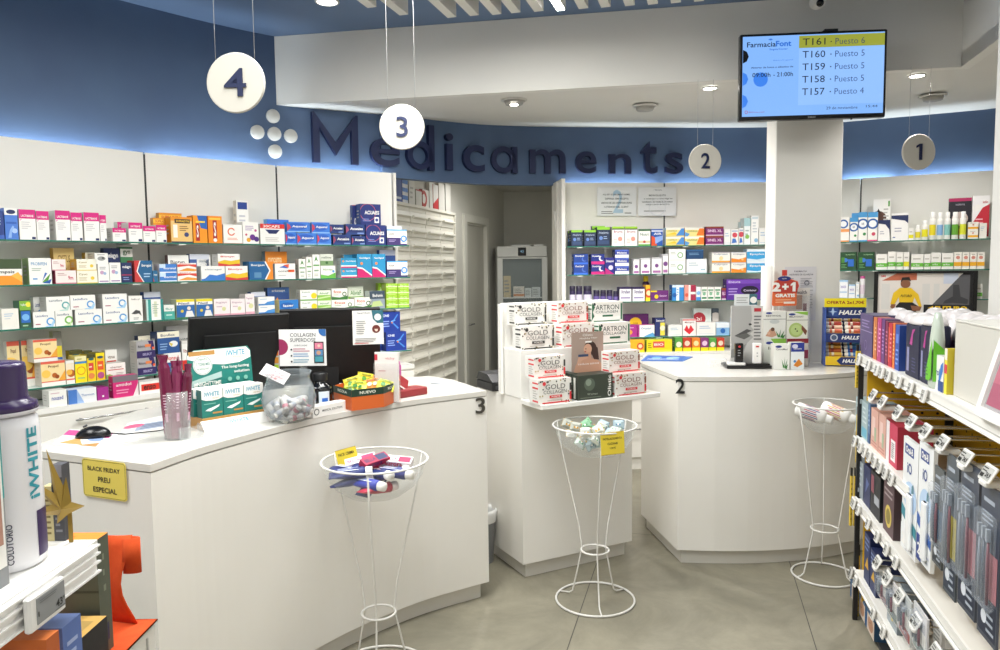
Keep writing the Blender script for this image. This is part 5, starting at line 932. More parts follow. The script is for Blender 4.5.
m = MB(); m.box(-.024, -.0085, .175, .21, .9525, 1.43, LAC, ch=.002); m.build('side_panel', t)
def gold(x0, x1, ytop, yb, inset, z, des, label, h=None, d=.088, group='collagen cartons on the display unit'):
    A = m0-mn*inset; B = A+mu; p = at_plane(x0, 350, A, B); q = at_plane(x1, 350, A, B); w = (q-p).to_2d().length; zt = at_plane((x0+x1)/2, ytop, A, B).z; h = h or zt-z
    base, ac, ops, words = des; c = (p+q).to_2d()/2-mn*d/2
    m = MB(); m.box(-w/2, w/2, -d/2, d/2, 0, h, base, 'EDEBE6', 'F3C9C2' if ac == 'D8323A' else 'EDEBE6'); m.decal((-w/2, -d/2, 0), (w, 0, 0), (0, 0, h), ops)
    m.decal((-w/2, d/2, 0), (0, -d, 0), (0, 0, h), [('r', .35, .08, .97, .15, ac), ('r', .35, .62, .97, .69, ac), ('r', .35, .82, .97, .88, ac), ('l', .4, .2, .9, .58, 4, 'BDBAB4')])
    o = m.build('supplement_box', None, (c.x, c.y, z), facing(mu)); tag(o, label, 'box', group); return z+h+.0003
rnd = random.Random(3)
def leo(cols, n=26):
    o = []
    for i in range(n):
        e = rnd.random(); u_, v_ = (rnd.random(), 1-rnd.random()*.12) if e < .35 else ((rnd.random()*.14), rnd.random()) if e < .6 else (1-rnd.random()*.1, rnd.random()) if e < .72 else (rnd.random(), rnd.random()*.12)
        o.append(('e', u_, v_, .022, .035, cols[i % len(cols)]))
    return o
def gc(ac, dark, word='GOLD', sub_='COLLAGEN'):
    return leo([dark, 'B9A87A', dark])+[('t', .20, .60, .80, .80, word, dark, .0), ('t', .14, .42, .84, .56, sub_, dark, .0), ('r', .32, .24, .70, .35, ac), ('t', .38, .265, .64, .325, 'FORTE', W, .02), ('r', .1, .03, .92, .08, ac), ('c', .16, .84, .08, ac), ('r', .93, .12, .985, .45, ac), ('r', .93, .5, .985, .8, dark), ('l', .25, .1, .75, .2, 1, 'C8C4BC')]
GB = ('F1EEE8', '3A3A38', gc('3A3A38', '4A4740'), 'white and black'); GR = ('F1EEE8', 'D8323A', gc('D8323A', '8A5A4A'), ''); GG = ('F1EEE8', '2F6A4A', [('p', [(0, .1), (.08, .3), (.03, .5), (.1, .75), (0, .95)], '2F6A4A'), ('t', .12, .60, .88, .84, 'ARTRON', '2A3A34', .0), ('t', .12, .44, .84, .56, 'COLLAGEN', '2A3A34', .0), ('r', .34, .26, .68, .35, '2F6A4A'), ('r', .06, .03, .9, .08, '2F6A4A'), ('c', .08, .88, .07, '2A3A34'), ('r', .93, .1, .98, .9, '2F6A4A')], ''); GP = ('F1EEE8', 'D8323A', gc('D8323A', '3A3632'), '')
for x0, x1, yt, x2, x3, yt2, D, nm in ((521, 554, 325.5, 515, 546.5, 303, GB, 'black-banded white collagen carton, left column of upper tier'), (562, 594, 323.5, 557.5, 588, 302, GR, 'red-banded white collagen carton, middle column of upper tier'), (599, 630, 322.5, 592, 622.5, 301.5, GG, 'green-banded white carton, right column of upper tier')):
    zz = gold(x0, x1, yt, 0, .012, 1.2003, D, nm+', lower'); gold(x2, x3, yt2, 0, .07, zz, D, nm+', upper')
for x0, x1, yt, x2, x3, yt2, D, nm in ((538, 571, 379, 534, 565, 356, GP, 'leopard-print white carton with red band, left pile of lower shelf'), (615, 646, 373, 609, 639.5, 351, GR, 'red-banded white collagen carton, right pile of lower shelf')):
    zz = gold(x0, x1, yt, 0, -.19, .9523, D, nm+', lower'); gold(x2, x3, yt2, 0, -.145, zz, D, nm+', upper')
OL = ('3E463C', '5A6456', [('c', .33, .62, .26, '5E6A5C'), ('c', .30, .70, .14, '8A9888'), ('t', .26, .18, .56, .27, 'Woman', 'A8B0A0', 0), ('l', .06, .06, .7, .12, 1, '7A8474')], '')
def olistic(x0, x1, yt, inset, label):
    A = m0-mn*inset; B = A+mu; p = at_plane(x0, 380, A, B); q = at_plane(x1, 380, A, B); w = (q-p).to_2d().length; h = at_plane((x0+x1)/2, yt, A, B).z-.9523; d = .10; c = (p+q).to_2d()/2-mn*d/2
    m = MB(); m.box(-w/2, w/2, -d/2, d/2, 0, h, '3E463C', '2E352D'); m.decal((-w/2, -d/2, 0), (w, 0, 0), (0, 0, h), OL[2]); m.decal((w/2, -d/2, .006), (0, 0, h-.012), (-w*.17, 0, 0), [('t', .02, .25, .98, .85, 'Olistic', W, .02)])
    m.decal((-w/2, d/2, 0), (0, -d, 0), (0, 0, h), [('r', .6, .05, .78, .9, 'D8D8CE'), ('l', .1, .2, .5, .8, 5, '8A9484')])
    o = m.build('supplement_box', None, (c.x, c.y, .9523), facing(mu)); tag(o, label, 'box', 'dark green cartons on the display unit')
olistic(578, 612.5, 374.5, -.192, 'dark green carton with grey orb in front of the woman photo card'); olistic(570, 577.5, 373.5, -.13, 'dark green carton mostly hidden left of the front one')
A = m0+mn*.075; B = A+mu; p = at_plane(571.5, 374, A, B); q = at_plane(603, 331, A, B); w = (q.to_2d()-p.to_2d()).length; zt = q.z
t = empty('photo_card', (p.x, p.y, .9523), facing(mu), 'taupe standing card with a photo of a dark-haired woman drinking', 'display card')
h = zt-.9523; v0 = (p.z-.9523)/h
m = MB(); m.box(0, w, -.002, 0, 0, h, M('A89488', .5)); K = lambda a: v0+(1-v0)*a
m.decal((0, -.002, 0), (w, 0, 0), (0, 0, h), [('p', [(.05, K(0)), (.12, K(.2)), (.3, K(.34)), (.75, K(.34)), (.95, K(.2)), (1, K(0))], 'C99A80'), ('e', .58, K(.60), .2, .17*(1-v0), '3A2620'), ('p', [(.62, K(.72)), (.82, K(.6)), (.86, K(.3)), (.7, K(.32)), (.6, K(.5))], '3A2620'), ('e', .50, K(.58), .13, .13*(1-v0), 'D2A48A'), ('p', [(.42, K(.5)), (.6, K(.5)), (.62, K(.32)), (.44, K(.32))], 'C99A80'), ('p', [(.15, K(.22)), (.22, K(.44)), (.48, K(.42)), (.5, K(.36)), (.3, K(.3)), (.28, K(.16))], 'D2A48A'), ('r', .2, K(.40), .52, K(.46), '3A4A6A'), ('e', .44, K(.59), .02, .008, '2A1A16'), ('e', .42, K(.52), .03, .01, 'A8504A'),
    ('t', .34, K(.90), .66, K(.96), 'Olistic', W, 0), ('t', .25, K(.82), .8, K(.87), 'Healthy Hair', W, 0), ('r', .42, K(.74), .62, K(.78), W), ('t', .2, K(.2), .85, K(.25), 'reduce stress', W, 0)])
m.build('card', t); m = MB(); m.box(w*.35, w*.65, .001, .03, 0, .003, '8A7A70'); m.build('foot', t)
# low worktop with black printer behind the display unit
t = empty('label_printer', (.0, 0, 0), facing(mu), 'black label printer on the low worktop behind the display unit', 'printer'); q = m0-mn*.37+mu*.06; t.location = (q.x, q.y, .9525)
m = MB(); m.box(-.09, .10, -.10, .10, 0, .05, '18181A', ch=.006); m.add([(-.09, -.1, .05), (.10, -.1, .05), (.1, .1, .05), (-.09, .1, .05), (-.08, -.02, .085), (.09, -.02, .085), (.09, .09, .09), (-.08, .09, .09)], [(0, 1, 5, 4), (1, 2, 6, 5), (2, 3, 7, 6), (3, 0, 4, 7), (4, 5, 6, 7)], M('222226', .3)); m.build('housing', t)
m = MB(); m.box(-.07, .08, -.104, -.1005, .012, .03, '3A3A3E'); m.build('paper_slot', t)
m = MB(); m.tube([(-.06, -.19, .004), (.0, -.2, .004), (.08, -.18, .004), (.12, -.12, .004)], .003, '0E0E10'); o = m.build('cable', t)
# bin between the counters
t = empty('waste_bin', (-.115, 4.0, 0), 0, 'small grey waste bin with white bag between the counters', 'bin')
m = MB(); m.lathe([(.062, 0), (.08, .27), (.083, .275), (.079, .27), (.06, .004)], M('8A8C8E', .4), 24); m.build('bucket', t)
m = MB(); m.lathe([(.081, .23), (.086, .262), (.088, .285), (.080, .30), (.074, .28), (.068, .2)], M('E6E6E4', .5), 20, caps=False); m.build('bag', t)

# ================================================================ WIRE BOWL STANDS
WIRE = M('DFDDD8', .35)
def bowl_stand(X, Y, R_, zr, label, ang):
    t = empty('bowl_stand', (X, Y, 0), ang, label, 'stand', 'white wire stands with clear bowls')
    circ = lambda r, z, n=40: [(r*math.cos(2*math.pi*i/n), r*math.sin(2*math.pi*i/n), z) for i in range(n)]
    m = MB(); m.tube(circ(R_, zr), .0042, WIRE, 8, True); m.build('rim_ring', t)
    m = MB(); m.tube(circ(.067, .25, 24), .005, WIRE, 8, True); m.build('middle_ring', t)
    m = MB(); m.tube(circ(R_*.95, .006), .0055, WIRE, 8, True); m.build('base_ring', t)
    for k in range(3):
        a = 2*math.pi*k/3+rad(-88); c, s = math.cos(a), math.sin(a)
        pts = [(R_-.002, zr), (R_-.03, zr-.14), (.062+.02, .36), (.067, .25), (.10, .10), (.118, .025), (.135, .012), (R_*.93, .008)]
        m = MB(); m.tube([(r*c, r*s, z) for r, z in pts], .0038, WIRE, 8); m.build('rod', t)
    m = MB(); prof = [(R_-.008, zr), (R_-.010, zr-.02), (R_*.90, zr-.06), (R_*.76, zr-.10), (R_*.52, zr-.135), (R_*.25, zr-.15), (.001, zr-.152)]
    m.lathe([(R_+.004, zr+.002), (R_-.008, zr+.003)]+prof, G('bowl_plastic', 'D8DCDA', .08, .09), 40, caps=False); m.build('bowl', t); return t
S1 = bowl_stand(-.50, 2.87, .208, .872, 'wire stand with bowl of navy toothpaste tubes, before counter 3', 0)
S2 = bowl_stand(.448, 3.50, .20, .865, 'wire stand with bowl of mint bags, before the display unit', 0)
S3 = bowl_stand(1.675, 3.75, .166, .905, 'wire stand with bowl holding two white bottles, before counter 2', rad(40))
def tube_pack(loc, eul, L_, r, body, cap, label, words, group):
    t = empty('cream_tube', loc, 0, words, 'tube', group); t.rotation_euler = eul; R3 = t.rotation_euler.to_matrix(); t.location = Vector(loc)-R3 @ Vector((L_/2, 0, 0))
    m = MB(); n = 16; rings = []
    for i, (x, a, b) in enumerate(((0, r, r*.04), (L_*.12, r*.98, r*.3), (L_*.4, r*.9, r*.6), (L_*.8, r*.78, r*.74), (L_*.84, r*.5, r*.5))): rings += [(x, a*math.cos(2*math.pi*k/n), b*math.sin(2*math.pi*k/n)) for k in range(n)]
    f = [(i*n+k, i*n+(k+1) % n, (i+1)*n+(k+1) % n, (i+1)*n+k) for i in range(4) for k in range(n)]+[tuple(reversed(range(n))), tuple(4*n+k for k in range(n))]
    m.add(rings, f, body, True); m.add([(x+ (0), y*1.0, z) for x, y, z in []], [], body)
    m.decal((L_*.15, -r*.6, r*.62), (L_*.6, 0, 0), (0, r*1.2, 0), [('r', 0, .1, .9, .3, label), ('l', .1, .4, .9, .9, 3, label)])
    m.build('body', t)
    m = MB(); m.T = Matrix.Rotation(rad(90), 4, 'Y'); m.lathe([(r*.62, L_*.84), (r*.66, L_*.86), (r*.6, L_), (.001, L_)], cap, 16); m.build('cap', t); return t
c = Vector((-.50, 2.87, .872))
tubes = [(-.09, .03, -.02, 100, '2A3470', W), (.10, -.05, -.03, -20, '26307A', W), (-.10, -.09, -.02, 10, '2A3470', W), (-.10, -.08, -.055, 20, '2A3470', W), (-.12, -.02, -.03, 350, '2A3470', W), (-.02, -.10, -.06, -28, '2434A0', W), (.02, -.04, -.035, -42, '1F2C6A', W), (.07, -.02, -.045, 15, '2A3470', W), (-.05, .02, -.06, 200, '26307A', W), (.03, -.09, -.085, 40, 'C02A4A', 'F2E6E6'), (.0, .05, -.04, 170, 'B02048', W), (-.02, -.02, -.095, 75, '2A3470', W), (.05, .06, -.06, 250, '2A3470', W)]
for i, (x, y, z, a, col, cap) in enumerate(tubes):
    tube_pack(c+Vector((x*.8, y*.9, z*.95-.012)), (rad(10*((i % 3)-1)), rad(8-6*(i % 4)), rad(a)), .165, .029, col, cap, 'C8D0EC' if col[0] == '2' else 'F4D8DC', f'{"navy" if col[0] in "12" else "crimson"} cream tube with white cap in bowl before counter 3, {ORD[i] if i else "first"} of thirteen', 'cream tubes in the bowl')
for i, (x, y, z, a, col, bnd) in enumerate(((-.06, .02, -.005, 12, 'F3ECEC', 'D8406A'), (.0, -.01, .004, 48, 'A82048', '1F2C5A'), (.085, .03, -.01, -8, 'F2EAEA', 'E0305A'), (-.02, .05, -.012, 20, 'F6EEEE', 'E04A78'))):
    m = MB(); m.box(-.06, .06, -.02, .02, -.012, .014, col); m.decal((-.06, -.02, .014), (.12, 0, 0), (0, .04, 0), [('r', .55, .1, .95, .9, bnd), ('t', .08, .25, .5, .7, 'BELLA', bnd, .02)]); m.decal((-.06, -.02, -.012), (.12, 0, 0), (0, 0, .026), [('t', .1, .2, .7, .8, 'aurora', bnd, .02)])
    o = m.build('toothpaste_box', None, c+Vector((x, y, z-.006))); o.rotation_euler = (rad(25), rad(-12+8*i), rad(a)); tag(o, ['long white and pink carton at the left', 'crimson and navy carton in the middle', 'white carton with pink end at the right', 'pale carton at the back'][i]+' of the bowl before counter 3', 'box', 'cartons in the bowl before counter 3')
def yellow_card(p, w, h, eul, lines, label):
    m = MB(); m.box(0, w, -.0015, 0, 0, h, M('EBD23E', .5)); m.decal((0, -.0015, 0), (w, 0, 0), (0, 0, h), [('t', a, b, c_, d, s, '2A2410', .02) for a, b, c_, d, s in lines]+[('r', 0, 0, 1, .02, 'B89A20'), ('r', 0, .98, 1, 1, 'B89A20')])
    o = m.build('price_card', None, p); o.rotation_euler = eul; tag(o, label, 'sign'); return o
yellow_card(c+Vector((-.155, .06, -.05)), .085, .072, (rad(-8), rad(-14), rad(4)), [(.12, .62, .88, .8, 'PACK CREMA')], 'yellow card reading Pack crema in the bowl before counter 3')
c = Vector((.448, 3.50, .865))
yellow_card(c+Vector((.004, -.196, -.10)), .112, .105, (rad(2), rad(-3), rad(10)), [(.1, .66, .9, .76, 'PASTILLAS DE MENTA'), (.28, .44, .72, .54, 'CLICKAIR'), (.38, .24, .62, .34, '1,50 €')], 'yellow handwritten-style price card clipped to the mint bowl')
rb = random.Random(11)
for i in range(30):
    a = i*2.4; r = (.14, .125, .10)[i//10]*math.sqrt((i % 10+.6)/10); z = (-.004, -.04, -.075)[i//10]
    col, ed = [('C9D0CC', '3E8A5A'), ('8AB894', '2E7A3A'), ('D8DAD4', 'E0A810'), ('A8BCC4', '3A6A8A'), ('B8BAB0', 'D8A010')][i % 5]
    m = MB(); w_, h_ = .028, .022; P = [(-w_, -h_, 0), (w_, -h_, 0), (w_, h_, 0), (-w_, h_, 0)]
    g = [(-w_, -h_*.9, 0), (-w_*.7, -h_, 0), (w_*.7, -h_, 0), (w_, -h_*.9, 0), (w_, h_*.9, 0), (w_*.7, h_, 0), (-w_*.7, h_, 0), (-w_, h_*.9, 0), (-w_*.5, -h_*.5, .011), (w_*.5, -h_*.5, .011), (w_*.5, h_*.5, .011), (-w_*.5, h_*.5, .011), (-w_*.5, -h_*.5, -.011), (w_*.5, -h_*.5, -.011), (w_*.5, h_*.5, -.011), (-w_*.5, h_*.5, -.011)]
    for o_, sgn in ((8, 1), (12, -1)):
        f = [(0, 1, o_), (1, 2, o_+1, o_), (2, 3, o_+1), (3, 4, o_+2, o_+1), (4, 5, o_+2), (5, 6, o_+3, o_+2), (6, 7, o_+3), (7, 0, o_, o_+3), (o_, o_+1, o_+2, o_+3)]
        m.add(g, f if sgn > 0 else [tuple(reversed(q)) for q in f], col)
    m.decal((-w_, -h_, .0), (w_*2, 0, 0), (0, h_*2, 0), [('r', 0, .0, .16, 1, ed), ('r', .84, 0, 1, 1, ed)], .0008); m.decal((-w_*.5, -h_*.5, .0112), (w_, 0, 0), (0, h_, 0), [('r', .1, .2, .9, .6, ed), ('c', .5, .5, .2, 'F4F4F0')])
    o = m.build('mint_bag', None, c+Vector((r*math.cos(a), r*math.sin(a), z-.012+rb.random()*.012))); o.rotation_euler = (rad(rb.uniform(30, 85)), rad(rb.uniform(-40, 40)), rad(rb.uniform(-40, 40)))
    tag(o, f'small {["silver-white bag with green ends", "pale green bag", "white bag with yellow ends", "pale blue bag", "cream bag with yellow ends"][i % 5]} among the mints in the bowl', 'bag', f'mint bags in the bowl, {["silver-white", "pale green", "white", "pale blue", "cream"][i % 5]}')
c = Vector((1.675, 3.75, .90))
for i, (x, y, z, a, b, col) in enumerate(((-.09, -.03, -.075, -35, 35, '3A3F80'), (.035, -.04, -.07, -50, 25, 'C8A83A'))):
    t = empty('lotion_bottle', c+Vector((x, y, z+.035)), 0, ['white bottle with blue print lying left in the bowl before counter 2', 'white bottle with yellow print lying right in the bowl before counter 2'][i], 'bottle', 'white bottles in the bowl'); t.rotation_euler = (0, rad(90+15), rad(a)+.0)
    m = MB(); m.lathe([(.012, -.085), (.034, -.078), (.036, -.07), (.036, .05), (.03, .062), (.018, .068)], M('EDEBE8', .35), 24); m.decal((0, 0, 0), (.001, 0, 0), (0, .001, 0), [])
    for k in range(24):
        th = rad(15*k); m.add([(.0365*math.cos(th+q*.07), .0365*math.sin(th+q*.07), z_) for q, z_ in ((-1, -.05+.01*(k % 3)), (1, -.05+.01*(k % 3)), (1, .02+.005*(k % 4)), (-1, .02+.005*(k % 4)))], [(0, 1, 2, 3)], col if k % 2 else 'B83A5A')
    m.build('body', t); m = MB(); m.lathe([(.022, .068), (.022, .095), (.02, .098), (.001, .098)], M('F2F1EE', .3), 20); m.build('cap', t)

# ================================================================ THINGS ON COUNTER 3
Z1 = ZC+.0003
def base(x0, y0, x1, y1, z=Z1):
    """front bottom edge of an object from two pixels on the surface"""
    p = at_z(x0, y0, z); q = at_z(x1, y1, z); u = (q-p).to_2d(); return p, u.length, u.normalized(), facing(u)
def ht(px, py, A, u): B = A.to_2d()+u; return at_plane(px, py, A.to_2d(), B).z
# monitors seen from behind
def monitor(A, B, ztop, hgt, label):
    A = Vector(A)*KS; B = Vector(B)*KS; ztop = CH-(CH-ztop)*KS; u = (B-A).normalized(); w = (B-A).length; n_ = Vector((u.y, -u.x)); mid = (A+B)/2
    t = empty('monitor', (mid.x-n_.x*.07, mid.y-n_.y*.07, Z1), facing(u), label, 'monitor', 'monitors on counter 3')
    tilt = rad(14); zc = ztop-Z1
    BK = M('0B0B0D', .6)
    m = MB(); m.T = Matrix.Translation((0, -.06, zc)) @ Matrix.Rotation(tilt, 4, 'X')
    m.box(-w/2, w/2, 0, .022, -hgt, 0, BK, ch=.003); m.box(-w*.36, w*.36, -.012, -.0, -hgt*.86, -hgt*.22, BK); o = m.build('housing', t)
    m = MB(); m.T = Matrix.Translation((0, -.06, zc)) @ Matrix.Rotation(tilt, 4, 'X'); m.box(-w/2+.012, w/2-.012, .0222, .0235, -hgt+.02, -.012, M('2A3440', .1)); m.build('screen', t)
    m = MB(); m.box(-.03, .03, -.005, .02, .012, zc-hgt*.45, BK); m.build('neck', t)
    m = MB(); m.box(-.11, .11, -.09, .1, 0, .012, BK, ch=.003); m.build('foot', t); return t
monitor((-1.30, 3.10), (-.955, 3.37), 1.425, .35, 'left black monitor seen from behind, leaning, on counter 3')
monitor((-1.03, 3.45), (-.575, 3.56), 1.435, .365, 'right black monitor seen from behind with a leaflet taped on')
A = Vector((-.78, 3.375))*KS; B = A+Vector((.41, .12)); p = at_plane(353, 345, A, B); q = at_plane(383, 310, A, B); w = (q.to_2d()-p.to_2d()).length; h = q.z-p.z; u = (B-A).normalized()
m = MB(); m.box(0, w, -.001, 0, 0, h, M('ECEAE6', .5)); m.decal((0, -.001, 0), (w, 0, 0), (0, 0, h), [('p', [(.62, 1), (1, 1), (1, .62), (.8, .62), (.66, .75)], '2F6A78'), ('c', .82, .80, .10, W), ('c', .76, .45, .12, '6A2A24'), ('p', [(.7, .45), (.82, .45), (.8, .38), (.74, .38)], 'E8D0C0'), ('l', .12, .3, .45, .72, 7, '9A9A98'), ('l', .08, .06, .9, .2, 3, '8A8A88'), ('t', .15, .9, .58, .95, 'MALALT CELIAC', '5A5A6A', 0), ('r', .05, .03, .5, .05, 'C83A3A')])
m.T = Matrix.Identity(4); o = m.build('taped_leaflet', None, p, facing(u)); tag(o, 'white leaflet with teal corner taped to the right monitor', 'leaflet')
# COLLAGEN SUPERDOSE card on an acrylic holder
p = at_z(303, 406, Z1); Yc = p.y; pa = at_y(280, 366, Yc); pb = at_y(326, 329, Yc); w = (pb-pa).x; u = Vector((1, -.02)).normalized()
t = empty('table_sign', (pa.x, Yc, Z1), facing(u), 'white Collagen superdose card with crimson half disc on clear stand', 'sign')
h = pb.z-pa.z; zb = pa.z-Z1
m = MB(); m.box(0, w, -.003, 0, zb, zb+h, M('ECEBEA', .4)); m.decal((0, -.003, zb), (w, 0, 0), (0, 0, h), [('c', .02, .52, .22, '9A2A58'), ('t', .24, .80, .78, .90, 'COLLAGEN', DK, .0), ('t', .24, .66, .78, .76, 'SUPERDOSE', DK, .0), ('c', .97, .97, .16, '2F6AB0'), ('t', .32, .54, .6, .58, 'COMBATE LA EDAD', DK, 0), ('l', .3, .38, .66, .5, 2, 'C07A90'), ('l', .3, .24, .66, .36, 2, '7AA0C8'), ('l', .3, .08, .66, .2, 2, '6A9AB0'), ('c', .26, .45, .025, DK), ('c', .26, .28, .025, DK), ('c', .26, .12, .025, DK), ('r', .74, .08, .95, .66, '16181E'), ('r', .76, .46, .93, .63, 'E0809A'), ('r', .76, .28, .93, .44, '5A8AB8'), ('r', .76, .11, .93, .26, '4A9AA8'), ('c', .84, .36, .06, 'C89A80'), ('c', .85, .55, .04, 'E8C8B8')])
m.build('card', t); ACR = G('acrylic', 'F0F4F4', .04, .10)
m = MB(); m.box(w*.42, w*.58, .0005, .004, 0, zb+h*.4, ACR); m.box(w*.1, w*.9, -.004, .05, 0, .003, ACR); m.build('holder', t)
m = MB(); m.box(-.035, -.012, .0, .002, zb-.03, zb+.10, 'D8D4C8'); m.decal((-.035, -.0, zb-.03), (.023, 0, 0), (0, 0, .13), [('r', .1, .55, .9, .85, 'E87A2A'), ('r', .1, .3, .9, .5, 'EDA03A'), ('r', .1, .08, .9, .25, 'A8D030')]); m.T = Matrix.Identity(4)
o = m.build('swatch_card', None, (pa.x, Yc+.03, Z1-.0)); tag(o, 'narrow orange and lime card peeking left of the collagen sign', 'card')
# magazines and mouse
def flat_print(pts, z, ops, label, name='magazine', th=.003, base_c='ECEAE8'):
    P = [at_z(x, y, z) for x, y in pts]; o0 = P[0]; u = (P[1]-P[0]); v = (P[3]-P[0]); m = MB(); m.prism([(q.x-o0.x, q.y-o0.y) for q in P], 0, th, base_c)
    m.decal((0, 0, th), (u.x, u.y, 0), (v.x, v.y, 0), ops, .0003); o = m.build(name, None, (o0.x, o0.y, z)); tag(o, label, 'magazine'); return o
flat_print([(52, 445), (100, 449), (150, 436), (70, 430)], Z1, [('r', 0, .6, 1, .95, 'C84A90'), ('p', [(.1, .1), (.4, .5), (.6, .1)], 'D8A060'), ('p', [(.5, .05), (.9, .3), (.9, .05)], 'B88A50'), ('e', .75, .5, .16, .16, '8AA0C8')], 'open magazine with pink and tan print under the mouse')
flat_print([(118, 436), (166, 428), (164, 416), (128, 424)], Z1, [('r', .3, .1, .95, .7, '9AA4B8'), ('c', .2, .6, .18, 'E05A80'), ('l', .4, .2, .9, .6, 3, '4A5A78')], 'open brochure with grey photo behind the mouse')
p = at_z(93, 437, Z1+.003); t = empty('computer_mouse', (p.x, p.y, Z1+.0035), rad(5), 'black computer mouse at the left end of counter 3', 'mouse')
m = MB(); n = 20; prof = []
for k in range(7):
    a = k/6*math.pi/2; prof.append((math.cos(a)*(1 if k else 1), math.sin(a)))
v = [(.062*r*math.cos(2*math.pi*i/n)+.008*z, .036*r*math.sin(2*math.pi*i/n), .040*z) for r, z in prof for i in range(n)]
m.add(v, [(k*n+i, k*n+(i+1) % n, (k+1)*n+(i+1) % n, (k+1)*n+i) for k in range(6) for i in range(n)]+[tuple(reversed(range(n)))], M('0F0F11', .25), True); m.build('shell', t)
m = MB(); m.tube([(-.028, -.006, .038), (-.022, .006, .041)], .004, '3A3A3E'); m.build('scroll_wheel', t)
m = MB(); m.tube([(.06, 0, .012), (.1, .02, .002), (.2, .06, .002), (.3, .16, .002)], .0022, '101012'); m.build('cable', t)
# clear cup with maroon packets
p = at_z(178, 438, Z1); s_ = 740/p.y
t = empty('clear_cup', (p.x, p.y, Z1), 0, 'tall clear plastic cup holding maroon packets on counter 3', 'cup')
m = MB(); hc = .17; m.lathe([(.001, 0), (.044, 0), (.047, hc), (.0455, hc), (.0425, .003), (.001, .003)], ACR, 28, caps=False); m.build('cup', t)
for i, (x, y, a, b, h) in enumerate(((-.018, -.014, -1, 5, .300), (.006, -.022, 3, -3, .275), (.022, -.004, 4, 4, .262), (-.004, .016, -4, 2, .285), (.016, .018, 7, -2, .255))):
    m = MB(); n = 10; V = []
    segs = [(0, .020, .012), (.02, .022, .016), (h*.4, .023, .017), (h*.7, .021, .016), (h-.045, .021, .014), (h-.028, .014, .010), (h-.016, .017, .006), (h, .021, .004)]
    for z, ra, rb_ in segs: V += [((ra+.0012*math.sin(k*2.1+z*60))*math.cos(2*math.pi*k/n), rb_*math.sin(2*math.pi*k/n), z) for k in range(n)]
    m.add(V, [(j*n+k, j*n+(k+1) % n, (j+1)*n+(k+1) % n, (j+1)*n+k) for j in range(len(segs)-1) for k in range(n)]+[tuple(reversed(range(n))), tuple((len(segs)-1)*n+k for k in range(n))], M(['6E1A40', '7A224C', '5E1638', '721E44', '68183E'][i], .22, coat=.5))
    m.decal((-.008, -.0155, .05), (.016, 0, 0), (0, 0, .12), [('r', .2, .1, .8, .35, 'C88AA8'), ('l', .1, .45, .9, .95, 6, 'D8B0C4')], .0006)
    o = m.build('maroon_packet', None, (p.x+x, p.y+y, Z1+.004)); o.rotation_euler = (rad(b), rad(a), rad(i*37)); tag(o, f'glossy maroon stick packet in the clear cup, {["tallest at left", "front middle", "front right", "back left", "back right"][i]}', 'packet', 'maroon packets in the clear cup')
# whitening display
p, w, u, rz = base(203, 431, 266, 420); n_ = Vector((u.y, -u.x))
t = empty('counter_display', (p.x, p.y, Z1), rz, 'teal cardboard counter display for tooth whitening packs on counter 3', 'display')
TL = '1D7A70'; hb = ht(192, 351, p-Vector((n_.x, n_.y, 0))*.13, u)-Z1; dpt = .13
bw0, bw1 = .022, w+.028
m = MB(); m.T = Matrix.Translation((0, dpt, 0)) @ Matrix.Rotation(rad(-6), 4, 'X'); P = [(bw0, 0), (bw1, 0), (bw1, hb-.02), (bw1-.012, hb), (bw0+.03, hb-.0), (bw0, hb-.02)]
flat_card(P, .004, M(TL, .4), m); m.decal((bw0, -.004, 0), (bw1-bw0, 0, 0), (0, 0, hb), [('p', [(0, .93), (.1, .99), (.93, .99), (.99, .93), (.99, .84), (.8, .78), (.55, .77), (.3, .80), (0, .88)], W), ('r', .02, .92, .42, .98, 'B98A4A'), ('t', .60, .88, .90, .96, 'iWHITE', '3A9AB8', .02), ('t', .70, .85, .88, .87, 'INSTANT', 'B98A4A', 0), ('c', .22, .79, .135, W), ('o', .22, .79, .128, .012, 'A8B8B4'), ('t', .15, .85, .29, .88, 'DENTS', TL), ('t', .12, .78, .33, .82, '7 TONS MES', TL, .02), ('t', .13, .72, .31, .75, 'BLANQUES', TL, .01), ('p', [(.02, .58), (.5, .68), (.5, .6), (.2, .55), (.02, .50)], 'A8C4C0'), ('t', .06, .50, .48, .56, '#NIGHTTIME', W, .02), ('t', .5, .70, .95, .75, 'The long-lasting', W, .01), ('t', .7, .64, .95, .68, 'solution', W, .01), ('c', .62, .56, .03, '7AB8A8'), ('c', .75, .56, .03, '7AB8A8'), ('c', .88, .56, .03, '7AB8A8'), ('r', .46, .46, .98, .485, 'B98A4A')])
m.build('backboard', t)
m = MB(); m.box(0, w, 0, dpt-.01, 0, .044, M('B98A4A', .5)); m.build('tray', t)
m = MB(); m.add([(-.01, -.004, .036), (w+.012, -.004, .036), (w+.012+.002, -.034, .0), (-.008, -.034, .0), (-.01, -.001, .036), (w+.012, -.001, .036), (w+.014, -.031, .0), (-.008, -.031, .0)], [(0, 3, 2, 1), (4, 5, 6, 7), (0, 4, 7, 3), (1, 2, 6, 5), (0, 1, 5, 4), (3, 7, 6, 2)], W)
m.decal((-.008, -.0345, .0), (w+.02, 0, 0), (0, .030, .036), [('t', .38, .45, .66, .78, 'iWHITE', '4AA8C8', .02), ('l', .5, .2, .66, .35, 1, 'A8C0C8')], .0008); m.build('front_flap', t)
bxw = (w-.004)/3; bxh = .105
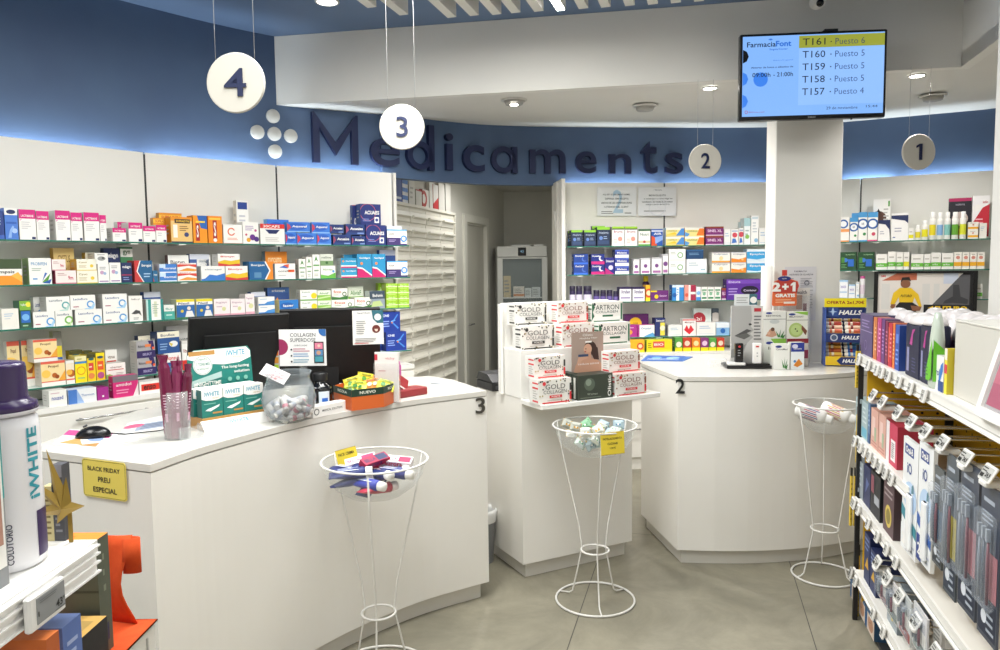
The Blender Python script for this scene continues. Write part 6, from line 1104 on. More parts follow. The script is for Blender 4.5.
for r in range(2):
    for k in range(3):
        x = .002+bxw*(k+.5)-(.008 if r else 0); y = .028+r*.05
        m = MB(); m.box(-bxw/2+.001, bxw/2-.001, -.020, .020, 0, bxh, TL, '155A52', W); m.decal((-bxw/2+.001, -.02, 0), (bxw-.002, 0, 0), (0, 0, bxh), [('p', [(0, 1), (1, 1), (1, .68), (.8, .62), (.5, .6), (.2, .62), (0, .68)], W), ('t', .12, .76, .84, .92, 'iWHITE', '3A9AB8', .02), ('t', .5, .66, .84, .71, 'INSTANT', 'B98A4A', 0), ('p', [(.15, .26), (.4, .22), (.8, .36), (.85, .44), (.5, .36), (.3, .32)], 'E8F2F0'), ('r', .5, .12, .95, .18, 'B98A4A'), ('l', .1, .46, .8, .54, 1, '7AB8A8')])
        q = p.to_2d()+u*x-n_*y; o = m.build('whitening_pack', None, (q.x, q.y, Z1+.0443), rz); tag(o, f'teal and white tooth whitening pack, {["left", "middle", "right"][k]} of the {["front", "back"][r]} row in the display', 'box', 'whitening packs in the counter display')
# low clear tray left of the display
p2, w2, u2, rz2 = base(181, 441, 204, 437); t = empty('acrylic_tray', (p2.x, p2.y, Z1), rz2, 'low empty clear acrylic tray beside the maroon packets', 'tray')
m = MB(); h_ = .045; m.box(0, w2, 0, .002, 0, h_, ACR); m.box(0, .002, .002, .05, 0, h_, ACR); m.box(w2-.002, w2, .002, .05, 0, h_, ACR); m.box(.002, w2-.002, .002, .05, 0, .002, ACR); m.build('tray', t)
# glass bowl with small tubes
pb_ = at_z(285, 424, Z1); rB = 27*pb_.y/740+.002; t = empty('glass_bowl', (pb_.x-.0, pb_.y+.065, Z1), 0, 'round clear bowl full of small white tubes on counter 3', 'bowl'); bc_ = Vector((pb_.x, pb_.y+.065))
m = MB(); hB = .195; zc_ = .088
def bp(r): return [(.001, 0), (r*.55, 0), (r*.82, .025), (r*.97, .06), (r, .092), (r*.93, .13), (r*.80, .16), (r*.78, .178), (r*.86, hB)]
m.lathe(bp(rB)+[(r_-.002, z_) for r_, z_ in reversed(bp(rB)[2:])]+[(rB*.5, .004), (.001, .004)], G('bowl_glass', '9AA2A6', .02, .15), 36, caps=False); m.build('bowl', t)
rt = random.Random(5)
for i in range(30):
    lay = 0 if i < 9 else 1 if i < 19 else 2; nL = (9, 10, 11)[lay]; k = i-(0, 9, 19)[lay]; R1 = (rB*.60, rB*.66, rB*.52)[lay]; rr = R1*(1 if k < nL-2 else .3); a = k*2*math.pi/(nL-2)+lay*.6
    m = MB(); m.T = Matrix.Rotation(rad(90), 4, 'Y'); m.lathe([(.010, -.028), (.0115, -.026), (.0115, .010), (.012, .011), (.012, .026), (.010, .028), (.001, .028)], M('E9E7E4', .3), 12); m.lathe([(.0118, -.018), (.0118, -.002)], M('D88A9A' if i % 3 == 0 else 'C8CCD8', .4), 12, caps=False)
    o = m.build('sample_tube', None, (bc_.x+rr*math.cos(a), bc_.y+rr*math.sin(a), Z1+.022+lay*.026)); o.rotation_euler = (0, rad(rt.uniform(-45, 45)), rad(rt.uniform(0, 180))); tag(o, 'small white sample tube heaped with others inside the round clear bowl', 'tube', 'sample tubes in the clear bowl')
m = MB(); m.box(-.055, .055, -.0255, .0255, -.0006, .0006, M('F0E6E6', .5)); m.decal((-.055, -.0255, .0006), (.11, 0, 0), (0, .051, 0), [('t', .3, .6, .8, .8, 'CACAO', 'C04A5A'), ('t', .15, .3, .9, .48, 'SOLAR LABIAL', 'C04A5A', 0), ('t', .45, .1, .7, .24, '1€', 'C04A5A')])
q = at_y(275, 374, bc_.y-.02); o = m.build('price_tag_card', None, q); o.rotation_euler = (rad(50), rad(22), rad(-12)); tag(o, 'white card with red handwriting resting on the clear bowl', 'card')
# bottle
p = at_z(322, 407, Z1); t = empty('syrup_bottle', (p.x, p.y+.03, Z1), 0, 'dark glass bottle with black cap and pale blue label on counter 3', 'bottle')
rr = 11.5*p.y/740; m = MB(); m.lathe([(rr*.95, 0), (rr, .004), (rr, .088), (rr*.85, .102), (rr*.48, .112), (rr*.48, .12)], M('0D0E12', .12, coat=.5), 28)
for a0, a1, z0, z1, cc in ((200, 245, .02, .075, 'B8C4D4'), (275, 330, .02, .078, 'D8E2EC'), (290, 320, .035, .05, '2A6AC8')):
    k = 8; ex = .0004 if cc != '2A6AC8' else .0009; V = []
    for i in range(k+1): th = rad(a0+(a1-a0)*i/k); V += [((rr+ex)*math.cos(th), (rr+ex)*math.sin(th), z0), ((rr+ex)*math.cos(th), (rr+ex)*math.sin(th), z1)]
    m.add(V, [(2*i, 2*i+2, 2*i+3, 2*i+1) for i in range(k)], cc, True)
m.build('glass', t); m = MB(); m.lathe([(rr*.62, .121), (rr*.62, .150), (rr*.58, .153), (.001, .153)], M('121214', .4), 24); m.build('cap', t)
# low white carton in front of the bottle
p, w, u, rz = base(313, 418.5, 347, 411); m = MB(); hh_ = .045; m.prism([(0, .0), (w*.9, 0), (w, .008), (w, .035), (w*.9, .045), (.0, .045)], 0, hh_, W); m.decal((0, 0, 0), (w*.9, 0, 0), (0, 0, hh_), [('o', .12, .5, .3, .08, '3A3A3E'), ('t', .30, .42, .95, .62, 'MEDICAL SOLUTION', '3A3A3E', .01)]); m.decal((0, 0, hh_), (w, 0, 0), (0, .04, 0), [('p', [(.5, .6), (.9, .8), (.9, .5), (.6, .4)], '6AA0D8')])
n_ = Vector((u.y, -u.x)); o = m.build('tester_box', None, (p.x, p.y, Z1), rz); tag(o, 'low white carton with ring logo in front of the dark bottle', 'box')
t_b = [o2 for o2 in bpy.data.objects if o2.name == 'syrup_bottle'][0]; pp = at_z(321, 408, Z1); t_b.location = (pp.x, pp.y, Z1)
# orange tray of sweets
pL = at_z(334, 405, Z1); pM = at_z(352, 411, Z1); pN = at_z(384, 407, Z1); pR = at_z(400, 400, Z1)
t = empty('sweets_tray', (pM.x, pM.y, Z1), 0, 'orange faceted tray of yellow and green sweet bags on counter 3', 'tray')
R2 = lambda q: (q.x-pM.x, q.y-pM.y); P = [R2(pL), R2(pM), R2(pN), R2(pR)]; bk_ = [(P[3][0]-.01, P[3][1]+.09), (P[0][0]+.05, P[0][1]+.16)]; PP = P+bk_; ORM = M('D2642A', .45)
m = MB(); hT = .085; m.prism(PP, 0, .004, ORM)
for i in range(len(PP)):
    a = Vector(PP[i]); b = Vector(PP[(i+1) % len(PP)]); d_ = (b-a).normalized(); nn2 = Vector((-d_.y, d_.x))*.003; m.add([(a.x, a.y, .004), (b.x, b.y, .004), (b.x, b.y, hT), (a.x, a.y, hT), (a.x+nn2.x, a.y+nn2.y, .004), (b.x+nn2.x, b.y+nn2.y, .004), (b.x+nn2.x, b.y+nn2.y, hT), (a.x+nn2.x, a.y+nn2.y, hT)], [(0, 1, 2, 3), (5, 4, 7, 6), (3, 2, 6, 7)], ORM)
    if i < 3:
        m.decal((a.x, a.y, hT*.68), (b.x-a.x, b.y-a.y, 0), (0, 0, hT*.36), [('r', 0, 0, 1, 1, '1E3A2C'), ('t', .25, .3, .75, .7, ['RICOLA', 'NUEVO', 'RICOLA'][i], 'E8E8D8', .02)])
m.build('tray', t)
cx_ = sum(q[0] for q in PP)/6; cy_ = sum(q[1] for q in PP)/6
for i, (x, y, z, rx_, rz_, col, c2_) in enumerate(((-.085, .045, .085, 35, 20, 'E8DC3A', '4A8A3A'), (-.05, .0, .075, 48, -10, 'DDE04A', '3E7A34'), (-.03, .06, .10, 30, 30, 'EDE03A', '5A9A3A'), (.01, .01, .085, 42, 8, 'E8A03A', 'F0D8B0'), (.03, .05, .09, 30, -25, 'E89A4A', 'D8C08A'), (.07, .0, .08, 46, 4, 'DFE03E', '4A8A3A'), (.085, .045, .09, 35, -8, 'E6DC44', '3E7A34'), (-.075, -.01, .06, 50, 15, 'B8CC3A', '3A6A34'))):
    m = MB(); a, b, cth = .038, .030, .011; V = []; 
    nx = 6
    for j in range(5):
        for k in range(nx): 
            xx = -a+2*a*k/(nx-1); zz = -b+2*b*j/4; e = math.sin(math.pi*k/(nx-1))*math.sin(math.pi*j/4); V.append((xx, -cth*e, zz))
    m.add(V, [(j*nx+k, j*nx+k+1, (j+1)*nx+k+1, (j+1)*nx+k) for j in range(4) for k in range(nx-1)], col, True)
    m.add([(x_, -y_, z_) for x_, y_, z_ in V], [(j*nx+k, (j+1)*nx+k, (j+1)*nx+k+1, j*nx+k+1) for j in range(4) for k in range(nx-1)], col, True)
    m.decal((-a*.8, -.0115, -b*.75), (a*1.6, 0, 0), (0, 0, b*1.5), [('r', 0, .72, 1, .95, col), ('c', .3, .4, .24, c2_), ('c', .68, .3, .2, c2_), ('t', .15, .74, .85, .92, 'Ricola', '2A5A2A' if c2_ != 'F0D8B0' else 'A83A2A', .03)], .0006)
    o = m.build('sweet_bag', None, (pM.x+cx_+x, pM.y+cy_+y-.01, Z1+z)); o.rotation_euler = (rad(-rx_), rad((i % 3-1)*14), rad(rz_)); tag(o, f'{"yellow and green" if col[0] in "DB" or c2_[0] in "345" else "orange"} sweet bag in the orange tray, {ORD[i] if i else "leftmost"} of eight', 'bag', 'sweet bags in the orange tray')
# leaflet holder behind the tray
pH = at_y(374, 384, 3.25); pQ = at_y(399, 353, 3.25); m = MB(); w = (pQ-pH).x; h = pQ.z-Z1
t = empty('leaflet_holder', (pH.x, 3.25, Z1), rad(-6), 'clear holder with white leaflets right of the monitors', 'holder')
m.box(0, w, 0, .003, 0, h*.8, ACR); m.box(0, w, .022, .025, 0, h, ACR); m.box(0, w, .003, .022, 0, .003, ACR); m.build('case', t)
m = MB(); m.box(.004, w-.004, .006, .018, .004, h+.004, M('ECE8E4', .5)); m.decal((.004, .006, .004), (w-.008, 0, 0), (0, 0, h), [('r', .0, .84, .12, .96, 'C83A4A'), ('t', .45, .84, .85, .9, 'vichy', 'D08A90'), ('l', .15, .6, .5, .66, 1, 'D8A8A8')]); m.build('leaflets', t)
p, w, u, rz = base(401, 398.5, 428, 394); n_ = Vector((u.y, -u.x))
m = MB(); m.box(0, w, 0, .09, 0, .035, M('8E2A2E', .4), ch=.004); o = m.build('red_case', None, (p.x, p.y, Z1), rz); tag(o, 'flat dark red case at the right end of counter 3', 'case')
m = MB(); m.box(-.055, .055, -.002, .002, -.03, .03, M('A02A30', .4)); m.box(-.055, .055, -.004, -.0022, -.03, -.022, M('E8E4E0', .5)); q = p.to_2d()+u*.03-n_*.04; o = m.build('red_booklet', None, (q.x, q.y, Z1+.071)); o.rotation_euler = (rad(-20), rad(32), rz+rad(8)); tag(o, 'dark red booklet leaning on the red case', 'booklet')
p = at_z(403, 381, Z1); m = MB(); m.lathe([(.012, 0), (.012, .085), (.008, .09), (.008, .105), (.001, .105)], M('A02A7A', .35), 16); o = m.build('lip_balm', None, (p.x-.02, p.y, Z1)); tag(o, 'slim magenta stick standing behind the red booklet', 'stick')
p = at_z(436, 384, Z1); m = MB(); m.T = Matrix.Rotation(rad(90), 4, 'Y'); m.lathe([(.004, -.03), (.007, -.028), (.007, .02), (.005, .03)], M('DDE2EA', .3), 14); o = m.build('small_pen', None, (p.x, p.y, Z1+.0072), rad(-20)); tag(o, 'short white pen lying near the numeral end of counter 3', 'pen')

# ================================================================ THINGS ON COUNTER 2 AND THE COLUMN
flat_print([(641, 361), (683, 361.5), (693, 357), (648, 355.5)], Z1, [('r', .05, .1, .95, .9, '2A5AA8'), ('e', .3, .5, .12, .2, '6AA0D8'), ('e', .7, .5, .16, .2, '8AB4E0'), ('l', .1, .15, .9, .4, 2, 'C8D8F0')], 'blue brochure lying on counter 2 beside the display unit', base_c='3A6AB0')
p, w, u, rz = base(712, 368, 730, 368); m = MB(); m.box(0, w, 0, .05, 0, .045, ACR); o = m.build('clear_box', None, (p.x, p.y+.05, Z1), rz); tag(o, 'small empty clear plastic box on counter 2', 'box')
p, w, u, rz = base(727, 369, 776, 369); n_ = Vector((u.y, -u.x))
t = empty('tester_stand', (p.x, p.y, Z1), rz, 'black tester stand with black and white devices before a face photo', 'display stand')
m = MB(); m.box(0, w, 0, .17, 0, .018, M('141416', .3), ch=.003); m.build('base', t)
m = MB(); m.box(.01, .105, .01, .06, .0185, .035, M('ECEBE8', .4), ch=.002); m.build('white_plinth', t)
m = MB(); m.box(.115, w-.03, .015, .06, .0185, .028, M('1A1A1C', .3)); m.build('black_plinth', t)
m = MB(); m.box(.05, .095, .02, .05, .0355, .145, M('17171A', .25), ch=.003); m.decal((.05, .02, .0355), (.045, 0, 0), (0, 0, .11), [('l', .3, .3, .7, .7, 3, '8A8A8A'), ('c', .5, .82, .06, 'C03A3A')]); m.build('black_device', t)
m = MB(); m.box(.15, .195, .02, .05, .0285, .145, M('EDEBE8', .3), ch=.003); m.decal((.15, .02, .0285), (.045, 0, 0), (0, 0, .116), [('r', .3, .8, .7, .88, 'C03A3A'), ('l', .4, .3, .6, .6, 2, 'A8A8A8')]); m.build('white_device', t)
pA = at_plane(731.5, 306, p.to_2d()-n_*.10, p.to_2d()-n_*.10+u); pB = at_plane(763, 306, p.to_2d()-n_*.10, p.to_2d()-n_*.10+u); x0 = (pA.to_2d()-p.to_2d()).dot(u); x1 = (pB.to_2d()-p.to_2d()).dot(u); h = pA.z-Z1
m = MB(); m.box(x0, x1, .10, .12, .0185, h, M('C9C7C4', .4)); m.decal((x0, .10, .0185), (x1-x0, 0, 0), (0, 0, h-.0185), [('p', [(0, 1), (.62, 1), (.66, .78), (.6, .66), (.72, .58), (.6, .52), (.70, .46), (.52, .36), (.4, .2), (.2, .1), (0, .1)], 'A9A8A6'), ('p', [(.1, .48), (.5, .60), (.66, .57), (.5, .53)], '4A4A4A'), ('p', [(.1, .48), (.5, .53), (.62, .48), (.42, .42)], '5E5E5C'), ('e', .6, .68, .05, .02, '3A3A3A'), ('p', [(0, .1), (.3, .12), (.48, .34), (.3, .3), (0, .24)], '8A8A88'), ('r', .72, .9, .94, .96, 'B8303A'), ('l', .72, .4, .96, .85, 8, '6A6A6A'), ('r', .68, .04, .98, .35, 'DAD8D6')]); m.build('backdrop', t)
A = p.to_2d()-n_*.13; q0 = at_plane(734, 306, A, A+u); q1 = at_plane(757, 294, A, A+u); x0 = (q0.to_2d()-p.to_2d()).dot(u); x1 = (q1.to_2d()-p.to_2d()).dot(u)
m = MB(); m.box(x0, x1, .125, .127, .0185, q1.z-Z1, M('DDE0E0', .5)); zz = q0.z-Z1; m.decal((x0, .125, zz), (x1-x0, 0, 0), (0, 0, q1.z-Z1-zz), [('r', .66, .1, 1, 1, '3A6A74'), ('c', .84, .5, .28, W), ('l', .1, .2, .6, .8, 3, 'A8A8A8')]); m.build('leaflet', t)
m = MB(); m.tube([(w, .08, .008), (w+.06, .03, .003), (w+.05, .10, .003), (w+.10, .16, .003)], .003, '101012'); m.build('cable', t)
def c2box(x0, x1, yt, yb, Y, z, f, ops, label, d=.05, zt=None):
    pA = at_y(x0, yb, Y); pB = at_y(x1, yt, Y); w = (pB-pA).x-.001; h = (zt or pB.z)-z; m = MB(); m.box(-w/2, w/2, -d/2, d/2, 0, h, f, 'D8D6CE'); m.decal((-w/2, -d/2, 0), (w, 0, 0), (0, 0, h), ops)
    o = m.build('supplement_box', None, ((pA.x+pB.x)/2, Y+d/2, z)); tag(o, label, 'box', 'herbal cartons beside the column'); return z+h+.0003
leaf = [('p', [(.75, .05), (.78, .35), (.70, .1)], '3A7A3A'), ('p', [(.75, .05), (.95, .3), (.85, .05)], '3A7A3A'), ('p', [(.75, .05), (.55, .3), (.65, .05)], '4A8A44'), ('p', [(.75, .05), (1, .15), (.9, .0)], '3A7A3A')]
zt1 = c2box(763.5, 786, 338.5, 366, 4.24, Z1, 'E2E4DC', [('p', [(.3, 1), (1, 1), (1, .6), (.5, .8)], '8ABF4A'), ('e', .25, .85, .16, .05, '2A3A8A'), ('t', .2, .62, .6, .72, 'Inf', '6A6A60')], 'pale carton with green corner, bottom left of the herbal cartons')
zt2 = c2box(786.4, 808.5, 338.5, 366, 4.24, Z1, 'C8C2BC', [('r', 0, .84, 1, 1, '8A2430'), ('r', .6, .3, 1, .6, '8A2A4A'), ('l', .2, .4, .6, .8, 3, '8A8A84')], 'carton with maroon top band, bottom right of the herbal cartons')
c2box(763, 786, 311, 338, 4.24, zt1, 'E4E4DE', [('e', .25, .93, .14, .035, '2A3A8A'), ('t', .12, .80, .8, .86, 'RESTIVOIL', '2A2A28', .01), ('r', 0, .70, 1, .715, '2A2A28'), ('e', .5, .62, .22, .08, 'C8CCCA'), ('p', [(.1, .1), (.3, .35), (.5, .3), (.62, .12), (.4, .05)], 'C89A80'), ('c', .42, .34, .07, '6A4A3A'), ('c', .25, .2, .06, 'D8AE94')]+leaf, 'pale grey carton with hemp leaf and resting couple, upper left')
c2box(786.4, 808, 311.5, 338, 4.24, zt2, 'E4E4DA', [('p', [(.3, 1), (1, 1), (1, .86), (.6, .92)], '8ABF4A'), ('e', .25, .9, .16, .04, '2A3A8A'), ('t', .12, .78, .8, .84, 'MELATONAT', '2A2A28', .01), ('r', 0, .68, 1, .695, '3A2A28'), ('c', .45, .32, .27, 'A9C070'), ('c', .45, .32, .2, 'BCD088'), ('c', .42, .36, .03, '4A5A2A'), ('c', .5, .28, .03, '4A5A2A'), ('p', [(.72, .5), (.98, .28), (.9, .12), (.7, .35)], '7A4A34')], 'carton picturing a green fruit, upper right of the herbal cartons')
c2box(773.5, 790, 344, 366, 4.14, Z1, 'EEEEE8', [('e', .3, .9, .2, .05, '2A3A8A'), ('t', .15, .76, .85, .83, 'CannaMed', '3A3A38', .01)]+[('p', [(a*.9, b*1.4) for a, b in q[1]], q[2]) for q in leaf], 'small white carton with hemp leaf, front left beside the column')
c2box(790.6, 804.5, 342.5, 366, 4.14, Z1, 'E8ECEE', [('r', 0, .66, 1, 1, '2A3A94'), ('e', .3, .86, .22, .08, 'D8D8F0'), ('t', .2, .74, .8, .82, 'Curcuma', W, .01), ('p', [(.2, .15), (.6, .4), (.9, .2), (.5, .08)], 'D8842A'), ('c', .3, .3, .05, '4A8AC8')], 'small white carton with blue top and orange root')
# papers and wobbler on the column
cy = 4.46
def colpaper(x0, x1, y0, y1, yy, col, ops, label, name='notice'):
    a = at_y(x0, y1, yy); b = at_y(x1, y0, yy); w = b.x-a.x; h = b.z-a.z; m = MB(); m.box(0, w, 0, .0012, 0, h, M(col, .5)); m.decal((0, 0, 0), (w, 0, 0), (0, 0, h), ops)
    o = m.build(name, None, (a.x, yy, a.z)); tag(o, label, 'notice'); return o
colpaper(784, 816.5, 266.5, 321, cy-.003, 'D9D8DC', [('t', .3, .90, .7, .93, 'FARMACIA', '5A5A66'), ('t', .15, .84, .9, .87, 'HORARIS DE GUARDIA', '4A4A56'), ('l', .1, .55, .35, .8, 8, '9A9AA2'), ('l', .5, .55, .92, .8, 8, '9A9AA2'), ('l', .5, .2, .92, .5, 10, '9A9AA2'), ('o', .7, .7, .05, .02, '7A7A84'), ('r', .3, .35, .5, .5, 'B08A78')], 'tall pale printed notice on the column face')
t = empty('poster_tube', (1.66, 4.41, 1.03), 0, 'white upright roll standing at the left side of the column', 'roll')
a = at_y(761.5, 266, 4.41); b = at_y(772.5, 266, 4.41); t.location = ((a.x+b.x)/2-.0, 4.41, Z1); m = MB(); r = (b.x-a.x)/2; m.lathe([(r, 0), (r, .56), (r-.003, .56), (r-.003, .003), (.001, .003)], M('DDDBD5', .5), 24, caps=False); m.build('roll', t); m = MB(); m.lathe([(r+.001, .26), (r+.001, .275)], M('B8B6B0', .4), 24, caps=False); m.build('band', t)
t.location.z = Z1; z_top = a.z
for o in t.children: pass
t.scale = (1, 1, (z_top-Z1)/.56)
wy = 4.31; a = at_y(771, 306, wy); b = at_y(799, 282, wy); w = b.x-a.x; zb = a.z
t = empty('offer_wobbler', (a.x, wy, zb), 0, 'orange and red sign reading 2+1 gratis before the column', 'sign')
hB = at_y(785, 270, wy).z-zb
m = MB(); P = [(.06, 0), (.88, 0), (.92, .04), (.92, .42), (1, .55), (.95, .68), (.72, .74), (.62, .78), (.30, .78), (.22, .72), (.1, .68), (.05, .45), (.03, .04)]; P = [(x*w, z*hB) for x, z in P]
flat_card(P, .003, M('DE6A38', .4), m); m.decal((0, -.003, 0), (w, 0, 0), (0, 0, hB), [('p', [(.08, .36), (.92, .36), (.98, .55), (.93, .66), (.62, .74), (.30, .74), (.12, .66)], 'B83A2E'), ('e', .46, .76, .24, .07, '24307A'), ('t', .38, .74, .54, .78, 'aquilea', W, .01), ('t', -.02 if 0 else .0, .40, .34, .66, '2', W, .05), ('t', .38, .45, .62, .62, '+', W, .05), ('p', [(.76, .40), (.87, .40), (.87, .66), (.78, .66), (.69, .60), (.69, .55), (.76, .58)], W), ('t', .14, .24, .86, .34, 'GRATIS', W, .05), ('l', .15, .08, .8, .2, 2, 'F0B890'), ('r', .45, .06, .85, .12, 'F6E4D8')])
m.build('panel', t); m = MB(); m.box(w*.38, w*.56, -.001, .0, hB*.84, hB*1.0, 'C8382E'); m.box(w*.45, w*.49, .0, .002, -(zb-Z1), hB*.84, ACR); m.build('stem', t); m = MB(); m.box(w*.2, w*.75, -.04, .04, -(zb-Z1), -(zb-Z1)+.003, ACR); m.build('foot', t)
a = at_y(779, 312, 4.39); b = at_y(811, 288, 4.39); w = b.x-a.x
t = empty('leaflet_holder', (a.x, 4.39, Z1), 0, 'clear leaflet holder with product brochure before the column notice', 'holder')
hz = b.z-Z1; m = MB(); m.box(0, w, 0, .003, 0, hz*.9, ACR); m.box(0, w, .03, .033, 0, hz, ACR); m.box(0, w, .003, .03, 0, .003, ACR); m.build('case', t)
m = MB(); m.box(.003, w-.003, .006, .01, .004, hz, M('DDD9D4', .5)); zz = a.z-Z1; m.decal((.003, .006, zz), (w-.006, 0, 0), (0, 0, hz-zz), [('t', .5, .75, .9, .9, 'Health', '4A4A54'), ('r', .55, .1, .75, .7, 'B8927C'), ('r', .78, .0, .9, .35, '7A2A3A')]); m.build('brochure', t)
# Halls display
A = at_z(826, 366.5, Z1); yy = A.y+.02; a = at_y(824.5, 366, yy); b = at_y(863, 298, yy); w = b.x-a.x; H = b.z-Z1
t = empty('sweets_display', (a.x, yy, Z1), rad(-16), 'blue and yellow cough sweets display with two tiers on counter 2', 'display')
NV2 = '1C2F6A'; m = MB(); m.box(0, .004, 0, .13, 0, H*.86, '3A5AA8'); m.box(w-.004, w, 0, .13, 0, H*.86, NV2); m.box(.004, w-.004, .125, .13, 0, H*.8, NV2); m.box(.004, w-.004, .01, .125, 0, .006, NV2); m.build('case', t)
m = MB(); m.box(0, w, .03, .036, H*.70, H*.9, NV2); m.decal((0, .03, H*.70), (w, 0, 0), (0, 0, H*.2), [('p', [(.04, .15), (.36, .15), (.32, .9), (.1, .9)], '2A4A90'), ('p', [(.2, .2), (.24, .5), (.2, .85), (.16, .5)], 'B8D0F0'), ('p', [(.08, .5), (.2, .45), (.32, .5), (.2, .56)], 'B8D0F0'), ('t', .34, .28, .92, .62, 'HALLS', W, .04, .25)]); m.build('logo_panel', t)
m = MB(); m.box(-.004, w+.004, .024, .029, H*.87, H, 'F0DC1E'); m.decal((-.004, .024, H*.87), (w+.008, 0, 0), (0, 0, H*.13), [('t', .05, .3, .95, .72, 'OFERTA 2x1,70€', '9A2A1A', .03)]); m.build('offer_strip', t)
for k, z in enumerate((H*.36, 0.006)):
    m = MB(); m.box(.004, w*.96, .0, .005, z, z+H*.13, NV2 if k == 0 else 'E8C020'); m.box(.004, w-.004, .005, .125, z-.003 if k == 0 else z, z, NV2)
    m.decal((.004, 0, z), (w*.92, 0, 0), (0, 0, H*.13), [('t', .42, .3, .9, .72, 'HALLS', W, .04, .25)] if k == 0 else [('p', [(.3, .5), (.42, .95), (1, .95), (1, .05), (.42, .05)], NV2), ('t', .46, .3, .92, .72, 'HALLS', W, .04, .25)])
    if k == 0: m.decal((.004, 0, z), (w*.92, 0, 0), (0, 0, H*.13), [('c', .22, .5, .4, 'C8CCD4'), ('c', .22, .5, .28, '4A5A7A')])
    m.build('shelf_front', t)
    cols = ('E8B03A', 'D86A4A', 'F2D0B0', 'C84A3A', 'F0C860') if k == 0 else ('D8923A', 'E8B84A', 'B85A2A', 'E0A03A', 'C87A3A')
    for c_ in range(2):
        for r in range(5):
            mm = MB(); mm.T = Matrix.Rotation(rad(90), 4, 'Y'); ww = w*.43; rr_ = .0118
            cc = cols[r] if c_ == 0 or k == 0 else ('3A78C8', '5A98D8', '2A5AA8', '4A88C8', '6AA8D8')[r]
            mm.lathe([(rr_*.6, -ww/2), (rr_, -ww/2+.004), (rr_, ww/2-.004), (rr_*.6, ww/2)], M('F0E8DC', .35), 12); mm.lathe([(rr_+.0003, -ww*.3), (rr_+.0003, ww*.42)], M(cc, .35), 12, caps=False); mm.lathe([(rr_+.0006, -ww*.16), (rr_+.0006, -ww*.02)], M('F6E8D0' if r % 2 else '8A2A2A', .35), 12, caps=False)
            lx = w*(.265+.475*c_); ly = .03+r*.016; lz = z+.015+H*.06+r*.0205
            q = Matrix.Rotation(rad(-16), 3, 'Z') @ Vector((lx, ly, lz)); o = mm.build('sweet_roll', None, (a.x+q.x, yy+q.y, Z1+q.z), rad(-16)); tag(o, f'{"yellow and red" if not (k and c_) else "blue"} sweet roll, {("bottom", "second", "third", "fourth", "top")[r]} in {("left", "right")[c_]} column, {("upper", "lower")[k]} tier of sweets display', 'sweet roll', 'cough sweet rolls in the counter display')
# ================================================================ FUTURO POSTER, RIGHT SHELVING
A = RF[1]+Vector((-.02, -.035)); u = (RF[2]-RF[1]).normalized(); B = A+u; p = at_plane(873, 322, A, B); q = at_plane(978, 272, A, B); w = (q.to_2d()-p.to_2d()).length; zt = at_plane(925, 271, A, B).z; zb = 1.13; h = zt-zb
t = empty('framed_poster', (p.x, p.y, zb), facing(u), 'black-framed poster of a man in a yellow sweater, reading Futuro', 'poster')
m = MB(); fr_ = .028
for x0, x1, z0, z1 in ((0, w, 0, fr_), (0, w, h-fr_*.6, h), (0, fr_, fr_, h-fr_*.6), (w-fr_, w, fr_, h-fr_*.6)): m.box(x0, x1, -.012, .012, z0, z1, M('101012', .3))
m.build('frame', t)
m = MB(); m.box(fr_, w-fr_, 0, .004, fr_, h-fr_*.6, M('E2DCD6', .4)); pw = w-2*fr_; ph = h-fr_*1.6
zf = lambda y: (at_plane(925, y, A, B).z-zb-fr_)/ph
ops = [('p', [(.04, .86), (.2, 1), (.42, 1), (.42, .87)], 'B8664A'), ('t', .03, .93, .08, .97, '3M', 'C8202A', .04), ('r', .04, .3, .13, .80, 'D8D6D2'), ('r', .48, .3, .56, .80, 'D8D6D2'), ('r', .6, .3, .66, .8, 'D8D6D2'),
  ('r', .7, .80, .85, 1, 'C8D0E0'), ('p', [(.5, .22), (.9, 1), (1, 1), (1, .22)], '141416'), ('p', [(.56, .34), (.88, .97), (.97, .97), (.97, .34)], '58585C'), ('p', [(.70, .42), (.80, .44), (.95, .42), (.96, .50), (.88, .56), (.86, .78), (.80, .78), (.80, .56), (.72, .48)], '3A3A3E'),
  ('r', .5, .22, 1, .40, '141416'), ('t', .62, .30, .95, .375, 'FUTURO', 'F0C81E', .04), ('p', [(.54, .33), (.60, .375), (.60, .33)], 'F0C81E'),
  ('p', [(.14, .40), (.17, .62), (.24, .72), (.36, .72), (.44, .60), (.48, .36), (.45, .36), (.40, .54), (.38, .42), (.24, .42), (.23, .54), (.18, .38)], 'E9C01E'), ('c', .30, .80, .085, '8A5A40'), ('p', [(.245, .82), (.26, .92), (.34, .93), (.36, .84), (.33, .87), (.27, .87)], '1E1612'), ('p', [(.2, .36), (.24, .44), (.38, .44), (.45, .36), (.42, .26), (.22, .26)], '17171A'), ('p', [(.15, .40), (.2, .40), (.18, .30), (.14, .34)], '8A5A40'), ('p', [(.36, .38), (.48, .36), (.46, .28), (.38, .28)], '8A5A40'), ('t', .25, .54, .37, .59, 'FUTURO', '3A300A', .02, .3)]
m.decal((fr_, 0, fr_), (pw, 0, 0), (0, 0, ph), ops); m.build('print', t)
t = empty('wall_cabinet', (RWB[1].x, RWB[1].y, 0), 0, 'low white cabinet under the shelving right of the column', 'cabinet')
def relr(v): return (v[0]-RWB[1].x, v[1]-RWB[1].y)
ri = off(RWB, .012); ro = off(RWB, .285)
m = MB()
for i in range(2): m.prism([relr(ri[i]), relr(ri[i+1]), relr(ro[i+1]), relr(ro[i])], 1.105, 1.1295, LAC)
m.build('worktop', t); m = MB(); rc_ = off(RWB, .27)
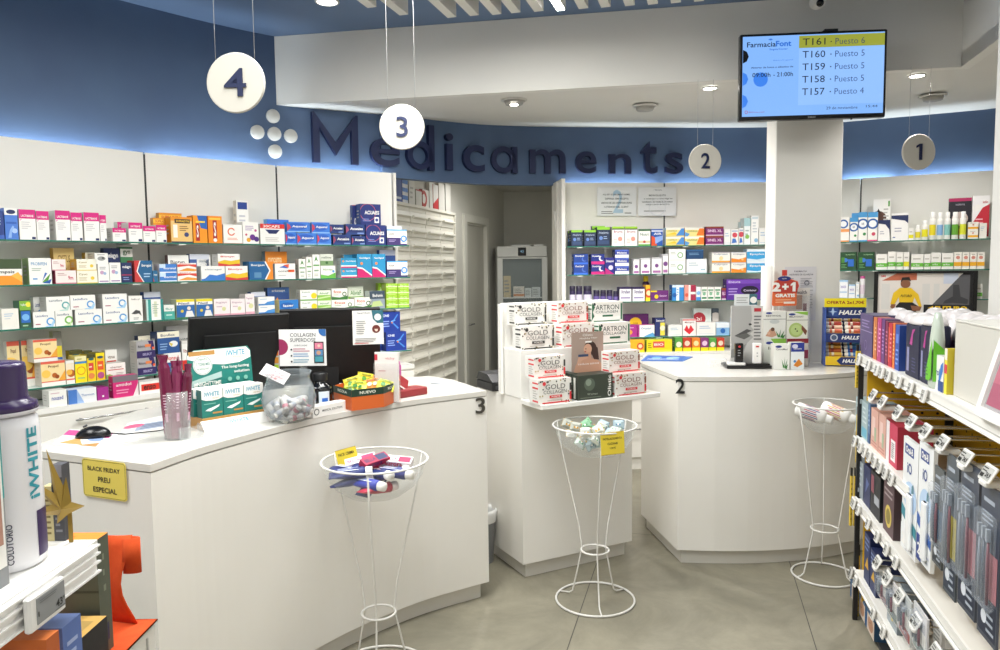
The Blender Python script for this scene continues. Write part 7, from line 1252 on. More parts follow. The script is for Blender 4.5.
for i in range(2): m.prism([relr(ri[i]), relr(ri[i+1]), relr(rc_[i+1]), relr(rc_[i])], 0, 1.1045, M('E7E4DC', .4))
m.build('carcass', t)

# ================================================================ RIGHT GONDOLA
G0 = Vector((1.59, 3.25)); gu = Vector((-.242, -.970)).normalized(); gn = Vector((gu.y, -gu.x)); gz = facing(gu); GL = 2.3
GD = .40; GW = M('E6E3DC', .4)
zs_ = (1.222, .853, .576, .25)
names = ('top', 'second', 'third', 'bottom')
t = empty('gondola', (G0.x, G0.y, 0), gz, 'yellow pegboard shelving frame with dark posts on the right', 'shelving')
YPM = M('D8A81A', .5)
m = MB(); m.box(.02, GL, GD-.03, GD-.012, .02, 1.32, YPM)
for r in range(11):
    for c_ in range(30): 
        x = .06+c_*.06; z = .30+r*.09
        m.add([(x+.006*math.cos(k*math.pi/4), GD-.0305, z+.006*math.sin(k*math.pi/4)) for k in range(8)], [tuple(range(8))], '1A1508')
m.build('pegboard', t)
m = MB(); m.box(.004, .016, .03, GD-.061, .10, 1.17, YPM)
for r in range(11):
    for c_ in range(5):
        y = .07+c_*.06; z = .16+r*.09; m.add([(.0164, y+.006*math.cos(k*math.pi/4), z+.006*math.sin(k*math.pi/4)) for k in range(8)], [tuple(range(8))], '1A1508')
m.build('end_pegboard', t)
for x in (0.0, .86, 1.72):
    m = MB(); m.box(x-.0, x+.03, GD-.06, GD-.031, 0, 1.3, M('1C1C1E', .4))
    for k in range(24): m.add([(x+.008, GD-.0604, .3+k*.04), (x+.022, GD-.0604, .3+k*.04), (x+.022, GD-.0604, .318+k*.04), (x+.008, GD-.0604, .318+k*.04)], [(0, 1, 2, 3)], 'D8A81A')
    m.build('post', t)
m = MB(); m.box(0, GL, .05, GD-.065, 0, .02, M('2A2A2C', .5)); m.build('base', t)
def gshelf(z, x0, x1, label):
    q = G0+gu*x0; t = empty('gondola_shelf', (q.x, q.y, z), gz, label, 'shelf', 'white shelves of the right gondola'); L_ = x1-x0
    m = MB(); m.box(.018 if z < 1.2 else 0, L_, .0, GD-.062, -.03, 0, GW); m.build('board', t)
    m = MB(); m.box(0, L_, -.006, -.0005, -.042, .004, M('EFEDE8', .3)); m.box(0, L_, -.0085, -.0062, -.004, .004, M('F2F0EC', .3)); m.box(0, L_, -.012, -.0062, -.042, -.036, M('F2F0EC', .3)); m.box(0, L_, -.0075, -.0062, -.03, -.027, M('B8B6B2', .4)); m.build('price_rail', t)
gshelf(zs_[0], 0, 1.9, 'top white shelf of the right gondola with price rail'); gshelf(zs_[1], 0, .80, 'second white shelf of the right gondola, far bay'); gshelf(zs_[2], 0, 1.9, 'third white shelf of the right gondola'); gshelf(zs_[3], 0, 1.9, 'bottom white shelf of the right gondola')
def gs(px, inset=0.):
    A = G0-gn*inset; p = at_plane(px, 400, A, A+gu); return (p.to_2d()-A).dot(gu)
# electronic price labels clipped on the rails
PL0 = None
def price_label(s, z, out, label, tilt=12, group='electronic price labels on the right gondola'):
    global PL0
    q = G0+gu*s+gn*out
    if PL0 is None:
        t = empty('price_label', (0, 0, 0), 0, '', 'price label'); m = MB(); m.box(-.019, .019, -.008, 0, -.032, .014, M('EDEBE7', .35), ch=.002); m.build('housing', t)
        m = MB(); m.box(-.0155, .0155, -.0086, -.0081, -.026, .009, M('C4C4C0', .4)); m.decal((-.0155, -.0086, -.026), (.031, 0, 0), (0, 0, .035), [('l', .1, .7, .9, .95, 2, '2A2A2A'), ('t', .2, .3, .8, .6, '9,95', '1A1A1A', .04), ('r', .1, .08, .5, .2, '3A3A3A')]); m.build('display', t); PL0 = t; o = t
    else: o = copy_tree(PL0)
    o.location = (q.x, q.y, z); o.rotation_euler = (rad(-tilt), 0, gz); tag(o, label, 'price label', group)
for nm, z, pxs in (('top', zs_[0]-.012, (862, 872, 881, 886, 893, 904, 916, 930)), ('second', zs_[1]-.012, (851.5, 855.5, 860, 866, 870.5, 875.5, 881, 886.5, 892.5, 899)), ('third', zs_[2]-.012, (855, 861, 865.5, 876, 886, 896, 906)), ('bottom', zs_[3]-.012, (855, 859, 864.5, 884, 895))):
    for i, px in enumerate(pxs):
        s = max(.012, gs(px)); price_label(s, z, .013, f'small white electronic price label on the {nm} gondola rail, {"farthest" if i == 0 else "nearest" if i == len(pxs)-1 else ORD[i]+" from far end"}')
# boxes on the gondola, far end first
GLN = [G0, G0+gu*2.2]
DS.update({
 'g_pur': dz_('5A4A78', [('r', 0, .58, 1, .60, 'A898C0'), ('l', .15, .66, .85, .88, 3, '9A88B8'), ('o', .5, .25, .12, .02, '8A78A8')], 'muted purple box', side='3E3358'),
 'g_or': dz_('C8703A', [('r', .1, .1, .4, .9, 'E09A5A'), ('l', .5, .2, .9, .8, 6, 'F0C8A0')], 'slim orange box', side='A85A2A'),
 'g_mag': dz_('B83A78', [('r', .1, .1, .3, .9, 'D87AA8'), ('l', .4, .2, .9, .8, 6, 'F0B0D0')], 'slim magenta box', side='8A2458'),
 'g_vio': dz_('6A3A7A', [('l', .2, .2, .8, .8, 7, 'B890C8')], 'slim violet box', side='4A2458'),
 'g_mar': dz_('7A2448', [('l', .2, .2, .8, .8, 7, 'C87A98')], 'slim maroon box', side='5A1834'),
 'g_red': dz_('C0283A', [('r', 0, .1, .3, .9, 'E05A4A'), ('l', .4, .2, .9, .8, 6, 'F0A0A0')], 'slim red box', side='8A1A28'),
 'g_org': dz_('E0782A', [('l', .2, .2, .8, .8, 7, 'F6C890')], 'slim bright orange box', side='B85A1A'),
 'g_blu': dz_('2A4FA8', [('r', .2, .6, .8, .8, '6A8AD8'), ('l', .2, .1, .8, .5, 4, '8AA8E8')], 'slim blue box', side='1E3A80'),
 'g_nav': dz_('181C3A', [('p', [(.3, .62), (.5, .9), (.7, .92), (.55, .82), (.5, .6)], 'B03A8A'), ('t', .12, .1, .3, .55, 'I', '8A8AB0'), ('l', .5, .1, .8, .4, 5, '4A4E78')], 'tall navy box with magenta curl', side='101430'),
 'g_teal': dz_('2A7A8A', [('l', .2, .2, .8, .8, 6, '8AC8D0')], 'slim teal box', side='1E5A68'),
 'g_erbi': dz_('EDEBE8', [('t', .15, .42, .75, .62, 'eroh', '2A4A8A', .02), ('p', [(.55, .05), (.95, .6), (.95, .85), (.75, .75), (.6, .4)], '3A7AC8'), ('r', .55, 0, 1, .3, '2A4A8A')], 'small white box with blue drop', side='C8C6C2'),
 'g_yr': dz_('F0DC3A', [('r', 0, .45, 1, .65, 'D8404A'), ('r', 0, .75, 1, 1, 'F0E8D8')], 'small yellow and red box', side='C8B42A'),
 'g_glass': dz_('A8BCC0', [('r', .1, .05, .9, .3, '6AB0C8'), ('l', .2, .4, .8, .9, 4, 'D0DCDE')], 'pale blue-grey box', side='8AA0A4'),
 'g_sl': dz_('5A7AA0', [('r', 0, 0, 1, .25, '3A5A88'), ('l', .2, .4, .8, .9, 4, '9AB4D0')], 'slate blue box', side='3E5A7A'),
 'g_pk': dz_('D8A89A', [('r', .2, .3, .6, .8, 'E8C8C0'), ('r', .5, .2, .75, .55, 'A8B89A'), ('l', .1, .05, .9, .2, 2, 'B87A70')], 'dusty pink box', side='B8887A'),
 'g_rw': dz_('C83A5A', [('r', 0, 0, .3, 1, 'EDE4E4'), ('r', .45, .12, .85, .62, 'F0ECEC'), ('l', .5, .18, .8, .56, 8, '3A3A3A')], 'red and white box with barcode', side='A8283E'),
 'g_gy': dz_('9AA4AC', [('l', .1, .3, .9, .9, 4, 'C8D0D8'), ('c', .5, .2, .08, 'D8C04A')], 'grey box', side='7A848C'),
 'g_nv': dz_('26305A', [('p', [(.3, .3), (.8, .6), (.4, .7)], '5A6AA0')], 'navy box', side='1A2248'),
 'g_bk': dz_('1C1E26', [('r', .4, .3, .9, .5, 'A8ACB4'), ('r', .05, .5, .35, .9, '8A4A5A')], 'black box with silver label', side='121418'),
 'g_mb': dz_('5A4248', [('c', .5, .35, .22, 'D8C05A'), ('c', .5, .35, .15, '8A7A3A'), ('l', .1, .7, .9, .9, 2, 'A89A9C')], 'dull maroon box with yellow seal', side='3E2C32'),
 'g_ng': dz_('22305E', [('p', [(.2, .3), (.6, .55), (.8, .3)], 'D8A83A'), ('l', .1, .65, .9, .95, 3, '7A8AB8')], 'navy box with gold mark', side='18224A'),
 'g_face': dz_('D8C8BC', [('r', .0, .0, .2, 1, '2A5A8A'), ('e', .6, .5, .3, .35, 'B88A70'), ('e', .55, .55, .05, .03, '2A1A16'), ('r', 0, .9, 1, 1, '3A6A94')], 'blue box printed with a face', side='2A4A6A'),
})
shelf_row(GLN, zs_[0]+.0005, 'top gondola shelf', [(863.5, 876, 315, 'g_pur', {'d': .12}), (877, 880.5, 318, 'g_or', {'d': .055}), (881, 885, 319, 'g_mag', {'d': .055}), (885.4, 888.6, 320, 'g_vio', {'d': .055}), (889, 892, 322, 'g_mar', {'d': .055}), (892.4, 896.4, 324, 'g_red', {'d': .055}), (896.8, 899, 324, 'g_org', {'d': .055}), (899.4, 903.6, 326, 'g_blu', {'d': .055}), (938, 949.6, 357, 'g_erbi', {'d': .05}), (950.2, 953, 350, 'g_yr', {'d': .05})], 'product_box')
shelf_row(GLN, zs_[1]+.0005, 'second gondola shelf', [(861, 866.5, 402, 'g_glass', {'d': .12}), (867, 873.5, 406, 'g_glass', {'d': .12}), (873.8, 876, 408, 'g_sl', {'d': .12}), (877, 884.5, 414, 'g_pk', {'d': .12}), (885, 892.4, 419, 'g_pk', {'d': .12}), (893, 904.5, 428, 'g_rw', {'d': .12})], 'product_box')
shelf_row(GLN, zs_[2]+.0005, 'third gondola shelf', [(862.5, 870.5, 468, 'g_gy', {'d': .14}), (871, 878, 474, 'g_nv', {'d': .13}), (878.4, 888.5, 482, 'g_bk', {'d': .12}), (892, 903, 492, 'g_mb', {'d': .12})], 'product_box')
shelf_row(GLN, zs_[3]+.0005, 'bottom gondola shelf', [(873.5, 879.5, 548, 'g_ng', {'d': .14}), (880, 886.5, 566, 'g_ng', {'d': .13}), (899, 910, 600, 'g_gy', {'d': .1})], 'product_box')
shelf_row([G0+gn*-.02, G0+gn*-.02+gu*2.2], .0205, 'gondola base', [(860, 868, 604, 'g_face', {'d': .1}), (868.5, 876, 618, 'g_face', {'d': .1}), (876.5, 886, 634, 'g_face', {'d': .1})], 'product_box')
# white dome tops behind: refill bottles standing in two rows
DOME = M('D6D0D0', .3)
def dome_pack(s, inset, zt, w, body, label, d=.075, fr=.72, ops=None):
    q = G0+gu*s-gn*inset; h = zt-zs_[0]-.0005; t = empty('capped_pack', (q.x, q.y, zs_[0]+.0005), gz, label, 'pack', 'white-capped packs on the top gondola shelf')
    hb = h*fr; m = MB(); m.box(-w/2, w/2, -d/2, d/2, 0, hb, body, ch=.004); m.decal((-w/2, -d/2, 0), (w, 0, 0), (0, 0, hb), ops or [('l', .2, .2, .8, .7, 5, 'A8A8B8')]); m.build('body', t)
    m = MB(); n = 18; V = []; K_ = 6
    for k in range(K_+1):
        a = k/K_*math.pi/2; r = math.cos(a); z = hb+.0005+(h-hb)*math.sin(a) if k else hb+.0005
        V += [(w*.5*max(r**.7, .02)*math.cos(2*math.pi*i/n), d*.6*max(r**.7, .02)*math.sin(2*math.pi*i/n), z) for i in range(n)]
    m.add(V, [(k*n+i, k*n+(i+1) % n, (k+1)*n+(i+1) % n, (k+1)*n+i) for k in range(K_) for i in range(n)]+[tuple(reversed(range(n))), tuple(K_*n+i for i in range(n))], DOME, True); m.build('cap', t)
bodies = ['8A4A3A', '6A3A6A', '7A2448', '2A3A6A', '181C3A', '1E5A68']
for j, (ins, s0, s1, n, zt) in enumerate(((.135, .06, .98, 9, 1.430), (.265, .10, 1.22, 10, 1.437), (.335, .06, 1.25, 10, 1.435))):
    for k in range(n):
        s = s0+(s1-s0)*k/(n-1); dome_pack(s, ins, zt-.004*((k*7+j) % 3), .112, bodies[(k+j*2) % 6], f'tall pack with white domed cap, {ORD[k] if k else "farthest"}{" from far end" if k else ""}, {("front", "middle", "back")[j]} row of top gondola shelf')
for k, (pa, pb, yt) in enumerate(((904, 917.5, 315), (918.5, 928.5, 315))):
    sa, sb2 = gs(pa, .014), gs(pb, .014); A = G0-gn*.014; zt = at_plane((pa+pb)/2, yt, A, A+gu).z; dome_pack((sa+sb2)/2, .014+.03, zt, sb2-sa-.002, '181C3A', f'tall navy pack with magenta curl and white dome, {("farther", "nearer")[k]} of two', .06, .86, DS['g_nav']['ops'])
# green soft pouch bottle
s = gs(934, .02); q = G0+gu*s-gn*.024; zt = at_plane(938, 311, G0-gn*.05, G0-gn*.05+gu).z
t = empty('pouch_bottle', (q.x, q.y, zs_[0]+.0005), gz, 'clear bottle with bright green triangle label on the top gondola shelf', 'bottle')
h = zt-zs_[0]; w = .032; m = MB(); n = 20; V = []
pr = [(.0, .85, .5), (.03, 1, .6), (.45, 1, .6), (.65, .92, .56), (.82, .7, .46), (.93, .45, .34), (1, .3, .24)]
for f_, a, b in pr: V += [(w*a*math.cos(2*math.pi*i/n), .022*b/.6*math.sin(2*math.pi*i/n), h*f_) for i in range(n)]
m.add(V, [(k*n+i, k*n+(i+1) % n, (k+1)*n+(i+1) % n, (k+1)*n+i) for k in range(len(pr)-1) for i in range(n)]+[tuple(reversed(range(n))), tuple((len(pr)-1)*n+i for i in range(n))], M('BFC9BC', .12, coat=.5), True); m.build('body', t)
m = MB(); m.decal((-w*.9, -.0235, h*.1), (w*1.85, 0, 0), (0, 0, h*.55), [('p', [(.1, .25), (1, 1), (1, .1), (.6, 0), (.1, 0)], '6ABF2E'), ('l', .1, .1, .5, .35, 3, '4A7A3A')], .0006); m.decal((w*1.03, -.020, h*.1), (0, .040, 0), (0, 0, h*.55), [('p', [(0, 1), (1, .7), (1, 0), (0, 0)], '6ABF2E')], .0006); m.build('label', t)
# white display box and leaning framed screen
s0 = gs(953, .03); q = G0+gu*s0-gn*.03; zt = at_plane(953, 321, G0-gn*.03, G0-gn*.03+gu).z; s1 = gs(1001, .03)
t = empty('white_display_box', (q.x, q.y, zs_[0]+.0005), gz, 'large blank white display box near the right edge on the gondola', 'box')
m = MB(); h = zt-zs_[0]; L_ = s1-s0; m.box(0, L_, 0, .014, 0, h, M('CCC9C1', .45), ch=.002); m.box(0, .014, .0145, .16, 0, h, M('CCC9C1', .45)); m.box(L_-.014, L_, .0145, .16, 0, h, M('CCC9C1', .45)); m.box(.0145, L_-.0145, .146, .16, 0, h, M('CCC9C1', .45)); m.build('walls', t); m = MB(); m.box(0, L_, -.002, .165, h+.0005, h+.006, M('D6D3CB', .4), ch=.001); m.build('lid', t)
s2 = gs(978, -.02); q = G0+gu*s2+gn*.018; A = q; B = q+gu
t = empty('framed_screen', (q.x, q.y, zs_[0]+.006), gz, 'white-framed leaning screen with pink picture at the right edge', 'screen'); t.rotation_euler = (rad(-15), 0, gz)
m = MB(); L_ = .42; h = .26
for x0, x1, z0, z1 in ((0, L_, 0, .026), (0, L_, h-.026, h), (0, .026, .026, h-.026), (L_-.026, L_, .026, h-.026)): m.box(x0, x1, -.012, .0, z0, z1, M('ECEAE6', .35))
m.box(.002, L_-.002, .0005, .012, .002, h-.002, M('D8D6D2', .4)); m.build('frame', t)
m = MB(); m.box(.026, L_-.026, -.004, -.0005, .026, h-.026, M('A8A4A6', .3)); m.decal((.034, -.004, .034), (L_-.068, 0, 0), (0, 0, h-.068), [('r', 0, 0, 1, 1, 'B8687A'), ('r', 0, .0, 1, .3, 'A85A70')]); m.build('display', t)
# hooks with hanging packs
def hook(s, z, L_, label):
    q = G0+gu*s; t = empty('peg_hook', (q.x, q.y, z), gz, label, 'hook', 'chrome hooks of the right gondola'); y1 = GD-.03
    m = MB(); m.tube([(0, y1-.001, -.012), (0, .0, -.012), (0, -.008, -.006)], .0032, CHROME); m.build('prong', t); m = MB(); m.tube([(0, y1-.001, .012), (0, -.004, .012), (0, -.008, .008)], .0030, CHROME); m.build('upper_arm', t)
    m = MB(); m.box(-.006, .006, y1-.004, y1-.0005, -.02, .02, '8A8A8A'); m.build('back_plate', t)
    m = MB(); m.T = Matrix.Translation((0, -.012, .0)) @ Matrix.Rotation(rad(-28), 4, 'X'); m.box(-.034, .034, -.008, 0, -.022, .024, M('EDEBE7', .35), ch=.003); m.decal((-.030, -.008, -.017), (.06, 0, 0), (0, 0, .035), [('r', 0, 0, 1, 1, 'B8B8B4'), ('l', .05, .5, .6, .95, 2, '1A1A1A'), ('t', .5, .15, .95, .6, '24,9', '141414', .05), ('r', .05, .1, .4, .4, '1A1A1A')]); m.build('price_display', t)
    m = MB(); m.box(-.022, .022, -.03, .03, -.03, -.014, M('E6E4E0', .35), ch=.004); m.build('stopper', t); return q
for i, px in enumerate((877, 887, 903, 917, 932, 950, 974, 998)):
    hook(gs(px), 1.09, .3, f'chrome hook with white price display, upper gondola row, {"farthest" if not i else "nearest" if i == 7 else ORD[i]+" from far end"}')
for i, px in enumerate((886, 897, 910, 928, 950)):
    hook(gs(px), .45, .3, f'chrome hook with white price display, lower gondola row, {"farthest" if not i else "nearest" if i == 4 else ORD[i]+" from far end"}')
def blister(px0, px1, yt, yb, kind, label, inset=-.004, dz=.03):
    A = G0-gn*inset; s0, s1 = gs(px0, inset), gs(px1, inset); xm = (px0+px1)/2; zt = at_plane(xm, yt, A, A+gu).z; zb = at_plane(xm, yb, A, A+gu).z; w = s1-s0-.004; q = A+gu*(s0+s1)/2; h = zt-zb
    t = empty('hanging_pack', (q.x, q.y, zb), gz, label, 'pack', 'toothbrush packs hanging on the gondola')
    if kind == 'oral':
        m = MB(); m.box(-w/2, w/2, 0, .012, 0, h, M('EEF0F2', .3)); m.decal((-w/2, 0, 0), (w, 0, 0), (0, 0, h), [('r', .12, .86, .72, .95, '24408A'), ('t', .18, .875, .66, .935, 'Oral-B', W, .04), ('t', .3, .70, .62, .80, 'iO', '24408A', .02), ('e', .55, .5, .42, .14, 'B8D0EC'), ('p', [(0, .30), (1, .18), (1, .28), (0, .40)], '2A5AA8' if px0 > 915 else '3A8A9A'), ('r', 0, 0, .35, .22, '24408A' if px0 > 915 else 'EEF0F2'), ('t', .08, .05, .3, .15, '2', W, .02), ('p', [(.45, .05), (.62, .06), (.75, .58), (.68, .60)], 'F6F7F8'), ('p', [(.64, .55), (.80, .57), (.76, .64), (.66, .62)], '5A8A9A'), ('l', .6, .03, .95, .12, 2, 'A8B0C0')]); m.build('card', t)
        m = MB(); m.box(w*.02, w*.30, -.014, -.0006, h*.06, h*.55, M('F2F3F4', .25), ch=.005); m.build('brush_handle', t)
    else:
        c1, c2_, tag_ = kind
        m = MB(); m.box(-w/2, w/2, 0, .006, 0, h, M(c1, .3)); m.decal((-w/2, 0, 0), (w, 0, 0), (0, 0, h), [('r', .05, .03, .95, .26, c2_), ('l', .15, .87, .85, .94, 1, 'A8B0BC'), ('c', .35, .14, .045, 'D8DCE4'), ('r', .45, .28, .95, .58, tag_), ('l', .1, .75, .7, .84, 3, 'A8B0BC'), ('l', .5, .05, .9, .2, 3, 'A8B0BC')]); m.build('card', t)
        for k in range(3):
            m = MB(); x = -w*.3+k*w*.22; m.tube([(x, -.008, h*.25), (x+.003, -.010, h*.5), (x, -.009, h*.66)], [.004, .005, .003], M(['8A929E', '4A5666', '7A4450'][k], .3)); m.box(x-.005, x+.005, -.015, -.006, h*.66, h*.74, M('9AA2AE', .5)); m.build('toothbrush', t)
        m = MB(); m.box(-w*.46, w*.40, -.020, -.0008, h*.22, h*.84, G('blister_film', 'C4CCD6', .05, .07), ch=.006); m.build('blister', t)
blister(905, 920.5, 442, 560, 'oral', 'white electric toothbrush pack with teal sash, farther of two')
blister(921, 936, 447, 572, 'oral', 'white electric toothbrush pack with blue sash, nearer of two')
blister(937, 947, 470, 572, ('4E5458', '2E343C', '4A6680'), 'grey blister toothbrush pack directly beside the white packs')
blister(949, 962, 458, 604, ('46505A', '2C3648', 'B8A830'), 'slate blister toothbrush pack with yellow patch')
blister(964, 983, 466, 622, ('3C4454', '262E42', 'B07A82'), 'dark slate blister toothbrush pack with pink patch')
blister(985, 1006, 490, 652, ('3E4656', '262E42', 'B07A82'), 'dark slate blister pack cut off at the right edge')
for i, (px, yt, yb, c1) in enumerate(((884, 580, 612, 'C8C4BC'), (893, 590, 630, 'D8D4D4'), (905, 604, 650, 'C4C8C8'), (920, 620, 668, 'D4D4D8'))):
    blister(px, px+9+i*2, yt, yb, (c1, '6A7A6A' if i % 2 else 'A85A5A', 'E8E8E4'), f'pale interdental pack on the lower hooks, {("farthest", "second from far end", "third from far end", "nearest")[i]}')
rw_ = random.Random(2)
for i in range(9):   # packs strung behind one another on the lower hooks
    s = gs(898+i*9, .12); q = G0+gu*s-gn*(.10+.03*(i % 3)); m = MB(); m.box(-.035, .035, 0, .012, 0, .11, M(['DCDAD6', 'C8C4CC', 'E2E0DC'][i % 3], .4)); m.decal((-.035, 0, 0), (.07, 0, 0), (0, 0, .11), [('r', 0, .75, 1, .95, ['A83A5A', '3A6A9A', '8A6A3A'][i % 3]), ('l', .1, .1, .9, .6, 4, '9A9A9A')])
    o = m.build('small_pack', None, (q.x, q.y, .30), gz+rad(rw_.uniform(-12, 12))); tag(o, f'small pale pack behind the lower hooks, {ORD[i] if i else "farthest"}{" from far end" if i else ""} of nine', 'pack', 'small packs behind the lower gondola hooks')
# yellow packs clipped on the far end post
for i, (x0, x1, yt, yb) in enumerate(((856, 864, 345, 388), (856.5, 861, 407, 463), (850, 861, 468, 526), (854, 861, 545, 622))):
    A = G0-gn*.0-gu*.012; c_ = 0
    for k in range(2 if i != 2 else 3):
        X0 = x0+(x1-x0)*k/(2 if i != 2 else 3); X1 = x0+(x1-x0)*(k+1)/(2 if i != 2 else 3)-.4
        a = at_y(X0, yb, 3.275+.02*k); b = at_y(X1, yt, 3.275+.02*k); w = b.x-a.x; h = b.z-a.z; m = MB(); m.box(0, w, 0, .012, 0, h*.86, M('D8B83A', .4)); m.box(w*.1, w*.9, .001, .011, h*.86, h, '1C1A14'); m.decal((0, 0, 0), (w, 0, 0), (0, 0, h*.86), [('l', .2, .1, .8, .9, 8, '8A6A1A')])
        o = m.build('yellow_strip_pack', None, (a.x, 3.275+.02*k, a.z)); tag(o, f'narrow yellow pack with black top at the gondola end, {ORD[i] if i else "top"}{" level" if i else " level"}, {("left", "middle" if i == 2 else "right", "right")[k]}', 'pack', 'yellow packs at the far end of the gondola')
t = empty('end_post', (G0.x, G0.y, 0), gz, 'slim dark slotted post at the far front corner of the gondola', 'post'); m = MB(); m.box(-.028, -.012, .0, .02, 0, 1.21, M('1C1C1E', .4)); m.build('upright', t)
for k in range(3): m = MB(); m.box(-.012, -.0005, .004, .016, .2+.4*k, .22+.4*k, CHROME); m.build('clip', t)

# ================================================================ LEFT FOREGROUND
SX = -.667; ZL = 1.18
t = empty('shelf_unit', (SX, .5, 0), rad(90), 'white shelf with ribbed price rail in the left foreground', 'shelf')
# local x = +Y, local -y = +X
m = MB(); m.box(-.2, .695, .004, .40, ZL-.022, ZL, M('EFEDE9', .35)); m.build('top_shelf', t)
m = MB(); RL = M('F1EFEC', .3); m.box(-.2, .677, -.003, .0035, ZL-.047, ZL-.002, RL)
for z in (ZL-.003, ZL-.016, ZL-.030, ZL-.046): m.box(-.2, .68, -.009, -.0032, z-.0015, z+.0015, RL)
m.build('price_rail', t)
m = MB(); m.box(-.2, .70, .02, .40, .84, .86, M('EFEDE9', .35)); m.build('lower_shelf', t); m = MB(); m.box(-.2, .69, .4005, .42, 0, 1.5, M('E8E6E1', .4)); m.build('back', t); m = MB(); m.box(-.2, .69, .03, .40, 0, .8395, M('E8E6E1', .4)); m.build('base', t)
a = at_plane(27, 620, Vector((SX+.012, 0)), Vector((SX+.012, 2))); b = at_plane(60, 590, Vector((SX+.012, 0)), Vector((SX+.012, 2)))
t = empty('price_label', (SX+.0095, (a.y+b.y)/2, ZL-.027), rad(90), 'electronic price label reading 43 on the left foreground shelf', 'price label')
w = b.y-a.y; m = MB(); m.box(-w/2-.006, w/2, -.011, 0, -.027, .024, M('EDEBE8', .3), ch=.003); m.build('housing', t)
m = MB(); m.box(-w/2+.008, w/2-.004, -.0118, -.0112, -.019, .018, M('8E9092', .35)); m.decal((-w/2+.008, -.0118, -.019), (w-.012, 0, 0), (0, 0, .037), [('t', .66, .12, .9, .42, '43', '1C1C1E', .02), ('t', .91, .3, .98, .42, '90', '1C1C1E'), ('l', .1, .75, .8, .9, 2, '6A6C6E'), ('r', .6, .05, .98, .07, '2A2A2C'), ('r', .02, .3, .05, .5, '1C1C1E')]); m.build('display', t)
# big whitening mouthwash bottle
bx, by = -.757, 1.096; t = empty('mouthwash_bottle', (bx, by, ZL+.0003), 0, 'large white bottle with dark purple cap and turquoise letters, left foreground', 'bottle')
R1 = .056; PU = M('33204E', .25); m = MB(); m.lathe([(.050, 0), (.0545, .004), (R1, .012), (.0555, .21), (.053, .225), (.046, .232)], M('EDECF0', .22, coat=.3), 48)
def wrap_text(mb, s, r, th0, z0, z1, h, col, bold=.02, up=True):
    vs, fs, _ = glyphs(s, bold); V = []
    for a_, b_ in vs:
        z = z1-(z1-z0)*a_ if not up else z0+(z1-z0)*a_; th = th0+(h/r)*(b_ if not up else -b_); V.append((r*math.cos(th), r*math.sin(th), z))
    mb.add(V, fs, col)
wrap_text(m, 'iWHITE', R1+.0006, rad(4), .104, .212, .020, M('3AA0B0', .35), .03, True)
wrap_text(m, 'COLUTORIO', .0560+.0006, rad(-44), .014, .075, .009, M('4A4A5E', .35), .02, True)
k = 10; V = []
for i in range(k+1): th = rad(-6+(70)*i/k); V += [((R1+.0004)*math.cos(th), (R1+.0004)*math.sin(th), .014), ((R1+.0004)*math.cos(th), (R1+.0004)*math.sin(th), .084)]
m.add(V, [(2*i, 2*i+2, 2*i+3, 2*i+1) for i in range(k)], M('3A2458', .35), True)
for j in range(9): wrap_text(m, ['cleans', 'whitens', 'refresh', 'protect'][j % 4], R1+.0008, rad(-38+0), .022+j*.009, .022+j*.009+.001, .001, 'B8A8D0') if False else None
m.build('body', t)
m = MB(); m.lathe([(.0535, .2325), (.0555, .237), (.054, .247), (.0445, .252), (.0425, .257), (.0418, .300), (.0405, .306), (.034, .3085), (.001, .309)], PU, 48); m.lathe([(.0537, .2318), (.056, .2345), (.0558, .2375)], M('E8E6EE', .3), 48, caps=False)
for j in range(4):
    z = .292-j*.0115; th = rad(-62); r = .0434; m.add([(r*math.cos(th-.06), r*math.sin(th-.06), z), (r*math.cos(th), r*math.sin(th), z-.006), (r*math.cos(th+.06), r*math.sin(th+.06), z)], [(0, 1, 2)], '3AA0B0')
m.build('cap', t)
# teal and grey boxed kit at the frame edge
m = MB(); m.box(-.10, 0, -.045, .0, 0, .272, M('A8AAAC', .4), '8E9092')
m.decal((0, -.045, 0), (0, .045, 0), (0, 0, .272), [('r', 0, .52, 1, 1, '3FA0A0'), ('p', [(0, .52), (1, .52), (1, .46), (0, .40)], '3FA0A0'), ('r', .05, .10, .92, .72, W), ('r', .12, .22, .82, .70, 'B88A78'), ('e', .5, .5, .2, .06, '2A2020'), ('r', .12, .22, .3, .7, '6A4A40')])
o = m.build('whitening_kit_box', None, (-.704, 1.025, ZL+.0003)); tag(o, 'teal and grey boxed kit with face photo at the left frame edge', 'box')
# gold star ornament and small box behind the bottle
t = empty('star_ornament', (-.708, 1.172, ZL+.0003), 0, 'gold folded paper star behind the large white bottle', 'ornament'); GOLD = M('9A7E35', .35, .5)
cz = .062
for i, (px, py) in enumerate(((85, 506), (66, 477), (46, 449), (30, 480), (57, 524), (28, 515))):
    q = at_y(px, py, 1.172)-Vector((-.708, 1.172, ZL)); d_ = Vector((q.x, 0, q.z-cz)); pr_ = Vector((-d_.z, 0, d_.x)).normalized()*.013
    m = MB(); c0 = Vector((0, 0, cz)); tip = Vector((q.x, 0, q.z)); V = [c0+pr_, c0-pr_, c0+Vector((0, -.010, 0)), c0+Vector((0, .010, 0)), tip]
    m.add(V, [(0, 2, 4), (2, 1, 4), (1, 3, 4), (3, 0, 4), (0, 3, 1, 2)], GOLD); m.build('spike', t)
m = MB(); m.box(-.003, .003, .011, .014, 0, cz, GOLD); m.build('stand', t)
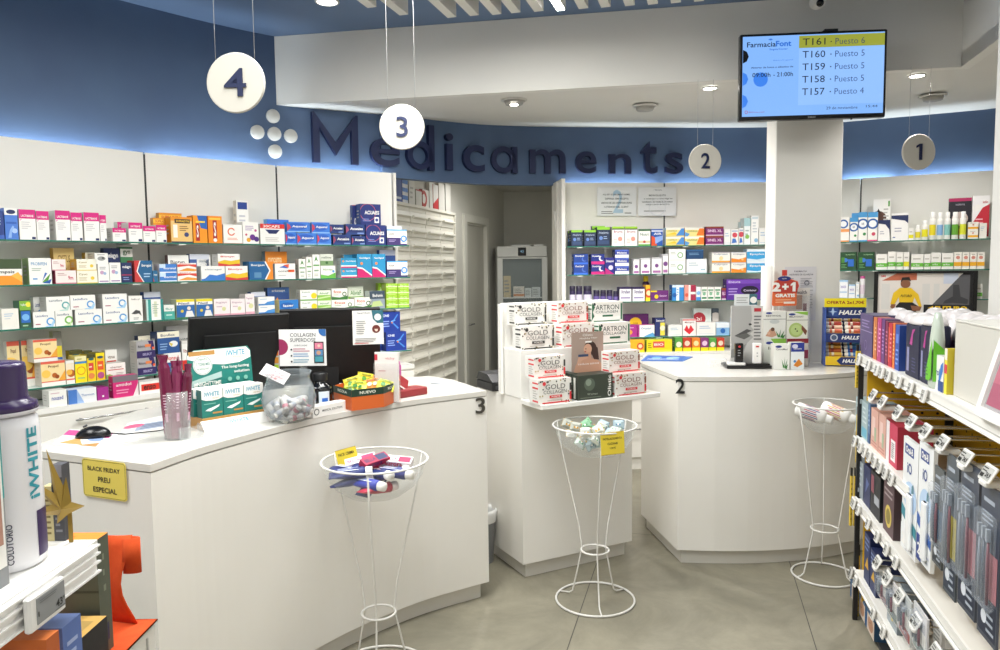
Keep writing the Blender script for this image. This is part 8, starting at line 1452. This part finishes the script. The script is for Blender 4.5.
a = at_y(44, 545, 1.185); b = at_y(59.5, 466, 1.185); w = b.x-a.x; h = b.z-ZL; m = MB(); m.box(0, w*.45, -.0, .02, 0, h*.72, 'C9BC8A'); m.box(w*.45+.0002, w, 0, .022, 0, h, '4A4A50'); m.decal((w*.45, 0, 0), (w*.55, 0, 0), (0, 0, h), [('r', 0, .84, 1, 1, '8A8A96'), ('c', .4, .66, .1, '14141A'), ('l', .2, .1, .8, .5, 5, '8A8A90')]); m.decal((0, 0, 0), (w*.45, 0, 0), (0, 0, h*.72), [('l', .1, .1, .9, .9, 8, '7A6A3A')])
o = m.build('gift_pack', None, (a.x, 1.19, ZL+.0003)); tag(o, 'slim grey and cream pack behind the gold star', 'box')
# boxes below the foreground shelf
def under(x0, x1, yt, Y, d, f, side, top, ops, label):
    a = at_y(x0, yt, Y); b = at_y(x1, yt, Y); w = b.x-a.x; h = a.z-.8603; m = MB(); m.box(0, w, 0, d, 0, h, f, side, top, ch=0); m.decal((0, 0, 0), (w, 0, 0), (0, 0, h), ops); m.decal((w, 0, 0), (0, d, 0), (0, 0, h), [('l', .2, .6, .8, .9, 4, 'A8B8E0')]); o = m.build('product_box', None, (a.x, Y, .8603)); tag(o, label, 'box', 'boxes below the left foreground shelf')
under(-20, 46, 641, 1.00, .03, 'C8662A', 'B85A24', 'D2702E', [], 'orange box below the left foreground shelf, at the bottom edge')
under(14, 62, 629, 1.09, .05, '6A82C0', '5A74B4', '7A92CC', [('l', .55, .4, .95, .9, 5, 'C8D0EC')], 'periwinkle blue box below the left foreground shelf')
# low plinth with orange felt, beyond the shelf
PX0, PX1, PY0, PY1, PZ = -1.30, -.877, 1.38, 1.80, .745
t = empty('display_plinth', ((PX0+PX1)/2, (PY0+PY1)/2, 0), 0, 'low white plinth carrying boxes, in front of the counter end', 'plinth'); m = MB(); m.box(PX0-t.location.x, PX1-t.location.x, PY0-t.location.y, PY1-t.location.y, 0, PZ, M('DEDBD4', .4), ch=.003); m.build('body', t); m = MB(); m.box(PX1-t.location.x+.0002, PX1-t.location.x+.004, PY1-t.location.y-.05, PY1-t.location.y-.045, .05, PZ-.02, M('B8B6B0', .4)); m.build('seam', t)
FELT = noisy('orange_felt', 'CC4610', 'D65018', 40, .9, .3, 4, 500)
prof = [(PX1+.045, PZ+.003), (PX1-.10, PZ+.0035)]
m = MB(); path = []
# felt lies on the plinth, climbs its back edge and curls over at the top right
zt_ = at_y(130, 537, 1.80).z
m.box(PX0, PX1+.005, PY0+.02, PY1+.005, PZ+.0005, PZ+.0035, FELT)
cols_ = 14; V = []; Fq = []
xa = at_y(55, 532, 1.80).x; xb = at_y(141, 540, 1.80).x
for i in range(cols_+1):
    f_ = i/cols_; 
    for j in range(9):
        g = j/8; z = PZ+.004+(zt_-PZ)*g; wob = .035*math.sin(g*3.1+.4)*f_**3
        xr = xb-.010-.020*math.sin(g*3.14)**2-.014*g; V.append((xa+(xr-xa)*f_, 1.80+.008*math.sin(f_*5)-wob, z))
for i in range(cols_):
    for j in range(8): Fq.append((i*9+j, (i+1)*9+j, (i+1)*9+j+1, i*9+j+1))
m.add(V, Fq, FELT, True)
V = []; Fq = []; x_e = V
xr = xb-.024
for k in range(10):   # rolled flap at the top right
    a_ = k/9*math.pi*1.15; rx_ = .028; V += [(xr-.0+rx_*math.sin(a_), 1.80-.012+.012*math.cos(a_), zt_+.003), (xr+rx_*math.sin(a_)-.0, 1.80-.012+.012*math.cos(a_), zt_-.085-.0)]
m.add(V, [(2*k, 2*k+2, 2*k+3, 2*k+1) for k in range(9)], FELT, True)
o = m.build('orange_felt_sheet'); tag(o, 'bright orange felt sheet curling up behind boxes at the counter end', 'felt sheet'); so = o.modifiers.new('t', 'SOLIDIFY'); so.thickness = .003
o['category'] = 'felt'
def plbox(x0, x1, yt, Y, d, f, side, top, ops, label, z=None, name='gift_box', sops=None):
    z = z or PZ+.004; a = at_y(x0, yt, Y); b = at_y(x1, yt, Y); w = b.x-a.x; h = a.z-z; m = MB(); m.box(0, w, 0, d, 0, h, f, side, top); m.decal((0, 0, 0), (w, 0, 0), (0, 0, h), ops); m.decal((w, 0, 0), (0, d, 0), (0, 0, h), sops or []); m.decal((0, 0, h), (w, 0, 0), (0, d, 0), [('t', .4, .4, .6, .6, 'cadeau', '7A4A1A', 0)] if top == 'E8862E' else [('r', .15, .25, .85, .85, '9A7E45')]); o = m.build(name, None, (a.x, Y, z)); tag(o, label, 'box')
plbox(30, 96, 541, 1.62, .05, '55584A', '4E5344', 'E8862E', [('r', 0, .55, 1, .57, '3A3E32')], 'dark olive gift box with orange lid in front of the felt', sops=[('r', .55, .1, .7, .25, '24284A'), ('l', .4, .5, .6, .9, 3, '7A806E')])
plbox(10, 62, 656, 1.43, .17, '17171A', '17171A', 'B8924E', [], 'black box with kraft gold top below the olive box', name='open_box')
finish_labels()
# ================================================================ LIGHT AND CAMERA
def area(name, loc, sx, sy, power, rot=(0, 0, 0), col=(.99, 1, .97), spread=180):
    l = bpy.data.lights.new(name, 'AREA'); l.shape = 'RECTANGLE'; l.size = sx; l.size_y = sy; l.energy = power; l.color = col; l.spread = rad(spread)
    o = bpy.data.objects.new(name, l); COL.objects.link(o); o.location = loc; o.rotation_euler = rot; return o
area('ceiling_light_panel', (-.9, 1.2, 3.0), 1.2, .3, 13)
area('ceiling_light_panel', (.4, 1.6, 3.0), 1.2, .3, 6)
area('ceiling_light_panel', (-.1, 2.9, 3.0), 1.4, .3, 20)
area('baffle_light', (-.42, 2.68, 3.03), .05, 2.4, 26, (0, 0, bz))
area('ceiling_light_panel', (.2, -.9, 3.0), 2.0, .6, 20)
area('ceiling_light_panel', (-2.4, 1.4, 3.0), .6, 1.2, 24)
def spot(name, loc, power, ang=130, col=(1, .97, .93)):
    l = bpy.data.lights.new(name, 'SPOT'); l.energy = power; l.spot_size = rad(ang); l.spot_blend = .7; l.shadow_soft_size = .04; l.color = col
    o = bpy.data.objects.new(name, l); COL.objects.link(o); o.location = loc
for px, py, w in ((514, 100, 55), (710, 87.5, 7), (917, 75, 25)):
    p = at_z(px, py, 2.70); spot('downlight_lamp', (p.x, p.y, 2.70), w)
spot('soffit_lamp', (.95, 5.0, 2.69), 32, 140); spot('soffit_lamp', (2.0, 5.2, 2.69), 20, 140); spot('soffit_lamp', (-.45, 5.0, 2.69), 7, 140); spot('soffit_lamp', (3.0, 5.0, 2.69), 20, 140)
area('back_room_lamp', (.3, 7.0, 2.53), .3, .3, 5); spot('passage_fill_light', (-.15, 6.9, 2.53), 8, 160)  # the spot is an added fill that brightens the drawer cabinet, without a fitting
# LED strips hidden behind the tops of the back panels, shining up the blue wall
def strip(a, b, z, w, ins=.04):
    a = Vector(a); b = Vector(b); d = (b-a); n = Vector((d.y, -d.x)).normalized(); c = (a+b)/2-n*.038
    o = area('led_strip', (c.x, c.y, z), d.length-2*ins, .02, w, (rad(180), 0, 0), (.8, .91, 1)); o.rotation_euler = (rad(180)+0, 0, -facing(d.normalized())*1)
    o.rotation_euler = (Matrix.Rotation(facing(d.normalized()), 3, 'Z') @ Matrix.Rotation(rad(180), 3, 'X')).to_euler()
for a, b, w in ((LW[0], LW[1], 2.6), (LW[1], LW[2], 2.6), (LW[2], LW[3], 1.8), (LW[3], LW[4], 1.6), ((.5, 6.03), (1.36, 6.13), 1.6), ((1.36, 6.13), (2.3, 6.18), 1.6), ((2.70, 5.99), (3.1, 5.78), 1.2), ((3.1, 5.78), (3.7, 5.46), 1.4)):
    strip(a, b, 2.25, w)
w = bpy.data.worlds.new('World'); SC.world = w; w.use_nodes = True
w.node_tree.nodes['Background'].inputs[0].default_value = (.9, .95, 1, 1); w.node_tree.nodes['Background'].inputs[1].default_value = .3
cam = bpy.data.cameras.new('camera'); cam.sensor_width = 36; cam.lens = F*36/1000; cam.clip_start = .05
co = bpy.data.objects.new('camera', cam); COL.objects.link(co); co.matrix_world = Matrix.Translation((0, 0, CH)) @ CAMR.to_4x4(); SC.camera = co
SC.view_settings.view_transform = 'Standard'; SC.view_settings.look = 'None'; SC.view_settings.gamma = 1; SC.view_settings.exposure = .83
SC.view_settings.use_curve_mapping = False
